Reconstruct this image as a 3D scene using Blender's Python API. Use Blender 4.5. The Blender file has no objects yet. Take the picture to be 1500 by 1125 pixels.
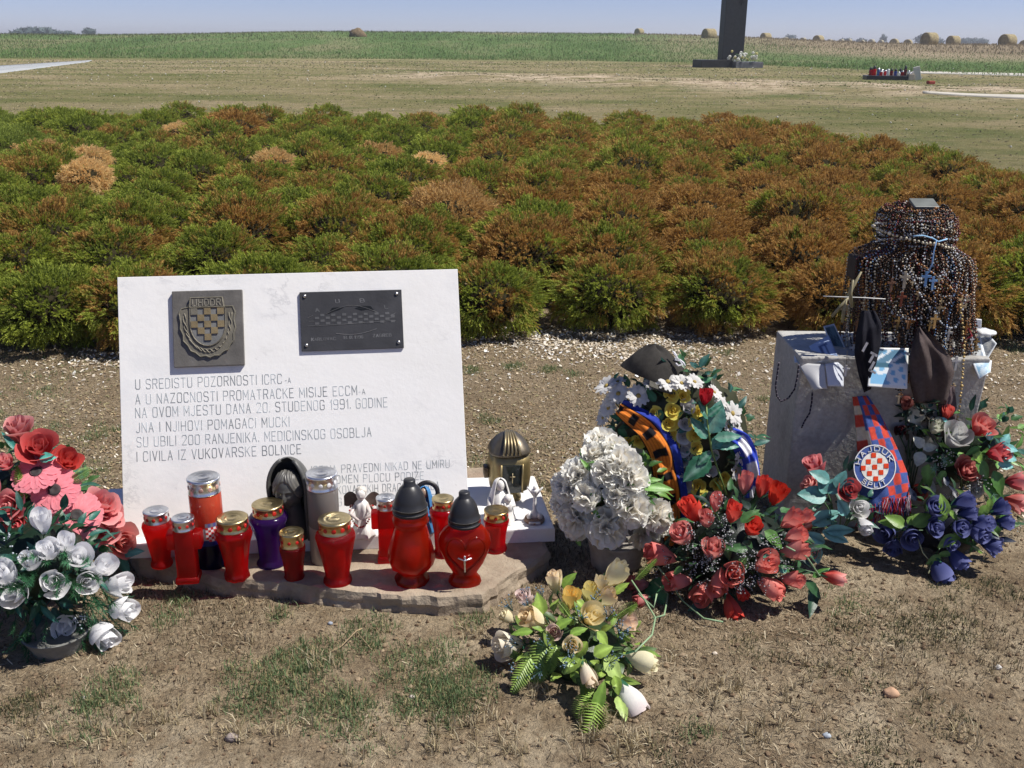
import bpy, math, random
import numpy as np
from mathutils import Vector, Matrix
rnd = random.Random(7)
rng = np.random.default_rng(7)
R_ = math.radians
scene = bpy.context.scene
COL = scene.collection
# ------------------------------------------------------------------ camera
CAM_H, PITCH, ROLL, FPX = 1.5, 19.0, 0.5, 1458.3
cam_d = bpy.data.cameras.new('camera'); cam = bpy.data.objects.new('camera', cam_d); COL.objects.link(cam)
cam_d.sensor_width = 36; cam_d.lens = 36 * FPX / 1500; cam_d.clip_start = .05; cam_d.clip_end = 12000
cF = Vector((0, math.cos(R_(PITCH)), -math.sin(R_(PITCH))))
cR0 = Vector((1, 0, 0)); cU0 = cR0.cross(cF)
cR = cR0 * math.cos(R_(ROLL)) + cU0 * math.sin(R_(ROLL))
cU = cU0 * math.cos(R_(ROLL)) - cR0 * math.sin(R_(ROLL))
cam.matrix_world = Matrix(((cR.x, cU.x, -cF.x, 0), (cR.y, cU.y, -cF.y, 0), (cR.z, cU.z, -cF.z, CAM_H), (0, 0, 0, 1)))
scene.camera = cam
CAM = Vector((0, 0, CAM_H))
# ------------------------------------------------------------------ sky, sun, exposure
SUN = Vector((.52, -.05, .85)).normalized()
world = bpy.data.worlds.new('World'); scene.world = world; world.use_nodes = True
wn = world.node_tree; wn.nodes.clear()
sky = wn.nodes.new('ShaderNodeTexSky'); sky.sky_type = 'NISHITA'; sky.sun_disc = False
sky.sun_elevation = math.asin(SUN.z); sky.sun_rotation = math.atan2(SUN.x, SUN.y)
sky.air_density = .6; sky.dust_density = .12; sky.ozone_density = 6; sky.altitude = 60
bg = wn.nodes.new('ShaderNodeBackground'); bg.inputs[1].default_value = .066
wo = wn.nodes.new('ShaderNodeOutputWorld'); tint = wn.nodes.new('ShaderNodeMix'); tint.data_type = 'RGBA'; tint.blend_type = 'MULTIPLY'; tint.inputs[0].default_value = 1; tint.inputs[7].default_value = (1, .84, .93, 1); wn.links.new(sky.outputs[0], tint.inputs[6]); wn.links.new(tint.outputs[2], bg.inputs[0]); wn.links.new(bg.outputs[0], wo.inputs[0])
sd = bpy.data.lights.new('sun', 'SUN'); sd.energy = 3.6; sd.angle = R_(.53); sd.color = (1, .955, .89)
so = bpy.data.objects.new('sun', sd); COL.objects.link(so); so.rotation_euler = (-SUN).to_track_quat('-Z', 'Y').to_euler(); so.location = (3, 0, 8)
scene.view_settings.view_transform = 'Standard'; scene.view_settings.look = 'None'
scene.view_settings.exposure = .8; scene.view_settings.gamma = 1
# ------------------------------------------------------------------ photo pixel <-> world helpers
def ray(px, py):
    x = (px - 750) / FPX; y = -(py - 562.5) / FPX
    return (cR * x + cU * y + cF)
def P(px, py, z=0.0):
    d = ray(px, py); t = (z - CAM_H) / d.z
    return CAM + d * t
def at_depth(px, py, Y):
    d = ray(px, py); return CAM + d * (Y / d.y)
def ppm(p): return FPX / (Vector(p) - CAM).dot(cF)
def sc(m, px): return px / ppm(m)
# ------------------------------------------------------------------ mesh builder
class MB:
    def __init__(s): s.V = []; s.F = []; s.MI = []; s.C = []; s.mats = []; s.n = 0
    def add(s, V, F, m, col=(1, 1, 1)):
        V = np.asarray(V, float).reshape(-1, 3)
        if m not in s.mats: s.mats.append(m)
        k = s.mats.index(m)
        c = np.asarray(col, float)
        if c.ndim == 1: c = np.tile(c[:3], (len(V), 1))
        s.V.append(V); s.C.append(c)
        n = s.n
        s.F.extend([tuple(i + n for i in f) for f in F]); s.MI.extend([k] * len(F)); s.n += len(V)
    def build(s, name, parent=None, loc=None, smooth=True):
        V = np.concatenate(s.V) if s.V else np.zeros((0, 3))
        if parent is not None:
            o0 = parent
            while o0.parent: o0 = o0.parent
            org = np.array(o0.location)
        else:
            if loc is None:
                lo = V.min(0); hi = V.max(0); loc = ((lo[0] + hi[0]) / 2, (lo[1] + hi[1]) / 2, lo[2])
            org = np.array(loc)
        V = V - org
        me = bpy.data.meshes.new(name); me.from_pydata(V.tolist(), [], s.F)
        for m in s.mats: me.materials.append(m)
        me.polygons.foreach_set('material_index', s.MI)
        me.polygons.foreach_set('use_smooth', [smooth] * len(s.F))
        a = me.color_attributes.new('Col', 'FLOAT_COLOR', 'POINT')
        C = np.ones((len(V), 4)); C[:, :3] = np.concatenate(s.C); a.data.foreach_set('color', C.ravel())
        me.update()
        ob = bpy.data.objects.new(name, me); COL.objects.link(ob)
        if parent is not None: ob.parent = parent
        else: ob.location = Vector(org)
        return ob
def empty(name, loc):
    o = bpy.data.objects.new(name, None); COL.objects.link(o); o.location = loc; o.empty_display_size = .05; return o
def tag(o, label=None, cat=None, group=None, kind=None):
    if label: o['label'] = label
    if cat: o['category'] = cat
    if group: o['group'] = group
    if kind: o['kind'] = kind
    return o
def basis(axis, roll=0., up=(0, 0, 1)):
    z = Vector(axis).normalized(); u = Vector(up)
    if abs(z.dot(u)) > .98: u = Vector((0, 1, 0))
    x = u.cross(z).normalized(); y = z.cross(x)
    x2 = x * math.cos(roll) + y * math.sin(roll); y2 = z.cross(x2)
    return np.array([x2, y2, z])          # rows
def xf(V, pos, B, s=1.0): return np.asarray(V, float).reshape(-1, 3) @ B * s + np.array(pos)
def gridf(nu, nv, wrap=False):
    F = []
    for i in range(nu if wrap else nu - 1):
        for j in range(nv - 1):
            a = i * nv + j; b = ((i + 1) % nu) * nv + j; F.append((a, b, b + 1, a + 1))
    return F
I3 = np.eye(3)
def lathe(mb, prof, m, pos=(0, 0, 0), B=I3, n=24, col=(1, 1, 1), sq=None, caps=True):
    prof = [(max(r, 1e-4), z) for r, z in prof]; V = []; nv = len(prof)
    for i in range(n):
        a = 2 * math.pi * i / n
        k = 1.0 if sq is None else sq(a)
        for r, z in prof: V.append((r * k * math.cos(a), r * k * math.sin(a), z))
    F = gridf(n, nv, True)
    if caps:
        F.append(tuple(i * nv for i in range(n))[::-1]); F.append(tuple(i * nv + nv - 1 for i in range(n)))
    mb.add(xf(V, pos, B), F, m, col)
def tube(mb, pts, r, m, n=6, col=(1, 1, 1)):
    pts = [np.array(p, float) for p in pts]; k = len(pts); V = []
    rr = r if hasattr(r, '__len__') else [r] * k
    prev = None
    for i, p in enumerate(pts):
        t = pts[min(i + 1, k - 1)] - pts[max(i - 1, 0)]; t = t / (np.linalg.norm(t) + 1e-9)
        if prev is None:
            a = np.array([0, 0, 1.]) if abs(t[2]) < .9 else np.array([1., 0, 0])
            x = np.cross(a, t)
        else: x = prev - t * prev.dot(t)
        x /= np.linalg.norm(x) + 1e-9; y = np.cross(t, x); prev = x
        for j in range(n):
            a = 2 * math.pi * j / n; V.append(p + (x * math.cos(a) + y * math.sin(a)) * rr[i])
    F = []
    for i in range(k - 1):
        for j in range(n):
            F.append((i * n + j, i * n + (j + 1) % n, (i + 1) * n + (j + 1) % n, (i + 1) * n + j))
    F.append(tuple(range(n))[::-1]); F.append(tuple((k - 1) * n + j for j in range(n)))
    mb.add(V, F, m, col)
def box(mb, c, size, m, B=I3, col=(1, 1, 1), bev=0.0):
    sx, sy, sz = [v / 2 for v in size]
    if bev <= 0:
        V = [(x, y, z) for x in (-sx, sx) for y in (-sy, sy) for z in (-sz, sz)]
        F = [(0, 1, 3, 2), (4, 6, 7, 5), (0, 4, 5, 1), (2, 3, 7, 6), (0, 2, 6, 4), (1, 5, 7, 3)]
        mb.add(xf(V, c, B), F, m, col); return
    import bmesh
    bm = bmesh.new(); bmesh.ops.create_cube(bm, size=1)
    for v in bm.verts: v.co = Vector((v.co.x * sx * 2, v.co.y * sy * 2, v.co.z * sz * 2))
    bmesh.ops.bevel(bm, geom=list(bm.edges), offset=bev, segments=2, profile=.5, affect='EDGES')
    V = [tuple(v.co) for v in bm.verts]; F = [tuple(v.index for v in f.verts) for f in bm.faces]; bm.free()
    mb.add(xf(V, c, B), F, m, col)
def ellip(mb, c, rad, m, B=I3, nu=14, nv=9, col=(1, 1, 1), f=None):
    V = []
    for i in range(nu):
        a = 2 * math.pi * i / nu
        for j in range(nv):
            t = math.pi * (j / (nv - 1)); s = max(math.sin(t), 1e-3)
            p = np.array((s * math.cos(a), s * math.sin(a), -math.cos(t)))
            k = f(p) if f else 1.0
            V.append(p * np.array(rad) * k)
    mb.add(xf(V, c, B), gridf(nu, nv, True), m, col)
ICO = None
def ico():
    global ICO
    if ICO is None:
        import bmesh
        bm = bmesh.new(); bmesh.ops.create_icosphere(bm, subdivisions=1, radius=1)
        ICO = (np.array([tuple(v.co) for v in bm.verts]), [tuple(v.index for v in f.verts) for f in bm.faces]); bm.free()
    return ICO
def bead(mb, p, r, m, col=(1, 1, 1)):
    V, F = ico(); mb.add(V * r + np.array(p), F, m, col)
# ------------------------------------------------------------------ materials
def newmat(name):
    m = bpy.data.materials.new(name); m.use_nodes = True; nt = m.node_tree; nt.nodes.clear(); return m, nt
def N(nt, t, **k):
    n = nt.nodes.new('ShaderNode' + t)
    for a, v in k.items():
        if a.startswith('i_'): n.inputs[a[2:].replace('_', ' ')].default_value = v
        else: setattr(n, a, v)
    return n
def noise(nt, scale, detail=6, rough=.55, co='Object', vec=None):
    n = N(nt, 'TexNoise'); n.inputs['Scale'].default_value = scale; n.inputs['Detail'].default_value = detail; n.inputs['Roughness'].default_value = rough
    if vec is None: vec = N(nt, 'TexCoord').outputs[co]
    nt.links.new(vec, n.inputs['Vector']); return n.outputs['Fac']
def ramp(nt, fac, stops):
    r = N(nt, 'ValToRGB'); e = r.color_ramp.elements
    while len(e) < len(stops): e.new(.5)
    for k, (p, c) in zip(e, stops): k.position = p; k.color = (*c, 1) if len(c) == 3 else c
    nt.links.new(fac, r.inputs[0]); return r.outputs[0]
def mix(nt, a, b, f, mode='MIX'):
    n = N(nt, 'Mix', data_type='RGBA', blend_type=mode)
    for s, v in ((n.inputs[0], f), (n.inputs[6], a), (n.inputs[7], b)):
        if isinstance(v, (int, float)): s.default_value = v
        elif isinstance(v, (tuple, list)): s.default_value = (*v[:3], 1)
        else: nt.links.new(v, s)
    return n.outputs[2]
def math_(nt, op, a, b=0.0, c=None, clamp=False):
    n = N(nt, 'Math', operation=op, use_clamp=clamp)
    for i, v in enumerate((a, b) if c is None else (a, b, c)):
        if isinstance(v, (int, float)): n.inputs[i].default_value = v
        else: nt.links.new(v, n.inputs[i])
    return n.outputs[0]
def finish(nt, color, rough=.5, metal=0., spec=.5, trans=0., bump=None, bd=.01, coat=0., transmission=0., ior=1.45, sub=0.):
    p = N(nt, 'BsdfPrincipled')
    nt.links.new(color, p.inputs['Base Color'])
    if isinstance(rough, (int, float)): p.inputs['Roughness'].default_value = rough
    else: nt.links.new(rough, p.inputs['Roughness'])
    p.inputs['Metallic'].default_value = metal; p.inputs['Specular IOR Level'].default_value = spec
    p.inputs['Coat Weight'].default_value = coat; p.inputs['Transmission Weight'].default_value = transmission; p.inputs['IOR'].default_value = ior
    if sub: p.inputs['Subsurface Weight'].default_value = sub; p.inputs['Subsurface Scale'].default_value = .02
    if bump is not None:
        b = N(nt, 'Bump'); b.inputs['Distance'].default_value = bd; b.inputs['Strength'].default_value = 1; nt.links.new(bump, b.inputs['Height']); nt.links.new(b.outputs[0], p.inputs['Normal'])
    out = N(nt, 'OutputMaterial'); sh = p.outputs[0]
    if trans:
        t = N(nt, 'BsdfTranslucent'); nt.links.new(color, t.inputs[0]); ms = N(nt, 'MixShader'); ms.inputs[0].default_value = trans
        nt.links.new(p.outputs[0], ms.inputs[1]); nt.links.new(t.outputs[0], ms.inputs[2]); sh = ms.outputs[0]
    nt.links.new(sh, out.inputs[0])
def attrmat(name, rough=.5, metal=0., spec=.5, trans=0., amt=.18, ns=40, bns=0, bd=.001, coat=0., stain=None, st_amt=.0, st_scale=6, **kw):
    """base colour from the mesh's own colour attribute, varied by noise"""
    m, nt = newmat(name); a = N(nt, 'Attribute'); a.attribute_name = 'Col'
    f = noise(nt, ns); v = ramp(nt, f, [(.3, (1 - amt,) * 3), (.7, (1 + amt * .6,) * 3)])
    c = mix(nt, a.outputs[0], v, 1., 'MULTIPLY')
    if stain: c = mix(nt, c, stain, math_(nt, 'MULTIPLY', ramp(nt, noise(nt, st_scale, 8, .65), [(.48, (0,) * 3), (.66, (1,) * 3)]), st_amt))
    b = noise(nt, bns, 5) if bns else None
    finish(nt, c, rough, metal, spec, trans, b, bd, coat, **kw); return m
PETAL = attrmat('petal_fabric', .7, spec=.15, trans=.38, amt=.05, ns=60, bns=300, bd=.0002)
LEAF = attrmat('leaf_plastic', .42, spec=.5, trans=.22, amt=.25, ns=45, bns=200, bd=.0006)
STEM = attrmat('stem_plastic', .5, amt=.2)
MATTE = attrmat('matte_paint', .7, amt=.15, ns=25, bns=120, bd=.0005)
CLOTH = attrmat('woven_cloth', .95, spec=.1, amt=.2, ns=90, bns=700, bd=.0008)
GLOSS = attrmat('glossy_plastic', .22, amt=.1, ns=20)
BEAD = attrmat('rosary_bead', .3, spec=.4, amt=.3, ns=60)
CARD = attrmat('printed_card', .35, spec=.5, amt=.05, ns=20)
BLACKCAP = attrmat('black_plastic', .38, spec=.5, amt=.25, ns=18, bns=60, bd=.0004)
GOLD = attrmat('gold_tin', .3, metal=1., amt=.35, ns=28, bns=30, bd=.0012)
SILVER = attrmat('silver_tin', .3, metal=1., amt=.2, ns=24, bns=26, bd=.0012)
BRASS = attrmat('aged_brass', .42, metal=.75, amt=.35, ns=14, bns=60, bd=.0006)
BRONZE = attrmat('dark_bronze', .55, metal=.35, amt=.25, ns=22, bns=150, bd=.0008)
CERAM = attrmat('white_plaster', .5, amt=.1, ns=30, stain=(.3, .26, .2), st_amt=.35, st_scale=25)
STONE_G = attrmat('grey_granite', .55, amt=.2, ns=180, stain=(.13, .12, .1), st_amt=.5, st_scale=5, bns=90, bd=.0015)
POTM = attrmat('cement_pot', .9, amt=.3, ns=30, bns=60, bd=.003)
WOOD = attrmat('weathered_wood', .85, amt=.4, ns=12, bns=80, bd=.002)
BLACKST = attrmat('polished_black_granite', .12, spec=.6, amt=.3, ns=60)
def lampmat(name, bns, bd):
    m, nt = newmat(name); a = N(nt, 'Attribute'); a.attribute_name = 'Col'; L = nt.links
    v = ramp(nt, noise(nt, 14, 4), [(.3, (.75,) * 3), (.7, (1.2,) * 3)]); c = mix(nt, a.outputs[0], v, 1., 'MULTIPLY')
    p = N(nt, 'BsdfPrincipled'); L.new(mix(nt, c, (.45, .45, .45), 1., 'MULTIPLY'), p.inputs['Base Color']); p.inputs['Roughness'].default_value = .13; p.inputs['Coat Weight'].default_value = .5; p.inputs['Coat Roughness'].default_value = .03
    b = N(nt, 'Bump'); b.inputs['Distance'].default_value = bd; L.new(noise(nt, bns, 4), b.inputs['Height']); L.new(b.outputs[0], p.inputs['Normal'])
    t = N(nt, 'BsdfTranslucent'); L.new(mix(nt, c, (1.5, 1.6, 1.5), 1., 'MULTIPLY'), t.inputs[0]); g = N(nt, 'BsdfTransparent'); L.new(mix(nt, c, (1.4, 1.4, 1.4), 1., 'MULTIPLY'), g.inputs[0])
    m1 = N(nt, 'MixShader'); m1.inputs[0].default_value = .5; L.new(t.outputs[0], m1.inputs[1]); L.new(g.outputs[0], m1.inputs[2])
    m2 = N(nt, 'MixShader'); m2.inputs[0].default_value = .72; L.new(p.outputs[0], m2.inputs[1]); L.new(m1.outputs[0], m2.inputs[2])
    o = N(nt, 'OutputMaterial'); L.new(m2.outputs[0], o.inputs[0]); return m
WAX = lampmat('lamp_plastic', 50, .0012)
WAXR = lampmat('pebbled_lamp_plastic', 240, .0035)
CLEARW = attrmat('clear_lamp_plastic', .15, spec=.6, trans=.45, amt=.1, ns=12, coat=.5)
# ================================================================== terrain
def smooth(a, b, x): t = np.clip((x - a) / (b - a), 0, 1); return t * t * (3 - 2 * t)
_nw = [(rng.uniform(-1, 1, 2), rng.uniform(0, 6.28)) for _ in range(24)]
def wav(x, y, f, n0=0, n=8):
    r = 0
    for d, p in _nw[n0:n0 + n]: r = r + np.sin((x * d[0] + y * d[1]) * f * 2 + p + 1.7 * np.sin((x * d[1] - y * d[0]) * f + p))
    return r / n
def strip_edge(bearing):            # distance at which the mown ground ends and the tall weeds begin
    return 84 - 26 * smooth(4, 27, bearing)
def height(x, y):
    d = np.hypot(x, y); be = np.degrees(np.arctan2(x, y))
    e = strip_edge(be)
    rise = 2.05 - 1.0 * smooth(6, 22, be) - .8 * smooth(-8, -24, be)
    h = (rise + .5) * smooth(e - 6, e + 60, d) * np.where(np.abs(be) < 90, 1, 0)
    h = h - .6 * smooth(250, 900, d)
    h = h + wav(x, y, .05, 0) * .12 * smooth(30, 120, d)
    ridge = np.exp(-((y - 43.5 + x * .6) / 6) ** 2) * smooth(-10, 0, x) * (1 - smooth(17, 24, x))
    h = h + ridge * (.16 + .16 * wav(x, y, .6, 8))
    near = 1 - smooth(8, 16, d)
    h = h + near * (wav(x, y, 1.3, 0) * .010 + wav(x, y, 4.5, 8) * .005 + wav(x, y, 14, 16) * .0035)
    return h
def make_ground():
    ang = np.concatenate([np.arange(-180, -36, 4.), np.arange(-36, 36, .25), np.arange(36, 180, 4.)])
    rad = np.concatenate([[.05, .3, .7, 1.1], np.geomspace(1.4, 18, 230), np.geomspace(18.4, 6000, 130)])
    A, Rr = np.meshgrid(np.radians(ang), rad, indexing='ij')
    X = Rr * np.sin(A); Y = Rr * np.cos(A); Z = height(X, Y)
    V = np.stack([X, Y, Z], -1).reshape(-1, 3)
    D = Rr.ravel(); be = np.degrees(A).ravel(); e = strip_edge(be)
    # vertex masks: r = weeds field, g = stubble field, b = bare sand
    weeds = smooth(0, 1.5, D - e) * (1 - smooth(0, 60, D - e - 22) * smooth(8, 16, be) - .0)
    stub = smooth(4, 18, be) * smooth(14, 26, D - e)
    x, y = V[:, 0], V[:, 1]
    sand = np.exp(-((y - 43.5 + x * .6) / 5.5) ** 2) * smooth(-9, -2, x) * (1 - smooth(17, 23, x))
    C = np.stack([np.clip(weeds, 0, 1), np.clip(stub, 0, 1), np.clip(sand, 0, 1)], -1)
    mb = MB(); mb.add(V, gridf(len(ang), len(rad), True), GROUND, C)
    o = mb.build('ground', loc=(0, 0, 0)); tag(o, kind='structure'); return o
def ground_mat():
    m, nt = newmat('dry_ground'); L = nt.links
    pos = N(nt, 'NewGeometry').outputs['Position']; at = N(nt, 'Attribute'); at.attribute_name = 'Col'
    sp = N(nt, 'SeparateColor'); L.new(at.outputs[0], sp.inputs[0]); sx = N(nt, 'SeparateXYZ'); L.new(pos, sx.inputs[0])
    def nz(s, d=6, r=.6, st=None):
        v = pos
        if st:
            mp = N(nt, 'Mapping'); mp.inputs['Scale'].default_value = st; L.new(pos, mp.inputs[0]); v = mp.outputs[0]
        return noise(nt, s, d, r, vec=v)
    # near soil
    soil = ramp(nt, nz(2.1, 10, .68), [(.28, (.27, .20, .125)), (.48, (.48, .38, .25)), (.66, (.68, .57, .40))])
    fine = ramp(nt, nz(85, 6, .75), [(.3, (.55, .53, .5)), (.5, (1, 1, 1)), (.72, (1.45, 1.4, 1.3))])
    soil = mix(nt, soil, fine, 1., 'MULTIPLY')
    dk = ramp(nt, nz(9, 8, .7), [(.42, (.62, .58, .55)), (.55, (1, 1, 1))]); soil = mix(nt, soil, dk, .8, 'MULTIPLY')
    # chips zone behind the slab: y from 3.2 to 5.6
    chip = ramp(nt, nz(60, 4, .8), [(.3, (.17, .12, .07)), (.5, (.32, .24, .15)), (.62, (.45, .36, .24)), (.75, (.6, .54, .44))])
    cz = math_(nt, 'MULTIPLY', ramp(nt, math_(nt, 'DIVIDE', sx.outputs[1], 10.), [(.29, (0,) * 3), (.35, (1,) * 3)]), 1.)
    near = mix(nt, soil, chip, math_(nt, 'MULTIPLY', cz, .75))
    # mid lawn, dry with green
    lawn = ramp(nt, nz(.16, 9, .68, (.6, 1, 1)), [(.36, (.12, .135, .04)), (.47, (.21, .19, .085)), (.58, (.30, .245, .14)), (.7, (.38, .31, .19))])
    fl = ramp(nt, nz(3.2, 10, .85), [(.33, (.5, .53, .42)), (.5, (1, 1, 1)), (.66, (1.3, 1.25, 1.2))]); lawn = mix(nt, lawn, fl, 1., 'MULTIPLY')
    gr = ramp(nt, nz(.42, 8, .7), [(.5, (0,) * 3), (.64, (1,) * 3)])
    rt = ramp(nt, math_(nt, 'DIVIDE', math_(nt, 'ADD', sx.outputs[0], 12.), 30.), [(.3, (.35,) * 3), (.7, (.8,) * 3)])
    lawn = mix(nt, lawn, (.095, .125, .035), math_(nt, 'MULTIPLY', gr, rt))
    yn = ramp(nt, math_(nt, 'DIVIDE', sx.outputs[1], 20.), [(.28, (0,) * 3), (.42, (1,) * 3)])
    c = mix(nt, near, lawn, yn)
    # sand
    sandc = ramp(nt, nz(1.6, 9, .75), [(.36, (.16, .115, .07)), (.5, (.5, .4, .28)), (.64, (.72, .6, .44))])
    sm = math_(nt, 'MULTIPLY', sp.outputs[2], ramp(nt, nz(.33, 8, .7, (1, 1.3, 1)), [(.44, (0,) * 3), (.52, (1,) * 3)]))
    c = mix(nt, c, sandc, sm)
    # weeds, stubble
    wd = ramp(nt, nz(.09, 9, .65, (1, .4, 1)), [(.35, (.07, .125, .035)), (.5, (.11, .17, .055)), (.62, (.2, .2, .10))])
    c = mix(nt, c, wd, sp.outputs[0])
    stb = ramp(nt, nz(.07, 9, .65, (1, .3, 1)), [(.35, (.2, .16, .10)), (.6, (.31, .25, .165)), (.72, (.2, .2, .09))])
    c = mix(nt, c, stb, sp.outputs[1])
    bh = math_(nt, 'ADD', math_(nt, 'MULTIPLY', nz(28, 8, .72), 1.), math_(nt, 'MULTIPLY', nz(110, 5, .75), .42))
    finish(nt, c, .95, spec=.15, bump=bh, bd=.05); return m
GROUND = ground_mat()
ground = make_ground()
def gz(x, y): return float(height(np.array(float(x)), np.array(float(y))))
def G(px, py):
    p = P(px, py, 0.)
    for _ in range(6): p = P(px, py, gz(p.x, p.y))
    return p
def proj(p):
    q = Vector(p) - CAM; d = q.dot(cF); return (750 + FPX * q.dot(cR) / d, 562.5 - FPX * q.dot(cU) / d)
# paths
def slab_path(name, quad, m, col, th=.05, n=24, up=.03):
    mb = MB(); q = [np.array(v) for v in quad]; V = []
    for i in range(n + 1):
        u = i / n
        for j in range(5):
            v = j / 4; p = (q[0] * (1 - u) + q[1] * u) * (1 - v) + (q[3] * (1 - u) + q[2] * u) * v
            V.append((p[0], p[1], gz(p[0], p[1]) + up))
    k = len(V); V += [(a, b, c - th - up - .1) for a, b, c in V]
    F = gridf(n + 1, 5); F += [tuple(i + k for i in f)[::-1] for f in F]
    rim = [i * 5 for i in range(n + 1)] + [n * 5 + j for j in range(1, 5)] + [i * 5 + 4 for i in range(n - 1, -1, -1)] + [3, 2, 1]
    for a, b in zip(rim, rim[1:] + rim[:1]): F.append((b, a, a + k, b + k))
    mb.add(V, F, m, col); return tag(mb.build(name), kind='structure')
PATH = attrmat('pale_concrete', .9, amt=.2, ns=1.5, stain=(.3, .27, .2), st_amt=.4, st_scale=.8)
slab_path('path', [G(1352, 133), G(1700, 150), G(1700, 156), G(1352, 138)], PATH, (.5, .47, .4))
slab_path('path', [G(1335, 105), G(1700, 114.5), G(1700, 118), G(1335, 107.5)], PATH, (.5, .48, .42))
slab_path('pavement', [G(-250, 112), G(135, 88.5), G(128, 91), G(-250, 140)], PATH, (.36, .38, .39))
# ================================================================== far field: weeds, bales, trees
GRASSM = attrmat('grass_blade', .7, spec=.2, trans=.3, amt=.2, ns=3)
def blades(name, pts, hts, wid, cols, lean=.35, mat=None, kind='stuff', seg=1):
    n = len(pts); a = rng.uniform(0, 2 * math.pi, n); l = rng.uniform(0, lean, n)
    dx = np.stack([np.cos(a), np.sin(a), np.zeros(n)], -1)
    la = rng.uniform(0, 2 * math.pi, n); tip = np.stack([np.cos(la) * l * hts, np.sin(la) * l * hts, hts * np.sqrt(np.clip(1 - l * l, .05, 1))], -1)
    p = np.asarray(pts); w = (np.ones(n) * wid)[:, None]
    mid = p + tip * np.array([.35, .35, .6])
    V = np.stack([p - dx * w / 2, p + dx * w / 2, mid + dx * w * .4, mid - dx * w * .4, p + tip], 1).reshape(-1, 3)
    F = []
    for i in range(n): b = i * 5; F += [(b, b + 1, b + 2, b + 3), (b + 3, b + 2, b + 4)]
    mb = MB(); mb.add(V, F, mat or GRASSM, np.repeat(np.asarray(cols), 5, 0))
    o = mb.build(name, loc=(0, 0, 0), smooth=False)
    return tag(o, kind=kind)
n = 95000
be = rng.uniform(-37, 37, n); dd = strip_edge(be) + rng.uniform(0, 1, n) ** 1.2 * 34
x = dd * np.sin(np.radians(be)); y = dd * np.cos(np.radians(be)); z = height(x, y)
lush = np.clip(.55 + .6 * wav(x, y, .08, 4), .15, 1)
hh = rng.uniform(.15, .75, n) * rng.uniform(.5, 1.2, n) * (.5 + .8 * lush) * (1 - .3 * smooth(10, 25, be))
g = rng.uniform(.75, 1.25, (n, 1)); dryf = (rng.random((n, 1)) < .25 + .3 * (1 - lush[:, None]))
cc = np.where(dryf, np.array([[.32, .28, .15]]), np.array([[.15, .25, .07]])) * g * (.75 + .5 * lush[:, None])
tag(blades('weeds', np.stack([x, y, z - .05], -1), hh * .45, .05, cc * .55 + .45 * np.array([[.11, .19, .055]]), lean=.93), 'tall green weeds growing in a band along the edge of the far field', 'weeds')
n = 30000
be = rng.uniform(-36, 36, n); dd = strip_edge(be) + 30 + rng.uniform(0, 1, n) * 55
x = dd * np.sin(np.radians(be)); y = dd * np.cos(np.radians(be)); z = height(x, y); hh = rng.uniform(.1, .32, n)
tag(blades('stubble', np.stack([x, y, z - .05], -1), hh, .07, np.where(be[:, None] > 6, np.array([[.33, .27, .17]]), np.array([[.17, .19, .08]])) * rng.uniform(.7, 1.25, (n, 1))), 'cut straw stubble on the far field behind the green weeds', 'stubble')
HAY = attrmat('hay', .95, spec=.1, amt=.35, ns=3, bns=9, bd=.08)
def bale(px, py, wpx, label, yaw=.5, hfac=1.0):
    """py = bottom of the bale in the photo"""
    Y = 1.75 * FPX / wpx
    p = at_depth(px, py, Y); z0 = gz(p.x, p.y)
    mb = MB(); B = np.array([[math.cos(yaw), -math.sin(yaw), 0], [0, 0, 1], [-math.sin(yaw), -math.cos(yaw), 0]])
    r = .75
    z0 = min(p.z, z0 + .3)
    prof = [(0, -.62), (r * .5, -.63), (r * .93, -.62), (r, -.56), (r, -.2), (r * .985, 0), (r, .2), (r, .56), (r * .93, .62), (r * .5, .63), (0, .62)]
    lathe(mb, prof, HAY, (p.x, p.y, z0 + r), B, 28, (.36, .3, .17), caps=False)
    o = mb.build('hay_bale'); tag(o, label, 'hay bale', 'round hay bales on the far field'); return o
bale(1038, 62, 21, 'round hay bale directly left of the black granite monument', 1.2)
bale(1121, 63, 15.5, 'small far hay bale just right of the black granite monument', 1.15)
bale(1198, 66, 15, 'small hay bale above the left end of the distant candle row', .9)
bale(1360, 69.5, 23, 'large round hay bale, left one of the close pair on the right', 1.2)
bale(1395, 70, 18.5, 'hay bale, right one of the close pair on the right', 1.2)
bale(1474, 72, 23, 'large round hay bale nearest the right edge of the photo', 1.2)
bale(936, 54, 13, 'lone small hay bale on the ridge left of the monument', .9)
bale(1309, 69, 13, 'very small hay bale left of the large pair', .6)
bale(1329, 70, 13, 'very small hay bale touching the left of the large pair', .6)
bale(1499, 73, 15, 'small hay bale cut by the right edge of the photo', .6)
# straw heap on the ridge
p = at_depth(524, 50, 120); mb = MB()
ellip(mb, (p.x, p.y, gz(p.x, p.y) + .1), (1.0, 1.0, .8), HAY, nu=18, nv=10, col=(.2, .15, .09), f=lambda q: 1 + .12 * math.sin(q[0] * 9 + q[2] * 7))
tag(mb.build('straw_heap'), 'small brown straw heap on the skyline ridge above the marble slab', 'straw heap')
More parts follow.
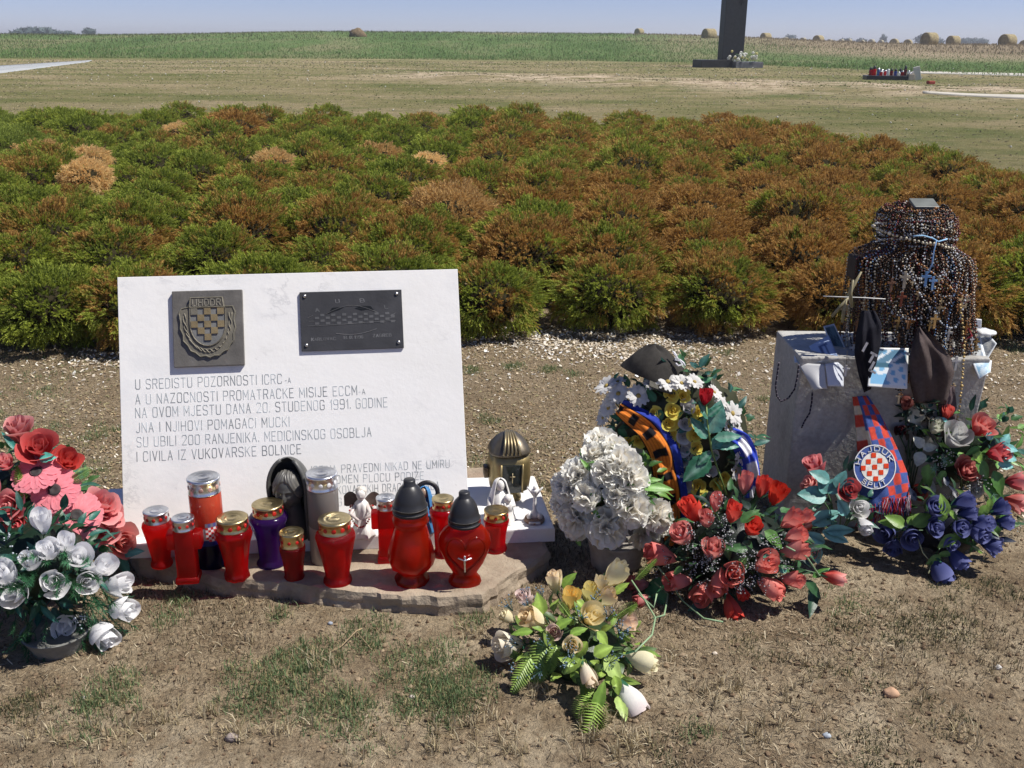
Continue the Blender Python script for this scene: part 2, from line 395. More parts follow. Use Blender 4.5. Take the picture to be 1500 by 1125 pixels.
# tiny far bales
k = 0
for px in [1075, 1150, 1160, 1176, 1215, 1232, 1243, 1262, 1276, 1290, 985, 1004]:
    py = 60 + (px - 980) * .02; Y = 330 + rnd.uniform(-40, 60); p = at_depth(px, py, Y); z0 = gz(p.x, p.y); mb = MB(); r = .75
    B = np.array([[math.cos(.8), -math.sin(.8), 0], [0, 0, 1], [-math.sin(.8), -math.cos(.8), 0]])
    lathe(mb, [(0, -.6), (r, -.6), (r, .6), (0, .6)], HAY, (p.x, p.y, max(z0, p.z) + .5), B, 14, (.4, .36, .25), caps=False)
    k += 1
    tag(mb.build('hay_bale'), 'pale speck of a hay bale on the far skyline right of the ridge', 'hay bale', 'tiny far hay bales on the skyline')
TREEM = attrmat('hazed_far_tree_leaf', .9, spec=.05, amt=.2, ns=.5)
def far_tree(px, Y, hgt, wid, label, grp, col=(.10, .135, .13)):  # bluish grey of distance haze is put into the leaf colour
    p = at_depth(px, 56 + (px - 750) * .0087, Y); z0 = gz(p.x, p.y); root = empty('tree', (p.x, p.y, z0))
    mb = MB(); tube(mb, [(p.x, p.y, z0 - .3), (p.x + .1, p.y, z0 + hgt * .3), (p.x, p.y, z0 + hgt * .7)], [.25, .2, .08], WOOD, 6, (.1, .08, .06)); mb.build('trunk', root)
    mb = MB(); V = []; F = []
    for i in range(420):
        u = rng.normal(size=3); u /= np.linalg.norm(u); rr = rng.uniform(.45, 1) * (1 + .25 * math.sin(u[0] * 5 + px) * math.cos(u[2] * 4))
        c = np.array([p.x, p.y, z0 + hgt * .58]) + u * rr * np.array([wid / 2, wid / 2, hgt * .45])
        a = rng.normal(size=3); a /= np.linalg.norm(a); b = np.cross(a, u) * .5; s = .55 * wid / 5
        k = len(V); V += [c - a * s, c + b * s, c + a * s, c - b * s]; F.append((k, k + 1, k + 2, k + 3))
    mb.add(V, F, TREEM, col); mb.build('crown', root, smooth=False)
    tag(root, label, 'tree', grp)
k = 0
for px, h, w in [(36, 5, 12), (52, 6, 13), (66, 5.5, 11), (88, 4, 6), (98, 4, 6), (132, 6, 6)]:
    far_tree(px, 420, h * .55, w * .9, 'small dark tree far away on the left end of the skyline', 'far trees on the left skyline')
for px, h, w in [(1158, 5, 6), (1294, 6, 4), (1349, 6, 7), (1372, 4, 7), (1412, 4, 7), (1422, 4.5, 8), (1438, 4, 8), (1240, 3.5, 6), (1262, 3.5, 6)]:
    far_tree(px, 520, h * .8, w, 'small haze-grey tree far away on the right skyline behind the hay bales', 'far trees on the right skyline', (.12, .155, .16))
# ================================================================== conifer bed
FOL = None
def foliage_mat():
    m, nt = newmat('conifer_foliage'); L = nt.links
    pos = N(nt, 'NewGeometry').outputs['Position']; oi = N(nt, 'ObjectInfo'); at = N(nt, 'Attribute'); at.attribute_name = 'Col'
    sp = N(nt, 'SeparateColor'); L.new(at.outputs[0], sp.inputs[0]); so_ = N(nt, 'SeparateColor'); L.new(oi.outputs['Color'], so_.inputs[0])
    n1 = noise(nt, 3.4, 5, .6, vec=pos); n2 = noise(nt, 17, 4, .6, vec=pos)
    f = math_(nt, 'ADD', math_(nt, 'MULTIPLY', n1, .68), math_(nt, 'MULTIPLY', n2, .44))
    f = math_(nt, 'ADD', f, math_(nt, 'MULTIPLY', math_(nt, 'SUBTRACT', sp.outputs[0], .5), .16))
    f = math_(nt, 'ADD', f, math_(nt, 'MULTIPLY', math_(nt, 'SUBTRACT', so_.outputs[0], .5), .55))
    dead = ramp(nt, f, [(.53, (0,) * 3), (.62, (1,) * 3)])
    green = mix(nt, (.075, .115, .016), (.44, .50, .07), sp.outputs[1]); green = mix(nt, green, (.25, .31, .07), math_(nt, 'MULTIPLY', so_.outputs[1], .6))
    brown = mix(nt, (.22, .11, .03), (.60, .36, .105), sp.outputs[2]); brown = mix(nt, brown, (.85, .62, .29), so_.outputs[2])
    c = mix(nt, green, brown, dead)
    finish(nt, c, .65, spec=.3, trans=.35); return m
FOL = foliage_mat()
CORE = attrmat('conifer_inner_twigs', .95, spec=.05, amt=.4, ns=20)
def bush_meshes(R, Hh, nspray, nleaf, ll, seed):
    """a low globe of plume-like clumps; every spray is a feathery frond of narrow leaflets"""
    r = np.random.default_rng(seed); npl = 58
    fi = np.arange(npl) + .5; fz = 1 - 1.75 * fi / npl; fa = fi * 2.39996 + r.uniform(0, 6); fr = np.sqrt(np.clip(1 - fz * fz, 0, 1)); pc = np.stack([fr * np.cos(fa), fr * np.sin(fa), fz], -1) + r.normal(size=(npl, 3)) * .07; pc /= np.linalg.norm(pc, axis=1)[:, None]
    pr = r.uniform(.86, 1.10, npl); pq = r.random(npl)
    V = []; C = []
    k0 = r.integers(0, npl, nspray); u = pc[k0] + r.normal(size=(nspray, 3)) * .155; u /= np.linalg.norm(u, axis=1)[:, None]
    cosd = np.sum(u * pc[k0], 1); rr = pr[k0] * (.80 + .20 * np.exp(-(1 - cosd) / .018)) * r.uniform(.86, 1.0, nspray)
    cen = u * rr[:, None] * np.array([R, R, Hh * .56]) + np.array([0, 0, Hh * .46]); cen[:, 2] = np.maximum(cen[:, 2], .03)
    out = pc[k0] * .55 + u * .6 + np.array([0, 0, .35]) + r.normal(size=(nspray, 3)) * .22
    low = u[:, 2] < r.uniform(-.55, .25, npl)[k0]; out[low] = u[low] * .55 + np.array([0, 0, -.25]) + r.normal(size=(low.sum(), 3)) * .3
    out /= np.linalg.norm(out, axis=1)[:, None]; side = np.cross(out, r.normal(size=(nspray, 3))); side /= np.linalg.norm(side, axis=1)[:, None]
    q0 = np.clip(pq[k0] * .8 + r.random(nspray) * .3, 0, 1); q1 = r.random(nspray); q2 = r.random(nspray); SL = ll * 1.8
    for j in range(nleaf):
        t = (j + .5) / nleaf; sgn = 1 if j % 2 else -1
        base = cen + out * (t - .45) * SL + np.array([0, 0, -.25]) * (t * t * SL)
        d = out * .9 + side * sgn * (.62 - .35 * t) + r.normal(size=(nspray, 3)) * .13; d /= np.linalg.norm(d, axis=1)[:, None]
        L_ = ll * r.uniform(.6, 1.05, nspray)[:, None] * (1.05 - .5 * t); w = np.cross(d, side + r.normal(size=(nspray, 3)) * .8); w /= np.linalg.norm(w, axis=1)[:, None]; w *= ll * .085
        a = base; b = base + d * L_ * .5 + w; c = base + d * L_; e = base + d * L_ * .5 - w
        V.append(np.stack([a, b, c, e], 1).reshape(-1, 3))
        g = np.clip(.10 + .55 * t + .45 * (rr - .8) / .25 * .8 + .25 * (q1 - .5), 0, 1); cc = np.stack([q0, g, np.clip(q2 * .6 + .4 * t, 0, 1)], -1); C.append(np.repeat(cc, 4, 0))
    Vv = np.concatenate(V); m_ = len(Vv) // 4
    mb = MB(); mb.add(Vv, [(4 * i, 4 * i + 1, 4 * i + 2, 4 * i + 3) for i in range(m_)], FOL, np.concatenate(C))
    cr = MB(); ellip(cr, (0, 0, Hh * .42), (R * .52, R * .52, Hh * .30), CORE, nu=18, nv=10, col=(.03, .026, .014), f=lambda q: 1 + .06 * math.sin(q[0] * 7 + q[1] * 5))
    for k in range(5):
        a = k * 1.256; tube(cr, [(0, 0, -.03), (.05 * math.cos(a), .05 * math.sin(a), .1), (.2 * R / .35 * math.cos(a), .2 * R / .35 * math.sin(a), .28)], [.014, .011, .005], CORE, 5, (.12, .08, .05))
    return mb, cr
def bush_proto(R, Hh, ns, nl, ll, seed):
    a, b = bush_meshes(R, Hh, ns, nl, ll, seed)
    root = empty('conifer_bush', (0, 0, 0)); f = a.build('foliage', root, smooth=False); t = b.build('branches', root)
    return root, f, t
near_p = [bush_proto(.35, .45, 3300, 14, .027, 100 + i) for i in range(4)]
mid_p = [bush_proto(.35, .45, 2200, 12, .033, 200 + i) for i in range(5)]
far_p = [bush_proto(.36, .45, 1300, 10, .042, 300 + i) for i in range(4)]
used = set()
ordn = ['first', 'second', 'third', 'fourth', 'fifth', 'sixth', 'seventh', 'eighth', 'ninth', 'tenth', 'eleventh', 'twelfth', 'thirteenth', 'fourteenth', 'fifteenth', 'sixteenth', 'seventeenth', 'eighteenth', 'nineteenth', 'twentieth', 'twenty-first', 'twenty-second', 'twenty-third', 'twenty-fourth', 'twenty-fifth', 'twenty-sixth', 'twenty-seventh', 'twenty-eighth', 'twenty-ninth', 'thirtieth']
def wavs(x, y, f, n0): return float(wav(np.array(x), np.array(y), f, n0))
rows = []
ry = 5.42
while ry < 17.2: rows.append(ry); ry += .54 + .018 * len(rows)
special = [(72, 200, .95, .3), (125, 215, .95, .75), (100, 240, .9, .9), (142, 235, .9, .9), (478, 208, 1., 1.), (624, 208, 1., 1.), (268, 182, .9, .75), (402, 215, .85, .6), (352, 168, .85, 0), (597, 158, .9, .2), (735, 352, 1., .35), (560, 210, .8, .3), (640, 275, .85, .35)]
bushes = []
for ri, ry in enumerate(rows):
    step = .60 + .012 * ri
    x0 = -(ry * .60 + 1.0) + (ri % 2) * step / 2
    xr = min(ry * .56 + .5, 4.4 if ry < 12.2 else 4.4 - (ry - 12.2) * .27)
    xl = x0; row = []
    while xl < xr:
        y = ry + rnd.uniform(-.10, .10) - (.28 if ri == 0 and xl < -1.2 else 0) - (.1 if ri == 0 else 0); xx = xl + rnd.uniform(-.09, .09)
        s = rnd.uniform(.78, 1.16); row.append([xx, y, s]); xl += step
    if ri > 3: row.append([xr + .1, ry, .95])
    bushes.append(row)
for ri, row in enumerate(bushes):
    ci = 0; nrow = len(row)
    for xx, y, s in row:
        zt = gz(xx, y); px, py = proj((xx, y, zt + .45))
        if not (-260 < px < 1680): continue
        # regional share of dead foliage
        v = .43 + .22 * wavs(xx, y, .35, 3) + .12 * rnd.uniform(-1, 1)
        v += .08 * smooth(.5, 3, xx) * smooth(6, 7.5, y) + .03
        if ri == 0: v -= .09
        if py < 215 and px < 700: v -= .14
        yel = .0; tan = 0.
        if px < 40 and py < 240: v = .1; yel = .7
        for (sx_, sy_, dv, tn) in special:
            if abs(px - sx_) < 26 and abs(py - sy_) < 12 and (sx_, sy_) not in used:
                v = dv + .3; tan = tn; used.add((sx_, sy_)); s = .62 if tn > .5 else s; break
        pool = near_p if ri < 3 else mid_p if ri < 8 else far_p
        pr = rnd.choice(pool)
        if pr[0].name not in used: root, parts = pr[0], pr[1:]; used.add(pr[0].name)
        else:
            root = pr[0].copy(); COL.objects.link(root); parts = []
            for c in pr[1:]:
                d = c.copy(); COL.objects.link(d); d.parent = root; parts.append(d)
        root.location = (xx, y, zt + (.17 if tan > .5 else 0)); root.rotation_euler = (0, 0, rnd.uniform(0, 6.28))
        big = 1.1 if ri == 0 else 1.0 + .012 * ri
        root.scale = (s * big, s * big, s * (1.04 if ri == 0 else rnd.uniform(.85, 1.22)))
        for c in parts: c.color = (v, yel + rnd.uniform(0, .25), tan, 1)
        kind = 'straw-coloured dead' if tan > .5 else 'rusty brown' if v > .66 else 'mostly brown' if v > .55 else 'mixed green and brown' if v > .42 else 'mostly green' if v > .28 else 'fresh green'
        lab = '%s dwarf conifer, %s from left in the %s row of the bed' % (kind, ordn[min(ci, 29)], 'front' if ri == 0 else ordn[ri])
        tag(root, lab, 'bush', 'dwarf conifer bushes planted in the bed'); ci += 1
print('BUSHES', sum(len(r) for r in bushes), 'rows', len(rows))
# ================================================================== stone, marble and the memorial slab
def Bz(yaw): return np.array([[math.cos(yaw), math.sin(yaw), 0], [-math.sin(yaw), math.cos(yaw), 0], [0, 0, 1.]])
def stone_mat():
    m, nt = newmat('rough_sandstone'); pos = N(nt, 'NewGeometry').outputs['Position']
    c = ramp(nt, noise(nt, 4, 9, .7, vec=pos), [(.3, (.15, .115, .085)), (.5, (.30, .24, .175)), (.68, (.43, .36, .27))])
    c = mix(nt, c, (.4, .2, .14), math_(nt, 'MULTIPLY', ramp(nt, noise(nt, 7, 6, .6, vec=pos), [(.52, (0,) * 3), (.62, (1,) * 3)]), .14))
    finish(nt, c, .85, spec=.2, bump=noise(nt, 22, 8, .65, vec=pos), bd=.012); return m
def marble_mat():
    m, nt = newmat('white_marble'); L = nt.links; tc = N(nt, 'TexCoord').outputs['Object']
    mp = N(nt, 'Mapping'); mp.inputs['Rotation'].default_value = (.3, .9, .5); mp.inputs['Scale'].default_value = (1, 3.2, 1); L.new(tc, mp.inputs[0])
    c = ramp(nt, noise(nt, 3.5, 10, .62, vec=mp.outputs[0]), [(.3, (.70, .70, .69)), (.5, (.80, .79, .765)), (.7, (.76, .75, .72))])
    n2 = noise(nt, 2.1, 10, .7, vec=mp.outputs[0]); v = math_(nt, 'ABSOLUTE', math_(nt, 'SUBTRACT', n2, .5))
    vein = math_(nt, 'MULTIPLY', ramp(nt, v, [(0, (1,) * 3), (.016, (0,) * 3)]), ramp(nt, noise(nt, 5, 4, vec=tc), [(.5, (0,) * 3), (.62, (1,) * 3)]))
    c = mix(nt, c, (.5, .5, .5), math_(nt, 'MULTIPLY', vein, .6))
    st = math_(nt, 'MULTIPLY', ramp(nt, noise(nt, 26, 7, .7, vec=tc), [(.63, (0,) * 3), (.69, (1,) * 3)]), ramp(nt, noise(nt, 3.2, 3, vec=tc), [(.52, (0,) * 3), (.62, (1,) * 3)]))
    c = mix(nt, c, (.33, .31, .28), math_(nt, 'MULTIPLY', st, .65))
    finish(nt, c, .32, spec=.45, bump=noise(nt, 60, 5, .6, vec=tc), bd=.0006); return m
STONE = stone_mat(); MARBLE = marble_mat()
ST_Z, BT_Z = .055, .10
out_px = [(193, 800), (205, 832), (262, 848), (330, 864), (415, 868), (505, 880), (560, 886), (640, 890), (706, 886), (748, 858), (792, 832), (803, 806), (792, 770), (770, 706), (712, 684), (560, 690), (400, 700), (250, 712), (180, 740)]
outl = [P(a, b - (15 if b > 820 else 0), ST_Z) for a, b in out_px]
pts = []
for i, p in enumerate(outl):
    q = outl[(i + 1) % len(outl)]; nn = max(2, int((q - p).length / .018))
    for k in range(nn):
        t = k / nn; e = p.lerp(q, t); pts.append(e + Vector((rnd.uniform(-.004, .004), rnd.uniform(-.004, .004), 0)))
cen = sum(pts, Vector()) / len(pts); mb = MB(); V = []; n = len(pts)
rings = [(1.02, -.03), (1.01, .008), (1.003, .02), (1.008, .032), (1.004, .045), (.997, ST_Z), (.97, ST_Z + .002), (.9, ST_Z), (.7, ST_Z), (.4, ST_Z), (.05, ST_Z)]
for j, (k, z) in enumerate(rings):
    for i, p in enumerate(pts):
        d = 1 + (.003 * math.sin(i * .55 + j * 1.7) + .004 * math.sin(i * .21 + j) + rnd.uniform(-.0025, .0025)) * (1 if j < 5 else 0)
        V.append((cen.x + (p.x - cen.x) * k * d, cen.y + (p.y - cen.y) * k * d, z + (.002 * math.sin(i * .9 + j) if 4 < j < 7 else 0)))
F = [(j * n + i, j * n + (i + 1) % n, (j + 1) * n + (i + 1) % n, (j + 1) * n + i) for j in range(len(rings) - 1) for i in range(n)]
F.append(tuple((len(rings) - 1) * n + i for i in range(n)))
mb.add(V, F, STONE); so_ = mb.build('flat_stone', smooth=False)
tag(so_, 'rough flat sandstone slab on the soil carrying the candles and the marble base', 'stone slab')
# marble base
def prism(mb, quad, z0, z1, m, col=(1, 1, 1), bev=.004):
    c = sum((Vector(q) for q in quad), Vector()) / len(quad); V = []; n = len(quad)
    for z, k in ((z0, 0), (z1 - bev, 0), (z1, bev)):
        for q in quad:
            d = (c - Vector(q)); d.z = 0; d.normalize(); p = Vector(q) + d * k * 1.4; V.append((p.x, p.y, z))
    F = [tuple(range(n))[::-1], tuple(2 * n + i for i in range(n))]
    for j in range(2):
        for i in range(n): F.append((j * n + i, j * n + (i + 1) % n, (j + 1) * n + (i + 1) % n, (j + 1) * n + i))
    mb.add(V, F, m, col)
mb = MB(); prism(mb, [P(176, 799, BT_Z), P(813, 774, BT_Z), P(783, 697, BT_Z), P(158, 716, BT_Z)], ST_Z + .001, BT_Z, MARBLE)
tag(mb.build('marble_base', smooth=False), 'low white marble base plate under the leaning inscribed slab', 'base plate')
# leaning slab
YAW, LEAN = .1516, R_(22.85); SC = Vector((-.6372, 2.7122, BT_Z)); SW, SH, STH = 1.0276, .7798, .028
sr = Vector((math.cos(YAW), math.sin(YAW), 0)); sn = Vector((math.sin(YAW) * math.cos(LEAN), -math.cos(YAW) * math.cos(LEAN), math.sin(LEAN)))
su = sn.cross(sr)
if su.z < 0: su = -su
SB = np.array([sr, su, sn])      # rows: local x, y(up), z(out of face)
def S2(px, py):
    d = ray(px, py); t = (SC - CAM).dot(sn) / d.dot(sn); q = CAM + d * t - SC; return q.dot(sr), q.dot(su)
def sl(x, y, z=0.): return np.array(SC + sr * x + su * y + sn * z)
slab = empty('memorial_slab', SC); tag(slab, 'white marble slab with Croatian inscription leaning back on its base behind the candles', 'memorial slab')
mb = MB(); box(mb, sl(0, SH / 2, -STH / 2), (SW, SH, STH), MARBLE, SB, bev=.0015); mb.build('panel', slab, smooth=False)
mb = MB()
for sx in (-.3, .3):
    b = sl(sx, .52, -STH); g = Vector((b[0] + .03, b[1] + .12, .0)); tube(mb, [b, g], .012, BLACKCAP, 8, (.05, .05, .05))
mb.build('rear_strut', slab)
GL = {'A': "0,0 3,10 6,0|1,3.4 5,3.4", 'B': "0,0 0,10 4,10 5.5,9 5.5,6.2 4,5.2 0,5.2|4,5.2 6,4.2 6,1 4.5,0 0,0", 'C': "6,8 5,10 1,10 0,8.7 0,1.3 1,0 5,0 6,2",
      'D': "0,0 0,10 4,10 6,8.5 6,1.5 4,0 0,0", 'E': "5.5,0 0,0 0,10 5.5,10|0,5.2 4.5,5.2", 'F': "0,0 0,10 5.5,10|0,5.2 4.5,5.2", 'G': "6,8 5,10 1,10 0,8.7 0,1.3 1,0 5,0 6,1.3 6,4.8 3.5,4.8",
      'H': "0,0 0,10|6,0 6,10|0,5 6,5", 'I': "0,0 0,10", 'J': "4.5,10 4.5,1.3 3.5,0 1,0 0,1.3", 'K': "0,0 0,10|6,10 0,4|2,5.8 6,0", 'L': "0,10 0,0 5,0", 'M': "0,0 0,10 3.5,3 7,10 7,0", 'N': "0,0 0,10 6,0 6,10",
      'O': "1,0 0,1.3 0,8.7 1,10 5,10 6,8.7 6,1.3 5,0 1,0", 'P': "0,0 0,10 4.5,10 6,9 6,5.8 4.5,4.8 0,4.8", 'R': "0,0 0,10 4.5,10 6,9 6,6 4.5,5 0,5|3.5,5 6,0", 'S': "6,8.5 5,10 1,10 0,8.7 0,6.4 1,5.4 5,4.6 6,3.6 6,1.3 5,0 1,0 0,1.5",
      'T': "0,10 6,10|3,10 3,0", 'U': "0,10 0,1.3 1,0 5,0 6,1.3 6,10", 'V': "0,10 3,0 6,10", 'X': "0,0 6,10|0,10 6,0", 'Z': "0,10 6,10 0,0 6,0", '^': "0,10 6,10 0,0 6,0|3,11.6 3,12.8", '0': "1,0 0,1.3 0,8.7 1,10 5,10 6,8.7 6,1.3 5,0 1,0",
      '1': "0,7.5 2,10 2,0", '2': "0,8.5 1,10 5,10 6,8.7 6,6.5 0,0 6,0", '9': "0,0.8 1,0 5,0 6,1.3 6,8.7 5,10 1,10 0,8.7 0,6 1,5 6,5", '8': "1,5 0,6 0,8.7 1,10 5,10 6,8.7 6,6 5,5 1,5 0,4 0,1.3 1,0 5,0 6,1.3 6,4 5,5", '6': "6,9 5,10 1,10 0,8.7 0,1.3 1,0 5,0 6,1.3 6,4.5 5,5.5 0,5.5",
      '4': "4.5,0 4.5,10 0,3 6,3", '.': "0,0 0,.9", '-': "0,4.5 3,4.5"}
def glyph_w(ch): return max(float(p.split(',')[0]) for s in GL[ch].split('|') for p in s.split(' '))
def text_on(mb, text, x0, y0, x1, y1, h, m, z, thick=.09, col=(.3, .32, .33), place=None, var=.35, gap=3.3, space=5.6):
    adv = 0; pos = []
    for ch in text:
        if ch == ' ': adv += space; continue
        pos.append((ch, adv)); adv += glyph_w(ch) + gap
    adv -= gap; L = math.hypot(x1 - x0, y1 - y0); ex = (x1 - x0) / L; ey = (y1 - y0) / L; kx = L / adv if adv > .5 else 0.0; ky = h / 10; w = thick * h / 2
    for ch, a in pos:
        g = 1 + rnd.uniform(-var, var); c = tuple(min(.62, v * g) for v in col)
        for s in GL[ch].split('|'):
            pp = [tuple(map(float, q.split(','))) for q in s.split(' ')]
            pp = [((a + u) * kx, v * ky) for u, v in pp]
            for (ax, ay), (bx, by) in zip(pp, pp[1:]):
                dx, dy = bx - ax, by - ay; l = math.hypot(dx, dy) or 1; dx /= l; dy /= l; ax -= dx * w * .6; ay -= dy * w * .6; bx += dx * w * .6; by += dy * w * .6
                Q = [(ax - dy * w, ay + dx * w), (bx - dy * w, by + dx * w), (bx + dy * w, by - dx * w), (ax + dy * w, ay - dx * w)]
                Q = [(x0 + u * ex - v * ey, y0 + u * ey + v * ex) for u, v in Q]
                V = [place(u, v, z) for u, v in Q] + [place(u, v, z - .002) for u, v in Q]
                mb.add(V, [(0, 3, 2, 1), (0, 1, 5, 4), (1, 2, 6, 5), (2, 3, 7, 6), (3, 0, 4, 7)], m, c)
INK = attrmat('engraved_letter_paint', .8, spec=.1, amt=.35, ns=50)
lines = [("U SREDISTU POZORNOSTI ICRC", (199, 570), (413, 561.5), 14), ("A U NAZOCNOSTI PROMATRACKE MISIJE ECCM", (199, 592), (523, 578.3), 14), ("NA OVOM MJESTU DANA 20. STUDENOG 1991. GODINE", (199, 612), (567.5, 595.8), 14.2),
         ("JNA I NJIHOVI POMAGACI MUCKI", (200, 633.5), (424, 624), 14), ("SU UBILI 200 RANJENIKA. MEDICINSKOG OSOBLJA", (201, 654.5), (544, 639.2), 14), ("I CIVILA IZ VUKOVARSKE BOLNICE", (201, 676), (441, 664.3), 14),
         ("ISTINA PRAVEDNI NIKAD NE UMIRU", (457, 694.5), (658.5, 684.5), 11.5), ("U SPOMEN PLOCU PODI^E", (462, 709.5), (621, 702), 11.5), ("VUKOVARSKIH DRAGOVOLJACA", (480, 724), (643.5, 716.7), 11.5), ("ZAGREB LIPANJ RPE", (470, 742), (640, 735), 11.5)]
for t, a, b, hp in lines:
    x0, y0 = S2(*a); x1, y1 = S2(*b); xa, ya = S2(a[0], a[1] - hp); h = ya - y0
    mb = MB(); text_on(mb, t, x0, y0, x1, y1, h, INK, .0007, place=sl, thick=.07, col=(.42, .45, .46) if 'IZ' not in t else (.3, .32, .33))
    if 'ICRC' in t: xs, ys = S2(418, 561); xe, ye = S2(426, 560.6); text_on(mb, "-A", xs, ys, xe, ye, h * .55, INK, .0007, place=sl, col=(.45, .47, .48))
    if 'ECCM' in t: xs, ys = S2(526, 577.6); xe, ye = S2(535, 577.2); text_on(mb, "-A", xs, ys, xe, ye, h * .55, INK, .0007, place=sl, col=(.45, .47, .48))
    mb.build('inscription_line', slab, smooth=False)
# square bronze coat of arms plaque
x0, y0 = S2(256, 539); x1, y1 = S2(355.5, 425); px_w = x1 - x0; px_h = y1 - y0; pcx = (x0 + x1) / 2; pcy = (y0 + y1) / 2
arms = empty('square_plaque', sl(pcx, pcy, 0)); tag(arms, 'square dark bronze plaque with a chequered shield relief in the slab upper left', 'plaque')
mb = MB(); box(mb, sl(pcx, pcy, .007), (px_w, px_h, .014), BRONZE, SB, col=(.15, .14, .125), bev=.002); mb.build('backing', arms, smooth=False)
def AP(u, v, z): return sl(pcx + (u - .5) * px_w, pcy + (.5 - v) * px_h, z)   # u,v 0..1 from top-left
BC = (.17, .155, .12)
def plate(mb, pts2, z0, z1, m, col, place):
    n = len(pts2); V = [place(u, v, z1) for u, v in pts2] + [place(u, v, z0) for u, v in pts2]
    F = [tuple(range(n))[::-1]] + [(i, (i + 1) % n, n + (i + 1) % n, n + i) for i in range(n)]
    mb.add(V, F, m, col)
def shield(k, cx=.5, top=.235, w=.25, bot=.74):
    pts = [(cx - w * k, top), (cx - w * k, .45)]
    for i in range(1, 14):
        a = math.pi * i / 14; pts.append((cx - w * k * math.cos(a), .45 + (bot - .45) * (k if k < 1 else k * .98) * math.sin(a)))
    pts += [(cx + w * k, .45), (cx + w * k, top)]; return pts
mb = MB()
brd = [(.13, .24), (.10, .3), (.12, .42), (.11, .5), (.15, .58), (.15, .66), (.21, .72), (.25, .79), (.32, .82), (.38, .87), (.46, .86), (.52, .885), (.58, .86), (.65, .86), (.71, .81), (.77, .79), (.81, .72), (.86, .67), (.86, .58), (.89, .5), (.87, .4), (.89, .3), (.86, .22), (.74, .22), (.72, .1), (.26, .1), (.23, .22)]
plate(mb, [(u + .0, v) for u, v in brd], .014, .019, BRONZE, BC, AP)
tube(mb, [AP(u, v, .0195) for u, v in brd + brd[:1]], .0022, BRONZE, 6, (.2, .185, .14)); mb.build('wreath_border', arms, smooth=False)
mb = MB()
for ph in (0, math.pi):
    L = []
    for i in range(70):
        t = i / 69; a = math.pi * t; 
        bx, by = .5 - .325 * math.cos(a), (.30 + .22 * math.sin(a) * 0 + .50 * math.sin(a) ** .75 if 0 < t < 1 else .30)
        o = .022 * math.sin(t * 52 + ph); L.append(AP(bx + o * math.cos(a), by - .0 + o * math.sin(a), .0205 + .0012 * math.cos(t * 52 + ph)))
    tube(mb, L, .0016, BRONZE, 5, (.24, .22, .17))
mb.build('braid', arms)
mb = MB(); sp_ = shield(1); plate(mb, sp_, .016, .0205, BRONZE, (.2, .2, .19), AP); tube(mb, [AP(u, v, .0212) for u, v in sp_ + sp_[:1]], .0022, BRONZE, 6, BC)
sq = .094
for i in range(5):
    for j in range(6):
        if (i + j) % 2 == 0:
            cx = .5 + (i - 2) * sq; cy = .235 + sq * (j + .55) * .9
            if cy > .45 and ((cx - .5) / .25) ** 2 + ((cy - .45) / .29) ** 2 > .74: continue
            p = [(cx - sq / 2, cy - sq * .45), (cx + sq / 2, cy - sq * .45), (cx + sq / 2, cy + sq * .45), (cx - sq / 2, cy + sq * .45)]
            plate(mb, p, .019, .0245, BRONZE, (.24, .185, .1) if (i, j) != (0, 0) else BC, AP)
mb.build('shield', arms, smooth=False)
mb = MB(); plate(mb, [(.27, .105), (.71, .105), (.72, .22), (.26, .22)], .018, .0225, BRONZE, (.13, .12, .1), AP)
for a, b in [((.265, .1), (.715, .1)), ((.715, .1), (.73, .225)), ((.73, .225), (.25, .225)), ((.25, .225), (.265, .1))]: tube(mb, [AP(*a, .023), AP(*b, .023)], .0018, BRONZE, 6, (.22, .2, .15))
def APx(x, y, z): return AP(x, 1 - y, z)
text_on(mb, "UHDDR", .295, .795, .69, .795, .082, BRONZE, .0245, place=APx, thick=.2, col=(.26, .24, .19), var=.05, gap=3.2); mb.build('name_banner', arms, smooth=False)
# second plaque
A4 = [S2(438.5, 429), S2(587.5, 424), S2(592, 510), S2(442.5, 515.5)]
qx = sum(a[0] for a in A4) / 4; qy = sum(a[1] for a in A4) / 4; qw = A4[1][0] - A4[0][0]; qh = A4[0][1] - A4[3][1]
pl2 = empty('riveted_plaque', sl(qx, qy, 0)); tag(pl2, 'dark oblong metal plaque fixed by four rivets in the slab upper right', 'plaque')
DM = attrmat('dull_dark_metal', .5, metal=.3, amt=.25, ns=14, bns=120, bd=.0005)
mb = MB(); box(mb, sl(qx, qy, .0045), (qw, qh, .007), DM, SB, col=(.055, .055, .058), bev=.001); mb.build('metal_plate', pl2, smooth=False)
def QP(u, v, z): return sl(qx + (u - .5) * qw, qy + (v - .5) * qh, z)
for u, v in ((.05, .93), (.95, .93), (.05, .1), (.95, .1)):
    mb = MB(); ellip(mb, QP(u, v, .008), (.0062, .0062, .006), SILVER, SB, 14, 8, col=(.5, .5, .5)); mb.build('rivet', pl2)
mb = MB(); gc = (.12, .12, .12)
for i in range(15):
    for j in range(4):
        if (i + j) % 2 == 0: cx = .16 + i * .053; cy = .46 + j * .047; k = .02; plate(mb, [(cx - k, cy - k), (cx - k, cy + k), (cx + k, cy + k), (cx + k, cy - k)][::1], .0075, .0088, DM, gc, QP)
for a, b in [((.07, .42), (.36, .43)), ((.36, .43), (.62, .45)), ((.6, .45), (.93, .47)), ((.07, .56), (.12, .6)), ((.93, .6), (.88, .56)), ((.08, .5), (.13, .5)), ((.92, .53), (.87, .52))]: tube(mb, [QP(*a, .0085), QP(*b, .0085)], .0007, DM, 5, (.17, .17, .17))
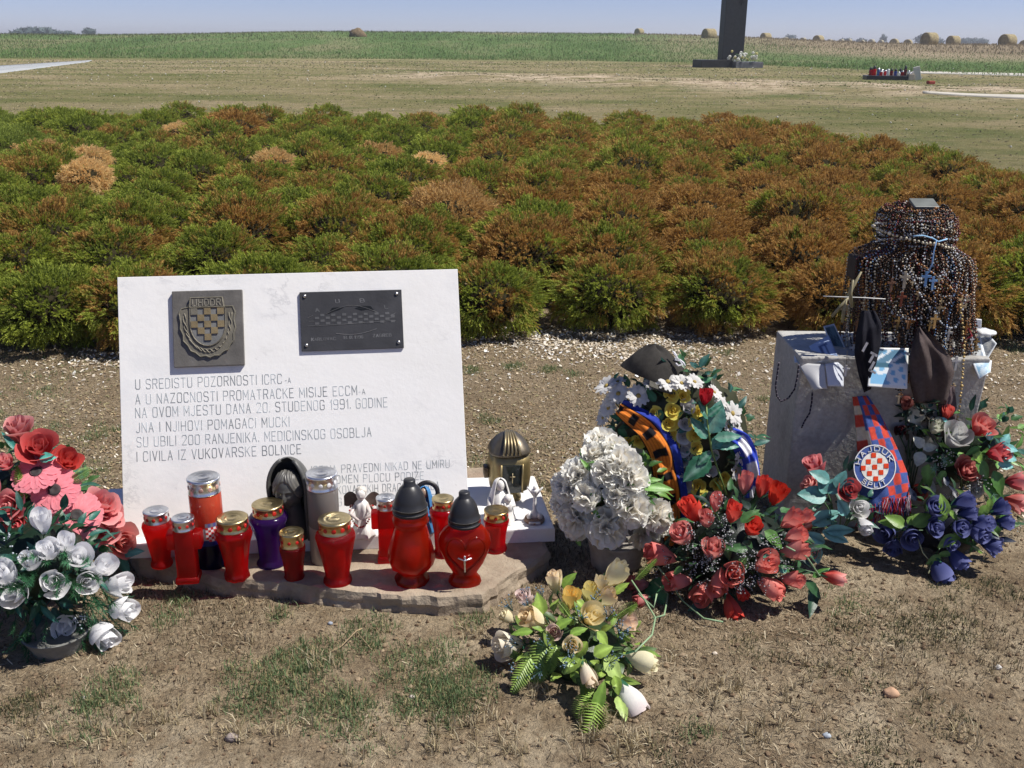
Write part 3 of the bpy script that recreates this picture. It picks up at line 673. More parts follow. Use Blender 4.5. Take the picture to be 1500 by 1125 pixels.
tube(mb, [QP(.34 + .4 * t, .28 - .05 * math.sin(math.pi * t) + .06 * t, .0085) for t in [i / 12 for i in range(13)]], .0009, DM, 5, (.19, .19, .19))
tube(mb, [QP(.25 + .5 * t, .62 + .13 * math.sin(math.pi * t), .0085) for t in [i / 12 for i in range(13)]], .0009, DM, 5, (.13, .13, .13))
plate(mb, [(.27, .62), (.31, .72), (.43, .73), (.38, .68), (.33, .66)][::-1], .008, .0088, DM, (.008, .01, .012), QP); plate(mb, [(.53, .70), (.6, .74), (.69, .73), (.72, .66), (.66, .68), (.6, .66)][::-1], .008, .0088, DM, (.008, .01, .012), QP); mb.build('engraved_emblem', pl2, smooth=False)
mb = MB()
for t, u0, v0, u1, h in [("KARLOVAC", .1, .17, .33, .05), ("18. IX 1996", .41, .185, .6, .05), ("ZAGREB", .7, .2, .88, .05), ("U", .35, .8, .385, .06), ("B", .59, .8, .63, .06), ("A", .15, .66, .185, .06), ("L", .83, .68, .86, .06)]:
    text_on(mb, t, u0, v0, u1, v0 + .003, h, DM, .0085, place=QP, thick=.16, col=(.17, .17, .17), var=.3)
mb.build('engraved_words', pl2, smooth=False)
# ================================================================== candles
def base_at(px, pyb, z, rpx):
    p = P(px, pyb, z); k = ppm(p); r = rpx / k; return Vector((p.x, p.y + r * .93, z)), k
def zof(px, py, Y): return at_depth(px, py, Y).z
def lid(mbx, c, r, z, h, m, col, hole=(.5, .02, .015), n=11):
    prof = [(r * 1.0, 0), (r * 1.03, .0), (r * 1.03, h * .08), (r, h * .12), (r, h * .82), (r * 1.05, h * .86), (r * 1.05, h), (r * .97, h * 1.05), (r * .8, h * 1.0), (r * .72, h * 1.05), (r * .6, h * .98), (r * .45, h * .98), (r * .38, h * 1.04), (r * .28, h * .98), (0, h * .98)]
    lathe(mbx, prof, m, (c.x, c.y, z), n=36, col=col)
    for i in range(n):
        a = math.pi * 2 * i / n - .9; rr = min(h * .2, r * .15); d = np.array((math.cos(a), math.sin(a), 0))
        B = basis(d); lathe(mbx, [(0, -.001), (rr, -.001), (rr, .0004), (rr * .9, .0007), (0, .0007)], GLOSS, np.array((c.x, c.y, z + h * .47)) + d * (r + .0002), B, 12, hole)
def finish_thing(root, label, grp=None): tag(root, label, 'grave candle', grp)
def candle(px, pyb, pyt, wpx, z, style, col, lidcol, label, grp='grave candles standing in front of the slab', lidm=None, bm=None):
    c, k = base_at(px, pyb, z, wpx * .33); k = ppm(c); R = wpx / 2 / k; H = zof(px, pyt, c.y) - z
    root = empty('grave_candle', c); body = MB(); L = MB(); m = bm or WAXR; g = lidm or GOLD
    if style == 'urn':
        hb = H * .82
        prof = [(R * .3, 0), (R * .68, 0), (R * .72, hb * .03), (R * .70, hb * .08), (R * .60, hb * .12), (R * .62, hb * .2), (R * .8, hb * .55), (R * .95, hb * .8), (R * 1.0, hb * .88), (R * .96, hb * .94), (R * .82, hb * .985), (R * .78, hb)]
        lathe(body, prof, m, c, n=32, col=col); lid(L, c, R * .78, z + hb - .002, H - hb, g, lidcol)
    elif style == 'jar':
        hb = H * .82
        prof = [(R * .3, 0), (R * .62, 0), (R * .68, hb * .04), (R * .66, hb * .09), (R * .58, hb * .14), (R * .66, hb * .4), (R * .82, hb * .72), (R * .95, hb * .86), (R * .98, hb * .92), (R * .8, hb)]
        lathe(body, prof, m, c, n=8 if grp == 'x' else 30, col=col, sq=(lambda a: 1 + .05 * math.cos(8 * a))); lid(L, c, R * .8, z + hb - .002, H - hb, g, lidcol)
    elif style == 'small':
        hb = H * .72
        prof = [(R * .3, 0), (R * .72, 0), (R * .78, hb * .05), (R * .72, hb * .12), (R * .8, hb * .5), (R * .98, hb * .85), (R * .97, hb * .95), (R * .88, hb)]
        lathe(body, prof, m, c, n=28, col=col); lid(L, c, R * .88, z + hb - .002, H - hb, g, lidcol, n=9)
    elif style == 'vase':
        hb = H * .84
        prof = [(R * .3, 0), (R * .75, 0), (R * .78, hb * .03), (R * .66, hb * .08), (R * .62, hb * .14), (R * .68, hb * .5), (R * .88, hb * .8), (R * 1.0, hb * .9), (R * .94, hb * .96), (R * .74, hb)]
        lathe(body, prof, m, c, n=32, col=col); lid(L, c, R * .76, z + hb - .002, H - hb, g, lidcol)
    elif style == 'flute':
        hb = H * .8
        prof = [(R * .3, 0), (R * .74, 0), (R * .8, hb * .05), (R * .74, hb * .12), (R * .68, hb * .2), (R * .72, hb * .5), (R * .92, hb * .86), (R * .95, hb * .93), (R * .82, hb)]
        lathe(body, prof, m, c, n=28, col=col); lid(L, c, R * .86, z + hb - .002, H - hb, g, lidcol, n=9)
    elif style == 'cross':
        hb = H * .84; w = R * 1.05; yw = .12; B = Bz(yw)
        box(body, (c.x, c.y, z + hb * .5), (w * 1.15, w * 1.0, hb), m, B, col, bev=w * .12); box(body, (c.x, c.y, z + hb * .78), (R * 2.1, w * .9, hb * .3), m, B, col, bev=w * .12); box(body, (c.x, c.y, z + hb * .06), (w * 1.35, w * 1.2, hb * .12), m, B, col, bev=w * .12)
        lid(L, c, w * .62, z + hb - .003, H - hb, g, lidcol, n=9)
    body.build('lamp_body', root); L.build('lid', root)
    if style != 'cross':
        w = MB(); lathe(w, [(0, .006), (R * .45, .006), (R * .45, H * .45), (0, H * .46)], MATTE, c, n=16, col=(.7, .3, .25)); w.build('wax', root)
    finish_thing(root, label, grp); return root
RED = (.62, .012, .010); RED2 = (.5, .01, .012); GO = (.62, .5, .26); SI = (.75, .77, .8)
candle(233, 834, 747, 44, ST_Z, 'urn', RED, SI, 'red pebbled candle with silver lid, at the far left end of the stone', lidm=SILVER)
candle(273, 857, 757, 47, ST_Z, 'cross', RED, SI, 'red cross-shaped candle with silver lid at the front left of the stone', lidm=SILVER)
candle(343.5, 854, 757, 54, ST_Z, 'jar', RED2, GO, 'red fluted candle with gold lid standing left of the purple candle', bm=WAX)
candle(394.5, 833, 737, 56, ST_Z, 'vase', (.13, .035, .28), GO, 'purple candle with gold lid beside the black Madonna bust', bm=WAX)
candle(429, 852, 778, 38, ST_Z, 'small', RED2, GO, 'smallest front candle, dark red with gold lid, in front of the black bust')
candle(492, 861, 759, 58, ST_Z, 'urn', RED2, GO, 'wide red candle with gold lid in front of the tall grey candle')
candle(567, 826, 727, 42, ST_Z, 'cross', RED, SI, 'red cross-shaped candle with silver lid partly behind the tall black-capped lantern', lidm=SILVER)
candle(649, 818, 729, 40, ST_Z, 'vase', (.55, .012, .03), GO, 'red candle with gold lid half hidden behind the heart lantern', bm=WAX)
candle(726.5, 811, 746, 40, ST_Z, 'flute', (.6, .02, .03), (.7, .5, .2), 'small red candle with gold lid right of the heart lantern', bm=WAX)
# tall striped and tall grey
def tall_candle(px, pyb, pyt, wpx, bands, lidc, label, emblem=False):
    c, k = base_at(px, pyb, ST_Z, wpx * .35); k = ppm(c); R = wpx / 2 / k; H = zof(px, pyt, c.y) - ST_Z
    root = empty('grave_candle', c); hb = H * .84; L = MB()
    for i, (a, b, col, m) in enumerate(bands):
        mb = MB(); lathe(mb, [(R * .97, a * hb), (R * .985, a * hb + .002), (R * .985, b * hb - .002), (R * .97, b * hb)], m, c, n=32, col=col, caps=(i == 0 or i == len(bands) - 1)); mb.build('lamp_band', root)
    w = MB(); lathe(w, [(0, .005), (R * .8, .005), (R * .8, hb * .42), (R * .2, hb * .43), (0, hb * .43)], MATTE, c, n=24, col=(.7, .62, .52)); w.build('wax', root)
    lid(L, c, R * .96, ST_Z + hb, H - hb, SILVER, lidc, hole=(.5, .3, .25) if emblem else (.75, .75, .75)); L.build('lid', root)
    if emblem:
        mb = MB(); Rr = R * 1.0
        def cyl(u, v): a = -math.pi / 2 + u; return (c.x + Rr * 1.005 * math.cos(a), c.y + Rr * 1.005 * math.sin(a), ST_Z + v)
        for i in range(5):
            for j in range(6):
                u0 = .15 + i * .16; v0 = hb * (.565 - j * .032); wd = .16
                if j == 5 and i in (0, 4): continue
                colr = (.6, .03, .03) if (i + j) % 2 == 0 else (.8, .8, .8)
                mb.add([cyl(u0, v0), cyl(u0 + wd, v0), cyl(u0 + wd, v0 + hb * .031), cyl(u0, v0 + hb * .031)], [(0, 1, 2, 3)], MATTE, colr)
        for i in range(5):
            u0 = .15 + i * .16; v0 = hb * .6; mb.add([cyl(u0, v0), cyl(u0 + .15, v0), cyl(u0 + .17, v0 + hb * .05), cyl(u0 - .01, v0 + hb * .05)], [(0, 1, 2, 3)], MATTE, (.1, .1, .3) if i % 2 else (.2, .2, .25))
        mb.build('chequered_emblem', root, smooth=False)
    tag(root, label, 'grave candle', 'grave candles standing in front of the slab'); return root
tall_candle(306, 833, 699, 46, [(0, .34, (.012, .02, .1), WAX), (.34, .42, (.04, .09, .5), WAX), (.42, .58, (.62, .62, .64), CLEARW), (.58, 1, (.72, .1, .05), CLEARW)], SI, 'tall candle banded red, white and blue with a chequered shield emblem', True)
tall_candle(475.5, 826, 693, 45, [(0, .5, (.55, .5, .44), CLEARW), (.5, 1, (.30, .27, .25), CLEARW)], SI, 'tall smoky grey candle with silver lid right of the black bust')
# black-capped lanterns
def cap(mb, c, r, z, h, ring=True):
    prof = [(r * .98, 0), (r * 1.06, .0), (r * 1.06, h * .07), (r, h * .09), (r, h * .17), (r * 1.04, h * .18), (r * 1.04, h * .22), (r * .98, h * .24), (r * .93, h * .38), (r * .82, h * .55), (r * .62, h * .72), (r * .42, h * .82), (r * .36, h * .84), (r * .36, h * .97), (r * .32, h), (0, h)]
    lathe(mb, prof, BLACKCAP, (c.x, c.y, z), n=40, col=(.025, .025, .027))
    for v in (.07, .2): 
        tube(mb, [(c.x + r * 1.055 * math.cos(a), c.y + r * 1.055 * math.sin(a), z + h * v) for a in [i * math.pi / 18 for i in range(37)]], r * .015, BLACKCAP, 5, (.12, .11, .1))
AMB = (.52, .045, .012)
c, k = base_at(601.5, 862, ST_Z, 24); k = ppm(c); R = 35 / k; H = zof(601.5, 700, c.y) - ST_Z
root = empty('grave_lantern', c); tag(root, 'tall amber-red lantern with black domed cap, left of the heart lantern', 'grave lantern')
mb = MB(); hb = H * .69
lathe(mb, [(R * .3, 0), (R * .70, 0), (R * .74, hb * .03), (R * .72, hb * .07), (R * .58, hb * .13), (R * .6, hb * .17), (R * .9, hb * .24), (R * 1.0, hb * .34), (R * .93, hb * .48), (R * .78, hb * .65), (R * .68, hb * .78), (R * .66, hb * .82), (R * .76, hb * .85), (R * .76, hb * .89), (R * .7, hb * .91), (R * .74, hb * .95), (R * .7, hb)], WAX, c, n=10, col=AMB, sq=None)
mb.build('glass_body', root); mb = MB(); cap(mb, c, R * .68, ST_Z + hb - .004, H - hb); mb.build('cap', root)
w = MB(); lathe(w, [(0, .02), (R * .5, .02), (R * .5, H * .3), (0, H * .31)], MATTE, c, n=16, col=(.75, .25, .12)); w.build('wax', root)
# heart
c, k = base_at(680, 865, ST_Z, 24); k = ppm(c); R = 38 / k; H = zof(680, 720, c.y) - ST_Z
root = empty('grave_lantern', c); tag(root, 'heart-shaped amber-red lantern with black cap and small silver crucifix ornament', 'grave lantern')
mb = MB(); hb = H * .66; prof = [(R * .3, 0), (R * .6, 0), (R * .64, hb * .04), (R * .6, hb * .1), (R * .46, hb * .17), (R * .5, hb * .22), (R * .72, hb * .36), (R * .93, hb * .56), (R * 1.0, hb * .7), (R * .95, hb * .82), (R * .75, hb * .93), (R * .62, hb * .97), (R * .62, hb * 1.06)]
lathe(mb, prof, WAX, c, n=36, col=AMB, sq=lambda a: 1 / math.sqrt(math.cos(a) ** 2 + (math.sin(a) / .72) ** 2))
def heart(t, s): return (s * 16 * math.sin(t) ** 3 / 17, s * (13 * math.cos(t) - 5 * math.cos(2 * t) - 2 * math.cos(3 * t) - math.cos(4 * t)) / 17)
B = Bz(.1); L = []
for i in range(41):
    u, v = heart(i * math.pi / 20, R * .78); v = v * 1.25 + hb * .60
    rr = np.interp(v, [q[1] for q in prof], [q[0] for q in prof]); dy = math.sqrt(max(0, 1 - (u / rr) ** 2)) * rr * .72 if abs(u) < rr else 0
    L.append(np.array((u, -dy * 1.0, v)) @ B + np.array(c))
tube(mb, L, R * .055, WAX, 8, AMB); mb.build('glass_body', root)
mb = MB(); cap(mb, c, R * .58, ST_Z + hb, H - hb); mb.build('cap', root)
w = MB(); lathe(w, [(0, .03), (R * .3, .03), (R * .3, H * .3), (0, H * .31)], MATTE, c, n=16, col=(.75, .25, .12)); w.build('wax', root)
mb = MB(); q = np.array(c) + np.array((.003, -R * .74, hb * .55)); s = R * .34
tube(mb, [q + (0, 0, -s * 1.5), q + (0, 0, s * .45)], s * .1, SILVER, 6, (.8, .8, .8)); tube(mb, [q + (-s * .75, -.002, s * .25), q + (0, -.004, s * -.05), q + (s * .75, -.002, s * .25)], s * .09, SILVER, 6, (.9, .9, .9)); ellip(mb, q + (0, -.004, .01), (s * .13, s * .13, s * .17), SILVER, col=(.9, .9, .9)); ellip(mb, q + (0, -.003, -s * .35), (s * .12, s * .1, s * .4), SILVER, col=(.9, .9, .9)); mb.build('crucifix', root)
# ================================================================== figures
def face_f(p):
    """unit direction -> radius; the face looks along -y"""
    x, y, z = p; k = 1.0
    if y < .2:
        g = lambda cx, cz, sx, sz, a: a * math.exp(-((x - cx) / sx) ** 2 - ((z - cz) / sz) ** 2)
        k += g(0, -.08, .10, .22, .16) + g(0, -.24, .13, .08, .08) - g(.32, .08, .17, .10, .075) - g(-.32, .08, .17, .10, .075) + g(.32, .05, .11, .045, .03) + g(-.32, .05, .11, .045, .03)
        k += g(0, -.43, .17, .045, .07) + g(0, -.52, .14, .04, .06) - g(0, -.475, .2, .016, .04) + g(0, -.75, .2, .13, .06) + g(.3, .24, .22, .06, .03) + g(-.3, .24, .22, .06, .03) + g(.42, -.25, .2, .2, .02) + g(-.42, -.25, .2, .2, .02)
    return k
BLK = attrmat('black_resin', .42, spec=.5, amt=.2, ns=30, bns=140, bd=.0004)
def bust(px, pyb, pyt, wpx):
    c, k = base_at(px, pyb, BT_Z, 16); k = ppm(c); H = zof(px, pyt, c.y) - BT_Z; R = wpx / 2 / k; col = (.085, .085, .08)
    root = empty('madonna_bust', c); tag(root, 'black veiled Madonna bust with lowered face, behind the candles by the slab', 'bust'); B = Bz(-.12); c = np.array(c)
    mb = MB(); hz = H * .62; tilt = Matrix.Rotation(R_(14), 3, 'X') ; T = np.array(Matrix.Rotation(R_(9), 3, 'X')).T @ B
    ellip(mb, c + np.array((0, -R * .38, hz)) @ B, (R * .66, R * .66, R * .92), BLK, T, 110, 80, col, lambda p: 1 + (face_f(p) - 1) * 1.45)
    # neck and chest
    tube(mb, [c + np.array(v) @ B for v in ((0, 0, 0), (0, -R * .05, H * .2), (0, -R * .12, hz - R * .45), (0, -R * .1, hz))], [R * .85, R * .7, R * .34, R * .34], BLK, 20, col)
    mb.build('head', root)
    mb = MB()
    def hair_f(p):
        x, y, z = p; t = .70 - 1.25 * x * x; k = 1 / (1 + math.exp(-(z - t) / .035)); st = .018 * math.sin((abs(x) * 1.2 + z * .8) * 34) - .05 * math.exp(-(x / .05) ** 2)
        return .86 + k * (.25 + st) if y < .5 else .9
    ellip(mb, c + np.array((0, -R * .38, hz)) @ B, (R * .66, R * .66, R * .92), BLK, T, 110, 80, (.11, .105, .095), hair_f)
    mb.build('hair', root)
    # veil: open shell round the head falling to the base
    mb = MB(); V = []; nu, nv = 33, 22
    for i in range(nu):
        a = math.pi * (-.64 + 1.28 * i / (nu - 1)) + math.pi / 2          # opening faces -y
        for j in range(nv):
            t = j / (nv - 1)
            if t < .45: b = t / .45 * math.pi / 2; rr = math.sin(b); zz = hz + R * .05 + (H - hz - R * .05) * math.cos(b)
            else: u = (t - .45) / .55; rr = 1 - .05 * math.sin(u * 3.1); zz = (hz + R * .05) * (1 - u)
            w = 1 + .03 * math.sin(a * 9) * max(0, t - .4) * 1.6
            V.append(c + np.array((rr * R * w * math.cos(a), rr * R * .95 * w * math.sin(a) - (.18 * R if t < .45 else .18 * R * (1 - (t - .45))), zz)) @ B)
    m_ = len(V); V2 = [v for v in V]
    cc = c + np.array((0, 0, hz)); V2 += [v + (np.array((cc[0], cc[1], v[2])) - v) * .10 for v in V]
    F = gridf(nu, nv) + [tuple(i + m_ for i in f)[::-1] for f in gridf(nu, nv)]
    for j in range(nv - 1): F.append((j + 1, j, m_ + j, m_ + j + 1)); q = (nu - 1) * nv; F.append((q + j, q + j + 1, m_ + q + j + 1, m_ + q + j))
    mb.add(V2, F, BLK, col)
    tube(mb, [V[j] for j in range(2, nv)], R * .09, BLK, 8, col); tube(mb, [V[(nu - 1) * nv + j] for j in range(2, nv)], R * .09, BLK, 8, col)
    mb.build('veil', root)
bust(428, 789, 668, 61)
def madonna(px, pyb, pyt, wpx, z, mat_, cloth, skin, name, label, yaw=0., child=False, halo=False):
    c, k = base_at(px, pyb, z, wpx * .25); k = ppm(c); H = zof(px, pyt, c.y) - z; R = wpx / 2 / k; B = Bz(yaw); c = np.array(c)
    root = empty(name, c); tag(root, label, 'figurine')
    mb = MB(); hr = R * .42; hz = H - hr * 1.25
    fold = lambda a: 1 + .07 * math.cos(a * 7 + 1) + .04 * math.cos(a * 11)
    lathe(mb, [(R * .4, 0), (R * 1.0, 0), (R * 1.02, H * .04), (R * .9, H * .15), (R * .84, H * .32), (R * .8, H * .48), (R * .62, H * .6), (R * .4, H * .68), (R * .2, H * .76)], mat_, c, B, 36, cloth, sq=fold); mb.build('robe', root)
    mb = MB(); T = np.array(Matrix.Rotation(R_(18), 3, 'X')).T @ B
    ellip(mb, c + np.array((0, -hr * .15, hz)) @ B, (hr * .72, hr * .78, hr * .98), mat_, T, 40, 32, skin, face_f); tube(mb, [c + np.array((0, 0, H * .66)) @ B, c + np.array((0, 0, hz)) @ B], hr * .4, mat_, 10, skin); mb.build('head', root)
    mb = MB(); V = []; nu, nv = 25, 14
    for i in range(nu):
        a = math.pi * (-.72 + 1.44 * i / (nu - 1)) + math.pi / 2
        for j in range(nv):
            t = j / (nv - 1)
            if t < .5: b = t / .5 * math.pi / 2; rr = math.sin(b) * hr * 1.12; zz = hz + hr * .1 + hr * 1.12 * math.cos(b)
            else: u = (t - .5) / .5; rr = hr * 1.12 + (R * .9 - hr * 1.12) * u ** .8; zz = hz + hr * .1 - (hz - H * .3) * u
            V.append(c + np.array((rr * math.cos(a), rr * math.sin(a), zz)) @ B)
    mb.add(V, gridf(nu, nv), mat_, cloth); tube(mb, [V[j] for j in range(nv)], hr * .1, mat_, 6, cloth); tube(mb, [V[(nu - 1) * nv + j] for j in range(nv)], hr * .1, mat_, 6, cloth); mb.build('veil', root)
    mb = MB()
    for s in (-1, 1): tube(mb, [c + np.array(v) @ B for v in ((s * R * .66, 0, H * .56), (s * R * .78, -R * .45, H * .4), (s * R * .18, -R * .95, H * .46))], [R * .2, R * .2, R * .1], mat_, 9, cloth); ellip(mb, c + np.array((s * R * .09, -R * .98, H * .5)) @ B, (R * .09, R * .1, R * .17), mat_, B, col=skin)
    mb.build('sleeves', root)
    if child: mb = MB(); ellip(mb, c + np.array((R * .35, -R * .75, H * .62)) @ B, (R * .27, R * .27, R * .3), mat_, B, col=skin, nu=24, nv=18, f=face_f); ellip(mb, c + np.array((R * .4, -R * .6, H * .42)) @ B, (R * .3, R * .3, R * .5), mat_, B, col=cloth); mb.build('child', root)
    if halo: mb = MB(); hc = c + np.array((R * .1, R * .3, H * .8)) @ B; lathe(mb, [(R * .62, 0), (R * .95, 0), (R * .95, .006), (R * .62, .006), (R * .62, 0)], BLK, hc, basis((.1, -1, .3)), 28, (.02, .018, .02), caps=False); mb.build('halo', root)
    return root
madonna(732, 767, 700, 44, BT_Z, CERAM, (.8, .79, .76), (.78, .77, .74), 'madonna_figurine', 'small white plaster Madonna holding a child, right of the heart lantern', .25, child=True)
madonna(622, 779, 712, 40, BT_Z, GLOSS, (.06, .2, .42), (.35, .25, .18), 'madonna_figurine', 'painted figurine in blue robe with dark halo behind the black-capped lantern', -.2, halo=True)
# angel with rosary
c, k = base_at(530, 789, BT_Z, 12); k = ppm(c); H = zof(530, 714, c.y) - BT_Z; R = 20 / k; cc = np.array(c)
root = empty('angel_figurine', c); tag(root, 'small white angel figurine with dark wings and a red bead chain', 'figurine')
mb = MB(); lathe(mb, [(R * .3, 0), (R * .85, 0), (R * .9, H * .05), (R * .6, H * .22), (R * .42, H * .42), (R * .5, H * .55), (R * .46, H * .68), (R * .15, H * .78)], CERAM, cc, n=30, col=(.78, .76, .73), sq=lambda a: 1 + .1 * math.cos(a * 6)); mb.build('robe', root)
mb = MB(); ellip(mb, cc + (0, -.004, H * .86), (R * .34, R * .34, R * .42), CERAM, nu=36, nv=28, col=(.78, .74, .7), f=face_f); mb.build('head', root)
mb = MB(); ellip(mb, cc + (0, R * .08, H * .9), (R * .4, R * .36, R * .42), CERAM, nu=18, nv=12, col=(.6, .56, .5), f=lambda q: 1 + .1 * math.sin(q[0] * 14) * math.sin(q[2] * 12)); mb.build('hair', root)
for s in (-1, 1):
    mb = MB(); V = []
    for i in range(8):
        u = i / 7
        for j in range(6): v = j / 5; V.append(cc + np.array((s * R * (.2 + 1.15 * u), R * (.35 + .15 * u), H * (.72 - .05 * u + .16 * math.sin(u * 2.6) - (.42 - .2 * u + .04 * math.sin(u * 18)) * v))))
    V2 = [v + (0, .004, 0) for v in V]; mb.add(V + V2, gridf(8, 6) + [tuple(x + 48 for x in f)[::-1] for f in gridf(8, 6)], CERAM, (.1, .07, .06)); mb.build('wing', root)
mb = MB()
for s in (-1, 1): tube(mb, [cc + np.array(v) for v in ((s * R * .4, 0, H * .64), (s * R * .75, -R * .6, H * .52), (s * R * .12, -R * .85, H * .42))], [R * .16, R * .17, R * .1], CERAM, 8, (.62, .55, .52))
mb.build('arms', root); mb = MB()
for i in range(44):
    a = i / 44 * 2 * math.pi; bead(mb, cc + np.array((R * .82 * math.cos(a), -R * .2 - R * .72 * abs(math.sin(a)) ** .7 if math.sin(a) < 0 else R * .45 * math.sin(a), H * (.50 + .09 * math.cos(2 * a) + (-.12 if math.sin(a) < 0 else .1) * abs(math.sin(a))))), R * .085, BEAD, (.4, .03, .03) if i % 4 else (.7, .6, .5))
mb.build('bead_chain', root)
# small crucifix figure on a base
c, k = base_at(783, 768, BT_Z, 12); k = ppm(c); H = zof(783, 712, c.y) - BT_Z; cc = np.array(c); w = 14 / k
root = empty('angel_candlestick', c); tag(root, 'small white figure standing on a brown stand at the right end of the base', 'figurine')
mb = MB(); lathe(mb, [(w * .5, 0), (w * 1.05, 0), (w * 1.1, w * .2), (w * 1.0, w * .45), (w * .6, w * .5), (0, w * .52)], CERAM, cc, n=24, col=(.25, .15, .1)); box(mb, cc + (0, -w * 1.0, w * .24), (w * 1.2, w * .15, w * .3), SILVER, col=(.6, .6, .65), bev=.001); mb.build('stand', root)
mb = MB(); lathe(mb, [(w * .2, w * .5), (w * .5, w * .5), (w * .42, w * .9), (w * .2, w * 1.3), (w * .17, H * .7), (w * .26, H * .8), (w * .4, H * .88), (w * .2, H * .93)], CERAM, cc, n=20, col=(.78, .77, .76)); 
for s in (-1, 1): tube(mb, [cc + np.array(v) for v in ((0, 0, H * .72), (s * w * .4, -.002, H * .86), (s * w * .8, -.004, H * .98))], [w * .2, w * .15, w * .08], CERAM, 8, (.78, .77, .76)); ellip(mb, cc + (s * w * .55, -w * .4, w * .75), (w * .28, w * .25, w * .38), CERAM, col=(.76, .75, .73))
ellip(mb, cc + (0, -.002, H * .96), (w * .2, w * .2, w * .26), CERAM, nu=24, nv=18, col=(.8, .78, .75), f=face_f); mb.build('figure', root)
# aged brass lantern
c, k = base_at(745, 738, BT_Z, 26); k = ppm(c); H = zof(745, 634, c.y) - BT_Z; R = 32 / k; cc = np.array(c); B = Bz(.15)
root = empty('grave_lantern', c); tag(root, 'aged brass lantern with ribbed domed lid and dark window at the back right', 'grave lantern')
sqf = lambda a: 1 / max(abs(math.cos(a)) ** 3.2 + abs(math.sin(a)) ** 3.2, 1e-6) ** (1 / 3.2)
mb = MB(); hb = H * .74; lathe(mb, [(R * .3, 0), (R * .55, 0), (R * .55, hb * .06), (R * .45, hb * .12), (R * .62, hb * .2), (R * .88, hb * .27), (R * .95, hb * .5), (R * .93, hb * .8), (R * .86, hb)], BRASS, cc, B, 40, (.36, .28, .13), sq=sqf); mb.build('lantern_body', root)
mb = MB(); lathe(mb, [(R * .86, hb), (R * .93, hb * 1.01), (R * .92, hb * 1.05), (R * .82, hb * 1.13), (R * .62, hb * 1.24), (R * .38, hb * 1.33), (R * .1, hb * 1.36)], BRASS, cc, B, 40, (.17, .145, .11), sq=sqf)
for j in range(5):
    x = (j - 2) * R * .17
    tube(mb, [cc + np.array((x * (.5 + .6 * t), -R * .93 * math.sin(t * 1.57) - .002, hb * (1.37 - .32 * (1 - math.cos(t * 1.57))))) @ B for t in [i / 8 for i in range(-1, 9)]], R * .06, BRASS, 7, (.33, .27, .16))
mb.build('lid', root)
mb = MB(); qc = cc + np.array((0, -R * .95, hb * .56)) @ B; box(mb, qc, (R * .92, .004, hb * .58), BLACKST, B, (.02, .025, .025), bev=.001)
for s in (-1, 1): tube(mb, [cc + np.array((s * R * .48, -R * .965, hb * v)) @ B for v in (.27, .55, .86)], R * .05, BRASS, 6, (.42, .33, .16))
mb.build('window', root); mb = MB(); q = cc + np.array((R * .02, -R * 1.0, hb * .58)) @ B; tube(mb, [q + (0, 0, -R * .22), q + (0, 0, R * .25)], R * .022, BRASS, 5, (.6, .5, .3)); tube(mb, [q + (-R * .12, 0, R * .08), q + (R * .12, 0, R * .08)], R * .02, BRASS, 5, (.6, .5, .3)); mb.build('crucifix', root)
mb = MB(); box(mb, cc + np.array((-R * 1.05, 0, hb * .58)) @ B, (R * .22, R * .5, hb * .22), BRASS, B, (.12, .09, .06), bev=.003); mb.build('side_handle', root)
# ================================================================== artificial flowers
def rose(mb, pos, axis, R, L, op, col, col2=None, n=13, roll=0., seed=0, sepal=(.05, .16, .09)):
    r = random.Random(seed); B = basis(axis, roll); col = np.array(col); col2 = np.array(col2 if col2 is not None else np.clip(col * 1.25 + .03, 0, .9))
    nu, nv = 8, 7; ox = np.array((0, 0, -L * .5))
    for i in range(n):
        t = i / (n - 1); a0 = i * 2.4 + r.uniform(-.2, .2); rb = R * (.10 + .62 * t ** .9); hgt = L * (1.0 - .10 * t + r.uniform(-.05, .04)); hw = 1.75 - .85 * t + (.25 if n < 10 else 0)
        V = []; C = []
        flare = op * (t ** 1.5) * r.uniform(.8, 1.2); ph = r.uniform(0, 6)
        for a in range(nu):
            u = -1 + 2 * a / (nu - 1)
            for b in range(nv):
                v = b / (nv - 1)
                bulge = math.sin(min(1, v * 1.25) * math.pi / 2) * (1 + .12 * math.sin(v * math.pi))
                rad = rb * (.25 + .75 * bulge) + flare * R * (.55 * v ** 2.2 + .45 * max(0, v - .6)) * (1 - .25 * u * u)
                rad += R * .045 * math.sin(u * 5 + ph) * v * (.4 + op) + R * .02 * i / n
                z = hgt * v - hgt * .16 * u * u * v - flare * L * .42 * max(0, v - .55) ** 1.2 + R * .05 * math.sin(u * 4 + ph * 2) * v * op
                az = a0 + u * hw * (.55 + .45 * math.sin(v * 2.2)) / 1.0
                V.append((rad * math.cos(az), rad * math.sin(az), z)); k = min(1, max(0, (v - .55) / .45)) * .8 + .2 * abs(u) * v
                C.append(col * (1 - k) + col2 * k)
        mb.add(xf(np.array(V) + ox, pos, B), gridf(nu, nv), PETAL, C)
    # calyx
    for i in range(5):
        a = i * 1.257; V = []
        for j in range(4):
            t = j / 3; w = (1 - t) * .38 + .02
            for s in (-1, 1): az = a + s * w; rr = R * (.2 + .62 * math.sin(t * 1.3)); V.append((rr * math.cos(az), rr * math.sin(az), -L * .04 + L * .42 * t * (1 - .25 * t)))
        mb.add(xf(np.array(V) + ox, pos, B) , [(0, 1, 3, 2), (2, 3, 5, 4), (4, 5, 7, 6)], LEAF, sepal)
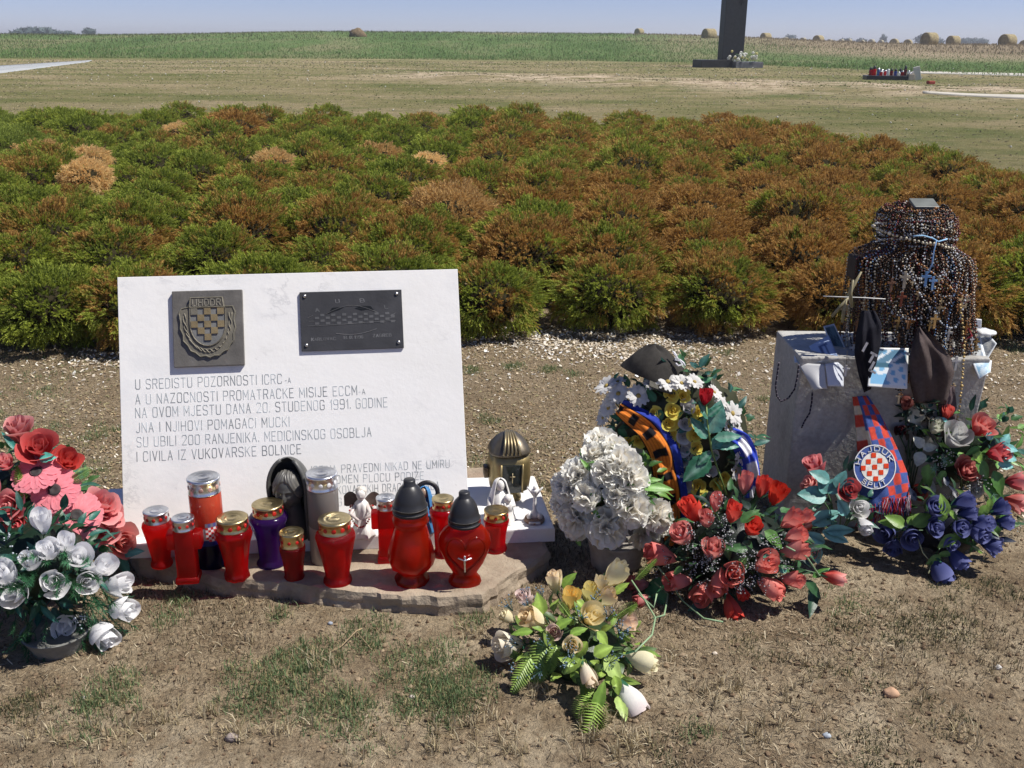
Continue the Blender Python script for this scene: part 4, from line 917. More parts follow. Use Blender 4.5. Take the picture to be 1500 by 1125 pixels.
def gerbera(mb, pos, axis, R, col, seed=0):
    r = random.Random(seed); B = basis(axis, r.uniform(0, 6)); col = np.array(col)
    for ring, (n, k, lift) in enumerate([(20, 1.0, .0), (18, .86, .035), (14, .6, .06)]):
        for i in range(n):
            a = 2 * math.pi * (i + .5 * ring) / n + r.uniform(-.05, .05); ll = R * k * r.uniform(.93, 1.04); w = R * .135 * (1.1 if ring < 2 else .8); V = []; C = []; dz = r.uniform(-.02, .03) * R
            for j in range(6):
                t = j / 5; rr = R * .18 + (ll - R * .18) * t; ww = w * (.45 + .75 * math.sin(min(1, t * 1.2) * 1.75)) * (1 if t < .95 else .55)
                for s in (-1, 0, 1):
                    V.append((rr * math.cos(a) - s * ww * math.sin(a), rr * math.sin(a) + s * ww * math.cos(a), R * (lift + .10 * t - .13 * t * t) + dz * t - (.0 if s else R * .025))); C.append(col * (.92 if s == 0 else 1.05) * (1.0 if ring else .95))
            mb.add(xf(V, pos, B), gridf(6, 3), PETAL, C)
    V = []; lathe(mb, [(R * .24, R * .02), (R * .25, R * .07), (R * .2, R * .11), (R * .1, R * .09), (0, R * .07)], MATTE, pos, B, 20, (.035, .03, .03))
    for i in range(26):
        a = i * .2417 * 2 * math.pi / 2 * 4; rr = R * (.2 + .07 * (i % 2)); bead(mb, xf([(rr * math.cos(a), rr * math.sin(a), R * .1)], pos, B)[0], R * .022, MATTE, (.12, .05, .06))
def daisy(mb, pos, axis, R, seed=0, col=(.78, .77, .74), n=13):
    r = random.Random(seed); B = basis(axis, r.uniform(0, 6))
    for ring in (0, 1):
        for i in range(n):
            a = 2 * math.pi * (i + .5 * ring) / n + r.uniform(-.08, .08); ll = R * (1 - .18 * ring) * r.uniform(.9, 1.05); V = []; lift = r.uniform(-.05, .2)
            for j in range(4):
                t = j / 3; rr = ll * (.15 + .85 * t); ww = R * .15 * (.5 + .7 * math.sin(t * 2.2)) * (1 if t < .99 else .45)
                for s in (-1, 1): V.append((rr * math.cos(a) - s * ww * math.sin(a), rr * math.sin(a) + s * ww * math.cos(a), R * (lift * t + .05 * ring + .12 * math.sin(t * 2.5))))
            mb.add(xf(V, pos, B), gridf(4, 2), PETAL, np.array(col) * r.uniform(.88, 1.03))
    ellip(mb, xf([(0, 0, R * .08)], pos, B)[0], (R * .2, R * .2, R * .13), MATTE, B, 12, 7, (.35, .25, .06))
def carnation(mb, pos, axis, R, seed=0, col=(.93, .89, .80), n=34):
    r = random.Random(seed); B = basis(axis, r.uniform(0, 6)); col = np.array(col)
    for i in range(n):
        t = (i + .5) / n; th = math.acos(1 - t * 1.25); a = i * 2.4; d = Vector((math.sin(th) * math.cos(a), math.sin(th) * math.sin(a), math.cos(th)))
        Bp = basis(d, r.uniform(-.7, .7) if t > .25 else r.uniform(0, 6)); V = []; C = []; nu, nv = 7, 5; w = R * r.uniform(.40, .58) * (1.2 if t > .6 else .85); cup = r.uniform(-.1, .45); ph = r.uniform(0, 6); LR = R * r.uniform(.86, 1.1)
        for p in range(nu):
            u = -1 + 2 * p / (nu - 1)
            for q in range(nv):
                v = q / (nv - 1); V.append((u * w * (.25 + .75 * v), LR * .22 * v * v + R * cup * u * u * v * .6 + R * .07 * math.sin(u * 6 + ph) * v ** 2, LR * (v * (1 - .10 * u * u)) + R * .045 * math.sin(u * 13 + ph) * v ** 3))
                C.append(col * (.86 + .14 * v) if v < .99 else np.clip(col * 1.06, 0, .9))
        mb.add(xf(xf(V, (0, 0, -R * .25), Bp), pos, B), gridf(nu, nv), PETAL, C)
def leaf(mb, pos, d, up, L, W, col, fold=.25, curl=.3, rib=None, serr=0., n=9):
    """leaf starting at pos, growing along d, face towards up"""
    d = Vector(d).normalized(); up = Vector(up); s = d.cross(up).normalized(); up = s.cross(d).normalized()
    B = np.array([s, d, up]); V = []; C = []; col = np.array(col); rib = np.array(rib) if rib is not None else col * 1.5
    for j in range(n):
        t = j / (n - 1); w = W * .5 * math.sin(math.pi * min(1, t ** .8 * .98 + .02)) ** .8 * (1 - .25 * t) + .0002
        if serr and j % 2: w *= 1 - serr
        for a, k in ((-1, 0), (-.5, 0), (0, 1), (.5, 0), (1, 0)):
            V.append((a * w, L * t, -curl * L * t * t + fold * abs(a) * w + (.0015 * math.sin(t * 22) * abs(a)))); C.append(rib if k else col * (1 + .12 * (j % 2)))
    mb.add(xf(V, pos, B), gridf(n, 5), LEAF, C)
def frond(mb, pos, d, up, L, W, col, n=15, curl=.35):
    d = Vector(d).normalized(); up = Vector(up); s = d.cross(up).normalized(); up = s.cross(d).normalized(); B = np.array([s, d, up]); cen = []
    for j in range(n + 1): t = j / n; cen.append((0, L * t * (1 - .1 * t), -curl * L * t * t))
    tube(mb, xf(cen, pos, B), [.0016 * (1 - .7 * j / n) for j in range(n + 1)], LEAF, 5, col)
    for j in range(1, n + 1):
        t = j / n; l = W * .5 * (math.sin(math.pi * (t * .82 + .12)) ** .7) * (1.05 - .35 * t); c = np.array(cen[j]); w = L / n * .40
        for sg in (-1, 1):
            V = [c + (0, -w, 0), c + (0, w, 0), c + (sg * l * .6, l * .28 + w * .9, .003), c + (sg * l * .6, l * .28 - w * 1.0, -.004), c + (sg * l, l * .55, -.006 - .1 * l)]
            mb.add(xf(V, pos, B), [(0, 1, 2, 3), (3, 2, 4)], LEAF, np.array(col) * rnd.uniform(.8, 1.2))
def needles(mb, pos, axis, L, col, n=60, w=.0012):
    B = basis(axis, 0); V = []; F = []
    for i in range(n):
        t = rnd.random(); b = np.array((0, 0, L * t)); a = rnd.uniform(0, 6.28); ll = L * .32 * rnd.uniform(.6, 1.1); tip = b + np.array((math.cos(a), math.sin(a), .75)) * ll; s = np.array((-math.sin(a), math.cos(a), 0)) * w
        k = len(V); V += [b - s, b + s, tip]; F.append((k, k + 1, k + 2))
    mb.add(xf(V, pos, B), F, LEAF, col); tube(mb, xf([(0, 0, -L * .3), (0, 0, L)], pos, B), .0012, LEAF, 4, np.array(col) * .6)
def breath(mb, pos, axis, L, n=16, dot=(.75, .75, .75), stem=(.02, .05, .03), rr=.0026):
    B = basis(axis, rnd.uniform(0, 6))
    for i in range(n):
        a = rnd.uniform(0, 6.28); q = rnd.uniform(.2, .75); tip = np.array((math.cos(a) * q, math.sin(a) * q, rnd.uniform(.5, 1.1))) * L
        V = [(0, 0, 0), tip * .5 + (0, 0, L * .12), tip]; tube(mb, xf(V, pos, B), .0007, LEAF, 3, stem); bead(mb, xf([tip], pos, B)[0], rr * rnd.uniform(.7, 1.2), PETAL, dot)
        bead(mb, xf([tip * .72 + (0, 0, L * .1)], pos, B)[0], rr * rnd.uniform(.5, .9), PETAL, dot)
def dome_hit(px, py, c, rad, k=1.0):
    d = ray(px, py); o = CAM - Vector(c); R3 = [rad[0] * k, rad[1] * k, rad[2] * k]
    dd = Vector((d.x / R3[0], d.y / R3[1], d.z / R3[2])); oo = Vector((o.x / R3[0], o.y / R3[1], o.z / R3[2]))
    a = dd.dot(dd); b = 2 * oo.dot(dd); cc = oo.dot(oo) - 1; disc = b * b - 4 * a * cc
    t = (-b - math.sqrt(disc)) / (2 * a) if disc > 0 else -b / (2 * a)
    p = CAM + d * t
    if p.z < .022: p = CAM + d * ((.022 - CAM.z) / d.z)
    q = p - Vector(c); nrm = Vector((q.x / R3[0] ** 2, q.y / R3[1] ** 2, q.z / R3[2] ** 2)).normalized(); return p, nrm
def axis_for(nrm, hint, face=.35):
    """hint = (right, up, toward the camera) leaning of the flower"""
    a = nrm * 1.0
    if hint: a = nrm * .35 + SUN * .30 + cR * hint[0] + Vector((0, 0, 1)) * hint[1] - Vector((0, 1, 0)) * hint[2]
    return a.normalized()
class Bouquet:
    def __init__(s, name, label, cat, bpx, bpy_, cz, rad, group=None, cshift=(0, 0)):
        g = G(bpx, bpy_); s.g = g; s.root = empty(name, g); tag(s.root, label, cat, group); s.c = Vector((g.x + cshift[0], g.y + cshift[1], g.z + cz)); s.rad = rad; s.k = 0; s.st = MB()
    def hit(s, px, py, k=1.0): return dome_hit(px, py, s.c, s.rad, k)
    def stem(s, p, col=(.06, .13, .05)):
        b = s.c + (s.g - s.c) * .5; m_ = (Vector(p) + b) / 2 + Vector((0, 0, .02)); tube(s.st, [tuple(b), tuple(m_), tuple(p)], .0022, STEM, 5, col)
    def rose(s, px, py, w, L=1.15, op=.4, hint=None, col=(.6, .1, .09), col2=None, n=13, k=1.0, name='rose'):
        p, nr = s.hit(px, py, k); R = w / 2 / ppm(p); a = axis_for(nr, hint); s.k += 1; R0 = R / (1 + .35 * op); mb = MB(); rose(mb, p, a, R0, 2 * R * L, op, col, col2, n, rnd.uniform(0, 6), s.k + int(px)); mb.build(name, s.root); s.stem(p - a * R * L)
    def other(s, fn, px, py, w, hint=None, name='flower', k=1.0, **kw):
        p, nr = s.hit(px, py, k); R = w / 2 / ppm(p); a = axis_for(nr, hint); s.k += 1; mb = MB(); fn(mb, p, a, R, seed=s.k + int(px), **kw); mb.build(name, s.root); s.stem(p - a * R * .3)
    def leaf(s, px, py, tx, ty, W=.5, col=(.06, .16, .05), k=1.0, rib=None, name='leaf', fern=False, curl=.25, serr=0., toward=.3):
        p, nr = s.hit(px, py, k); kk = ppm(p); d = (cR * (tx - px) - cU * (ty - py)) / kk
        if (p + d).z < s.g.z + .012: d = s.hit(tx, ty, k)[0] - p
        L = d.length; d = (d.normalized() - cF * toward * .3).normalized(); L *= 1.05
        up = (nr * .5 - cF * .6 + Vector((0, 0, .7))); mb = MB()
        if fern: frond(mb, p, d, up, L, L * W, col, curl=curl)
        else: leaf(mb, p, d, up, L, L * W, col, curl=curl, rib=rib, serr=serr)
        mb.build(name, s.root)
    def fill(s, n, col, L=.05, W=.5, k=(.55, .92), jit=.3, rmax=1.0, zmin=-.2, seed=1, name='foliage', cols=None):
        mb = MB(); r = random.Random(seed)
        for i in range(n):
            u = Vector((r.gauss(0, 1), r.gauss(0, 1), r.gauss(0, 1))).normalized()
            if u.z < zmin: u.z = -u.z * .3
            q = r.uniform(*k); p = s.c + Vector((u.x * s.rad[0], u.y * s.rad[1], u.z * s.rad[2])) * q
            if p.z < s.g.z + .01: p.z = s.g.z + .012
            d = u + Vector((r.uniform(-1, 1), r.uniform(-1, 1), r.uniform(-.7, .9))) * .9; c = np.array(cols[r.randrange(len(cols))] if cols else col) * r.uniform(.65, 1.25)
            leaf(mb, p, d, u + Vector((0, 0, .6)), L * r.uniform(.6, 1.2), L * W * r.uniform(.7, 1.2), c, curl=r.uniform(0, .5), n=6)
        mb.build(name, s.root)
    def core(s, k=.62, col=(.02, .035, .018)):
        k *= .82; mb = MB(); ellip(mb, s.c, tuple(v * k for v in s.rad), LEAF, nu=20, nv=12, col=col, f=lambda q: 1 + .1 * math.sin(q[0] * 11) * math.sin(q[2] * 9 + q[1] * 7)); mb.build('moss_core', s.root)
    def done(s): s.st.build('stems', s.root)
def pot(b, px, pyb, rpx, hgt, col, flare=1.25, name='pot', n=28, m=None):
    c, k = base_at(px, pyb, gz(b.g.x, b.g.y), rpx); R = rpx / k; mb = MB(); c = np.array(c) - (0, 0, .005)
    lathe(mb, [(R * .7, 0), (R, 0), (R * 1.02, hgt * .05), (R * (1 + (flare - 1) * .5), hgt * .5), (R * flare, hgt * .92), (R * flare * 1.04, hgt), (R * flare * .95, hgt), (R * flare * .9, hgt * .85), (0, hgt * .8)], m or POTM, c, n=n, col=col); mb.build(name, b.root); return c
PK = (.78, .20, .22); PK2 = (.85, .42, .40); RD = (.66, .07, .06); WH = (.82, .82, .83)
# ---- A: pink and red bouquet at the left edge
b = Bouquet('flower_arrangement', 'tall arrangement of pink roses and gerberas at the left edge beside the slab', 'flowers', 62, 850, .24, (.25, .18, .26))
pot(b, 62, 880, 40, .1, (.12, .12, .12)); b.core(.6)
for a in [(26, 630, 44, 1.0, .9, (-.1, .8, .2), (.5, .10, .10), PK2), (58, 657, 62, .55, .8, (.1, .7, .5), (.52, .05, .05), (.62, .13, .12)), (98, 675, 46, .7, .8, (.5, .7, .4), RD, (.62, .10, .08)), (8, 678, 30, 1., .5, (0, .6, .4), PK, PK2),
          (148, 742, 56, .8, 1., (.5, .7, .3), PK, PK2), (160, 755, 46, .8, 1, (.6, .5, .5), PK, PK2), (177, 792, 54, .75, .95, (.45, .1, .85), (.62, .17, .16), (.78, .34, .30)), (14, 742, 52, .8, 1, (-.2, .3, .8), PK, PK2), (30, 770, 40, .8, .7, (-.3, .3, .8), RD, PK),
          (155, 778, 46, .8, .9, (.2, .3, .8), PK, PK2), (-18, 715, 50, .8, .8, (-.3, .4, .8), PK, PK2), (44, 792, 46, .8, .9, (-.1, .1, .9), (.6, .12, .12), PK2), (93, 775, 44, .8, .9, (.1, .1, .9), (.55, .08, .08), PK2), (-40, 770, 50, .8, .8, (-.4, .3, .7), PK, PK2)]:
    b.rose(a[0], a[1], a[2] * 1.08, a[3], a[4], a[5], a[6], a[7], n=12)
b.other(gerbera, 53, 692, 72, (-.3, .85, .45), 'gerbera', col=(.92, .33, .38)); b.other(gerbera, 80, 718, 74, (-.1, .6, .8), 'gerbera', k=1.05, col=(.94, .34, .39)); b.other(gerbera, 112, 755, 76, (.1, .55, .85), 'gerbera', k=1.1, col=(.95, .36, .40))
b.leaf(100, 708, 132, 685, .6, (.4, .62, .2), 1.05, fern=True, curl=.1); b.leaf(36, 735, 22, 682, .35, (.25, .45, .08), 1.05, fern=True); b.leaf(58, 672, 80, 668, .8, (.10, .42, .34), 1.05); b.leaf(25, 660, 4, 632, .25, (.04, .2, .16), 1.0)
b.leaf(170, 812, 192, 840, .5, (.05, .2, .12), .95); b.leaf(178, 812, 208, 805, .5, (.1, .45, .38), .95); b.leaf(110, 790, 128, 820, .5, (.08, .2, .05), 1.0)
b.fill(330, (.05, .13, .05), .055, .45, k=(.4, .78), cols=[(.05, .13, .04), (.09, .2, .06), (.04, .12, .08)]); b.done()
# ---- B: white roses in bowl
b = Bouquet('flower_arrangement', 'white roses with dark pine greenery in a grey bowl at the lower left', 'flowers', 72, 925, .21, (.20, .17, .17))
pot(b, 72, 965, 36, .055, (.2, .2, .18), 1.35, 'bowl'); b.core(.72, (.012, .03, .015))
W2 = (.88, .88, .90)
for x, y, w, L, op, h in [(62, 765, 36, 1.0, .35, (0, 1, .3)), (70, 808, 38, .9, .5, (-.1, .8, .6)), (98, 796, 34, 1.0, .5, (.1, .9, .4)), (114, 818, 42, .8, .7, (.2, .7, .6)), (148, 830, 40, .9, .7, (.5, .7, .4)), (81, 853, 46, .7, .9, (0, .5, .9)), (126, 852, 44, .7, .8, (.3, .4, .8)),
                          (172, 857, 40, 1., .6, (.9, .3, .3)), (22, 870, 48, .8, .8, (-.2, .4, .9)), (8, 843, 46, .9, .6, (-.2, .8, .5)), (-14, 880, 42, .8, .8, (-.5, .4, .8)), (97, 912, 42, .75, .75, (.1, .1, 1)), (150, 930, 46, .9, .5, (.6, -.25, .7)), (178, 893, 44, .8, .5, (.9, 0, .4)), (46, 822, 36, .8, .6, (-.1, .9, .4))]:
    b.rose(x, y, w * 1.16, L * 1.1, op * .55, h, W2, (.9, .9, .9), n=7)
for i in range(70):
    a = rnd.uniform(0, 6.28); px = 75 + 105 * math.cos(a) * rnd.uniform(.3, 1); py = 882 + 68 * math.sin(a) * rnd.uniform(.3, 1); p, nr = b.hit(px, py, .93)
    nm = MB(); needles(nm, p, nr + Vector((rnd.uniform(-.5, .5), rnd.uniform(-.5, .2), rnd.uniform(-.3, .5))), rnd.uniform(.045, .07), (.04, .15, .06) if i % 3 else (.08, .24, .12), 46); nm.build('pine_sprig', b.root)
for x, y in [(12, 803), (40, 815), (128, 905), (108, 895)]:
    mb = MB(); p, nr = b.hit(x, y, .95); breath(mb, p, nr, .045, 10, (.7, .75, .8)); mb.build('filler_sprig', b.root)
b.fill(260, (.02, .06, .03), .05, .4, k=(.5, .9), zmin=-.95, cols=[(.02, .07, .03), (.03, .12, .09)]); b.done()
# ---- C: wreath with foam roses behind
b = Bouquet('wreath', 'upright egg-shaped wreath of daisies and yellow and grey foam roses', 'wreath', 990, 800, .30, (.235, .10, .30), cshift=(0, .05))
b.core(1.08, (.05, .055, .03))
YE = (.80, .58, .10); GY = (.50, .49, .48)
wp = [(983, 578, YE, 21), (1001, 580, YE, 20), (986, 601, YE, 22), (1008, 597, GY, 19), (1024, 603, YE, 17), (981, 620, YE, 23), (1004, 620, GY, 20), (1020, 622, YE, 19), (983, 636, YE, 21), (1001, 639, GY, 20), (1019, 638, YE, 20), (985, 652, YE, 21), (1003, 657, GY, 22), (1021, 655, YE, 18), (1000, 674, GY, 20), (1019, 672, GY, 18), (1000, 690, GY, 20), (1005, 712, GY, 20), (1024, 712, YE, 23), (1009, 730, GY, 18), (1022, 732, YE, 24), (1040, 730, GY, 20),
      (919, 648, YE, 20), (935, 645, YE, 18), (932, 663, GY, 18), (947, 668, GY, 18), (938, 683, GY, 18), (955, 690, GY, 18), (1040, 690, GY, 18), (1050, 712, YE, 18), (1020, 752, YE, 20), (1002, 750, GY, 18), (985, 762, YE, 18), (1040, 750, YE, 19), (965, 742, GY, 18), (952, 760, YE, 19), (1060, 735, GY, 18), (925, 700, GY, 19), (915, 720, YE, 19), (1045, 668, GY, 18), (970, 705, YE, 19), (962, 640, GY, 17), (958, 605, YE, 17), (945, 620, GY, 17), (1062, 700, YE, 18)]
for x, y, c_, w in wp: b.rose(x, y, w * 1.3, .30, .95, (0, .3, 1), c_, tuple(min(.8, v * 1.25 + .04) for v in c_), n=7, name='foam_rose', k=1.1)
for x, y, w, h in [(889, 566, 34, (-.5, .7, .5)), (906, 577, 32, (-.3, .5, .8)), (905, 560, 26, (-.4, .9, .3)), (935, 580, 34, (0, .6, .8)), (953, 563, 22, (0, .9, .3)), (892, 598, 30, (-.8, .3, .6)), (884, 612, 26, (-.9, .1, .4)), (978, 560, 34, (.1, .9, .5)), (998, 562, 30, (.2, .9, .4)), (1017, 560, 28, (.3, .9, .3)), (1046, 575, 24, (.6, .8, .4)), (1072, 606, 36, (.7, .4, .6)), (1080, 640, 34, (.8, .1, .6)), (1085, 662, 36, (.8, -.1, .6)), (1076, 690, 30, (.9, -.2, .5)), (878, 640, 28, (-.9, .1, .4)), (885, 665, 26, (-.9, .1, .4)), (897, 585, 26, (-.7, .4, .6)), (1055, 590, 24, (.6, .6, .5)), (1066, 625, 26, (.8, .4, .5)), (880, 690, 28, (-.9, 0, .4)), (890, 715, 28, (-.9, -.1, .4)), (1096, 700, 26, (.9, -.1, .4))]:
    b.other(daisy, x, y, w * 1.1, h, 'daisy', k=1.1)
for q in [(900, 625, 885, 640), (905, 628, 920, 640), (912, 615, 895, 608), (900, 555, 905, 545), (960, 588, 948, 570), (968, 600, 962, 622), (1060, 600, 1068, 588), (1030, 560, 1043, 552), (1070, 650, 1082, 672), (940, 600, 925, 612)]: b.leaf(*q, .6, (.05, .17, .08), 1.06)
b.fill(260, (.04, .11, .05), .045, .5, (.86, 1.04), cols=[(.03, .10, .05), (.06, .15, .06), (.04, .12, .10)]); b.done()
wreath_b = b
def ribbon(name, label, cat, pts, width, m, colf, parent=None, thick=.003, nw=13, sub=6, center=None, push=0.0, facing=None):
    """cloth band through world points, colf(u along 0..1, v across 0..1) -> colour"""
    P_ = [np.array(p) for p in pts]; L = []
    for i in range(len(P_) - 1):
        p0 = P_[max(i - 1, 0)]; p1 = P_[i]; p2 = P_[i + 1]; p3 = P_[min(i + 2, len(P_) - 1)]
        for k in range(sub):
            t = k / sub; L.append(.5 * ((2 * p1) + (-p0 + p2) * t + (2 * p0 - 5 * p1 + 4 * p2 - p3) * t * t + (-p0 + 3 * p1 - 3 * p2 + p3) * t ** 3))
    L.append(P_[-1]); n = len(L); V = []; C = []; V2 = []
    wd = width if hasattr(width, '__len__') else [width] * len(P_)
    for i, p in enumerate(L):
        t = L[min(i + 1, n - 1)] - L[max(i - 1, 0)]; t /= np.linalg.norm(t); nr = np.array(facing if facing is not None else (0, -1, .35)); s = np.cross(t, nr); s /= np.linalg.norm(s); nr = np.cross(s, t)
        w = np.interp(i / (n - 1) * (len(wd) - 1), range(len(wd)), wd)
        for j in range(nw):
            v = j / (nw - 1); q = p + s * (v - .5) * w + nr * (.006 * math.sin(v * 7 + i * .25) + .004 * math.sin(v * 17 + i * .13) + .012 * math.sin(v * math.pi)); V.append(q); V2.append(q - nr * thick); C.append(colf(i / (n - 1), v))
    k = len(V); F = gridf(n, nw); F2 = [tuple(x + k for x in f)[::-1] for f in F]; rim = [i * nw for i in range(n)] + [(n - 1) * nw + j for j in range(1, nw)] + [i * nw + nw - 1 for i in range(n - 2, -1, -1)] + list(range(nw - 2, 0, -1))
    F3 = [(b_, a_, a_ + k, b_ + k) for a_, b_ in zip(rim, rim[1:] + rim[:1])]
    mb = MB(); mb.add(V + V2, F + F2 + F3, m, C + C); o = mb.build(name, parent)
    if parent is None: tag(o, label, cat)
    return o, L
def wpt(x, y, k=1.12): p, n_ = wreath_b.hit(x, y, k); return p + Vector((0, -.012, 0))
OR = (.62, .19, .03); BLc = (.03, .05, .30); BK = (.015, .014, .016)
def scarf1(u, v):
    if v < .26: return BLc
    if v < .32: return BK
    s = math.sin(u * 46); k = abs(v - .64)
    if s > .35 and k < .22: return BK
    if v > .9 or v < .38: return BK if v > .96 else OR
    return OR if int(v * 40) % 4 else (.4, .1, .02)
sp_ = [wpt(908, 594), wpt(925, 606), wpt(950, 625), wpt(970, 655), wpt(978, 690), wpt(985, 725), wpt(988, 765), wpt(992, 795)]
ribbon('club_scarf', 'orange, black and blue scarf draped down the front of the wreath', 'scarf', sp_, [.05, .065, .08, .09, .095, .09, .085, .085], CLOTH, scarf1, nw=41, sub=16)
sp_ = [wpt(1066, 632), wpt(1083, 645), wpt(1095, 668), wpt(1099, 695), wpt(1099, 722)]
ribbon('satin_ribbon', 'blue ribbon with white lettering blocks curving round the right side of the wreath', 'ribbon', sp_, [.04, .06, .065, .06, .05], CLOTH, lambda u, v: (.75, .75, .8) if (.18 < v < .72 and (int(u * 9) % 3 != 1)) else (.04, .07, .45), nw=21, sub=9, facing=(.3, -1, .2))
# red rose laid on the wreath
def lay_rose():
    g = wpt(1036, 650, 1.2); root = empty('single_rose', g); tag(root, 'single red rose with teal leaves laid upright on the wreath', 'flower')
    p = wpt(1031, 576, 1.12) + Vector((0, -.02, 0)); R = 14 / ppm(p); mb = MB(); rose(mb, p, (.05, -.25, 1), R * .9, R * 2.1, .15, (.5, .015, .03), (.55, .03, .04), 10, 0, 5); mb.build('rose', root)
    mb = MB(); tube(mb, [tuple(wpt(x, y, 1.22)) for x, y in [(1033, 590), (1036, 625), (1042, 660), (1052, 690), (1063, 722)]], .003, STEM, 6, (.2, .3, .08)); mb.build('stem', root)
    for q in [(1038, 612, 1024, 588, .5, (.05, .2, .13)), (1036, 608, 1054, 592, .5, (.05, .2, .13)), (1040, 632, 1052, 590, .75, (.12, .32, .26)), (1034, 640, 1014, 612, .55, (.06, .22, .15)), (1042, 655, 1060, 632, .6, (.10, .3, .24)), (1040, 660, 1022, 676, .6, (.05, .17, .10)), (1038, 668, 1003, 697, .7, (.03, .13, .07)), (1045, 650, 1077, 650, .5, (.08, .25, .18)), (1046, 640, 1080, 635, .5, (.10, .28, .2))]:
        x, y, tx, ty, W, col = q; p = wpt(x, y, 1.24); kk = ppm(p); d = cR * (tx - x) - cU * (ty - y); L = d.length / kk * 1.15; mb = MB(); leaf(mb, p, d.normalized() - cF * .15, -cF + Vector((0, 0, .6)), L, L * W, col, curl=.15, rib=(.2, .36, .28), serr=.12, n=13); mb.build('leaf', root)
lay_rose()
# dark cap on top of the wreath
g = wpt(962, 545, 1.0); cap_c = at_depth(960, 546, wreath_b.c.y + .0); k = ppm(cap_c)
root = empty('cloth_cap', cap_c); tag(root, 'folded charcoal cloth cap with white lettering resting on top of the wreath', 'cap')
mb = MB(); cc = np.array(cap_c); w = 48 / k; hh = 44 / k; V = []
nu, nv = 30, 14
for i in range(nu):
    a = 2 * math.pi * i / nu
    for j in range(nv):
        t = j / (nv - 1); rr = (1 - t ** 1.45) ** .62; ridge = .16 * math.exp(-((a - 3.9) / .3) ** 2) * t
        x = w * (rr * math.cos(a) * 1.0) + w * (-.05 - .0 * t); z = hh * (t * 1.0) * (1 + .08 * math.sin(a * 3 + 1)) - w * .25 * math.cos(a) * (1 - t) - .006
        V.append(cc + (x + w * .08 * math.sin(t * 5 + a * 2) * rr, w * .75 * rr * math.sin(a) + ridge * w, z))
mb.add(V, gridf(nu, nv, True), CLOTH, (.045, .042, .038)); mb.build('crown', root)
mb = MB(); V = []
for i in range(16):
    u = i / 15; a = -math.pi * (-.05 + .62 * u)
    for j in range(4):
        v = j / 3; V.append(cc + (w * (1.0 + .12 * v) * math.cos(a) - w * .05, w * (.78 + .16 * v) * math.sin(a), -w * .25 * math.cos(a) - .004 - .012 * v - .01 * math.sin(u * 3.14)))
V2 = [v - np.array((0, 0, .004)) for v in V]; mb.add(V + V2, gridf(16, 4) + [tuple(x + 64 for x in f)[::-1] for f in gridf(16, 4)], CLOTH, (.10, .095, .08)); mb.build('brim', root)
mb = MB()
for s in [[(.42, .86), (.5, .8), (.56, .68)], [(.55, .72), (.5, .6), (.64, .58), (.72, .46), (.6, .42), (.52, .5)], [(.62, .62), (.75, .52), (.8, .42)], [(.46, .8), (.54, .7), (.6, .6)]]:
    tube(mb, [cc + (w * x, -w * (.62 - .35 * y) - .002, hh * y) for x, y in s], .0028, CLOTH, 5, (.75, .75, .78))
mb.build('white_embroidery', root)
# ---- D: white carnations in pot
b = Bouquet('potted_flowers', 'large bouquet of white carnations in a beige pot left of the wreath', 'flowers', 897, 825, .235, (.175, .13, .155))
pot(b, 905, 842, 36, .095, (.33, .3, .26), 1.18, m=POTM); b.core(.62)
for x, y, w, h in [(881, 648, 50, (-.2, .9, .5)), (912, 678, 54, (.1, .7, .7)), (888, 690, 46, (-.2, .6, .8)), (925, 700, 50, (.3, .5, .8)), (845, 692, 46, (-.5, .7, .5)), (832, 715, 44, (-.8, .4, .5)), (820, 735, 36, (-.9, .2, .4)), (842, 760, 50, (-.5, .1, .8)), (858, 725, 46, (-.4, .5, .7)), (927, 745, 56, (.2, .3, .9)), (888, 775, 60, (0, 0, 1)), (963, 755, 50, (.6, .2, .7)), (945, 785, 46, (.3, -.2, .9)), (900, 655, 40, (.1, .9, .4)), (868, 665, 38, (-.3, .8, .4)), (822, 705, 34, (-.8, .5, .3)), (842, 775, 36, (-.6, -.2, .7)), (970, 770, 32, (.8, 0, .5)), (904, 725, 40, (0, .4, .9))]:
    b.other(carnation, x, y, w * 1.05, h, 'carnation', k=1.0)
for q in [(865, 690, 852, 672), (870, 720, 862, 745), (893, 725, 905, 712), (868, 745, 880, 760), (940, 706, 968, 700), (935, 712, 985, 712), (902, 815, 890, 800), (850, 800, 842, 780)]: b.leaf(*q, .35, (.16, .33, .07), 1.0)
b.fill(200, (.05, .12, .03), .05, .4, k=(.5, .9), cols=[(.05, .12, .03), (.12, .24, .05)]); b.done()
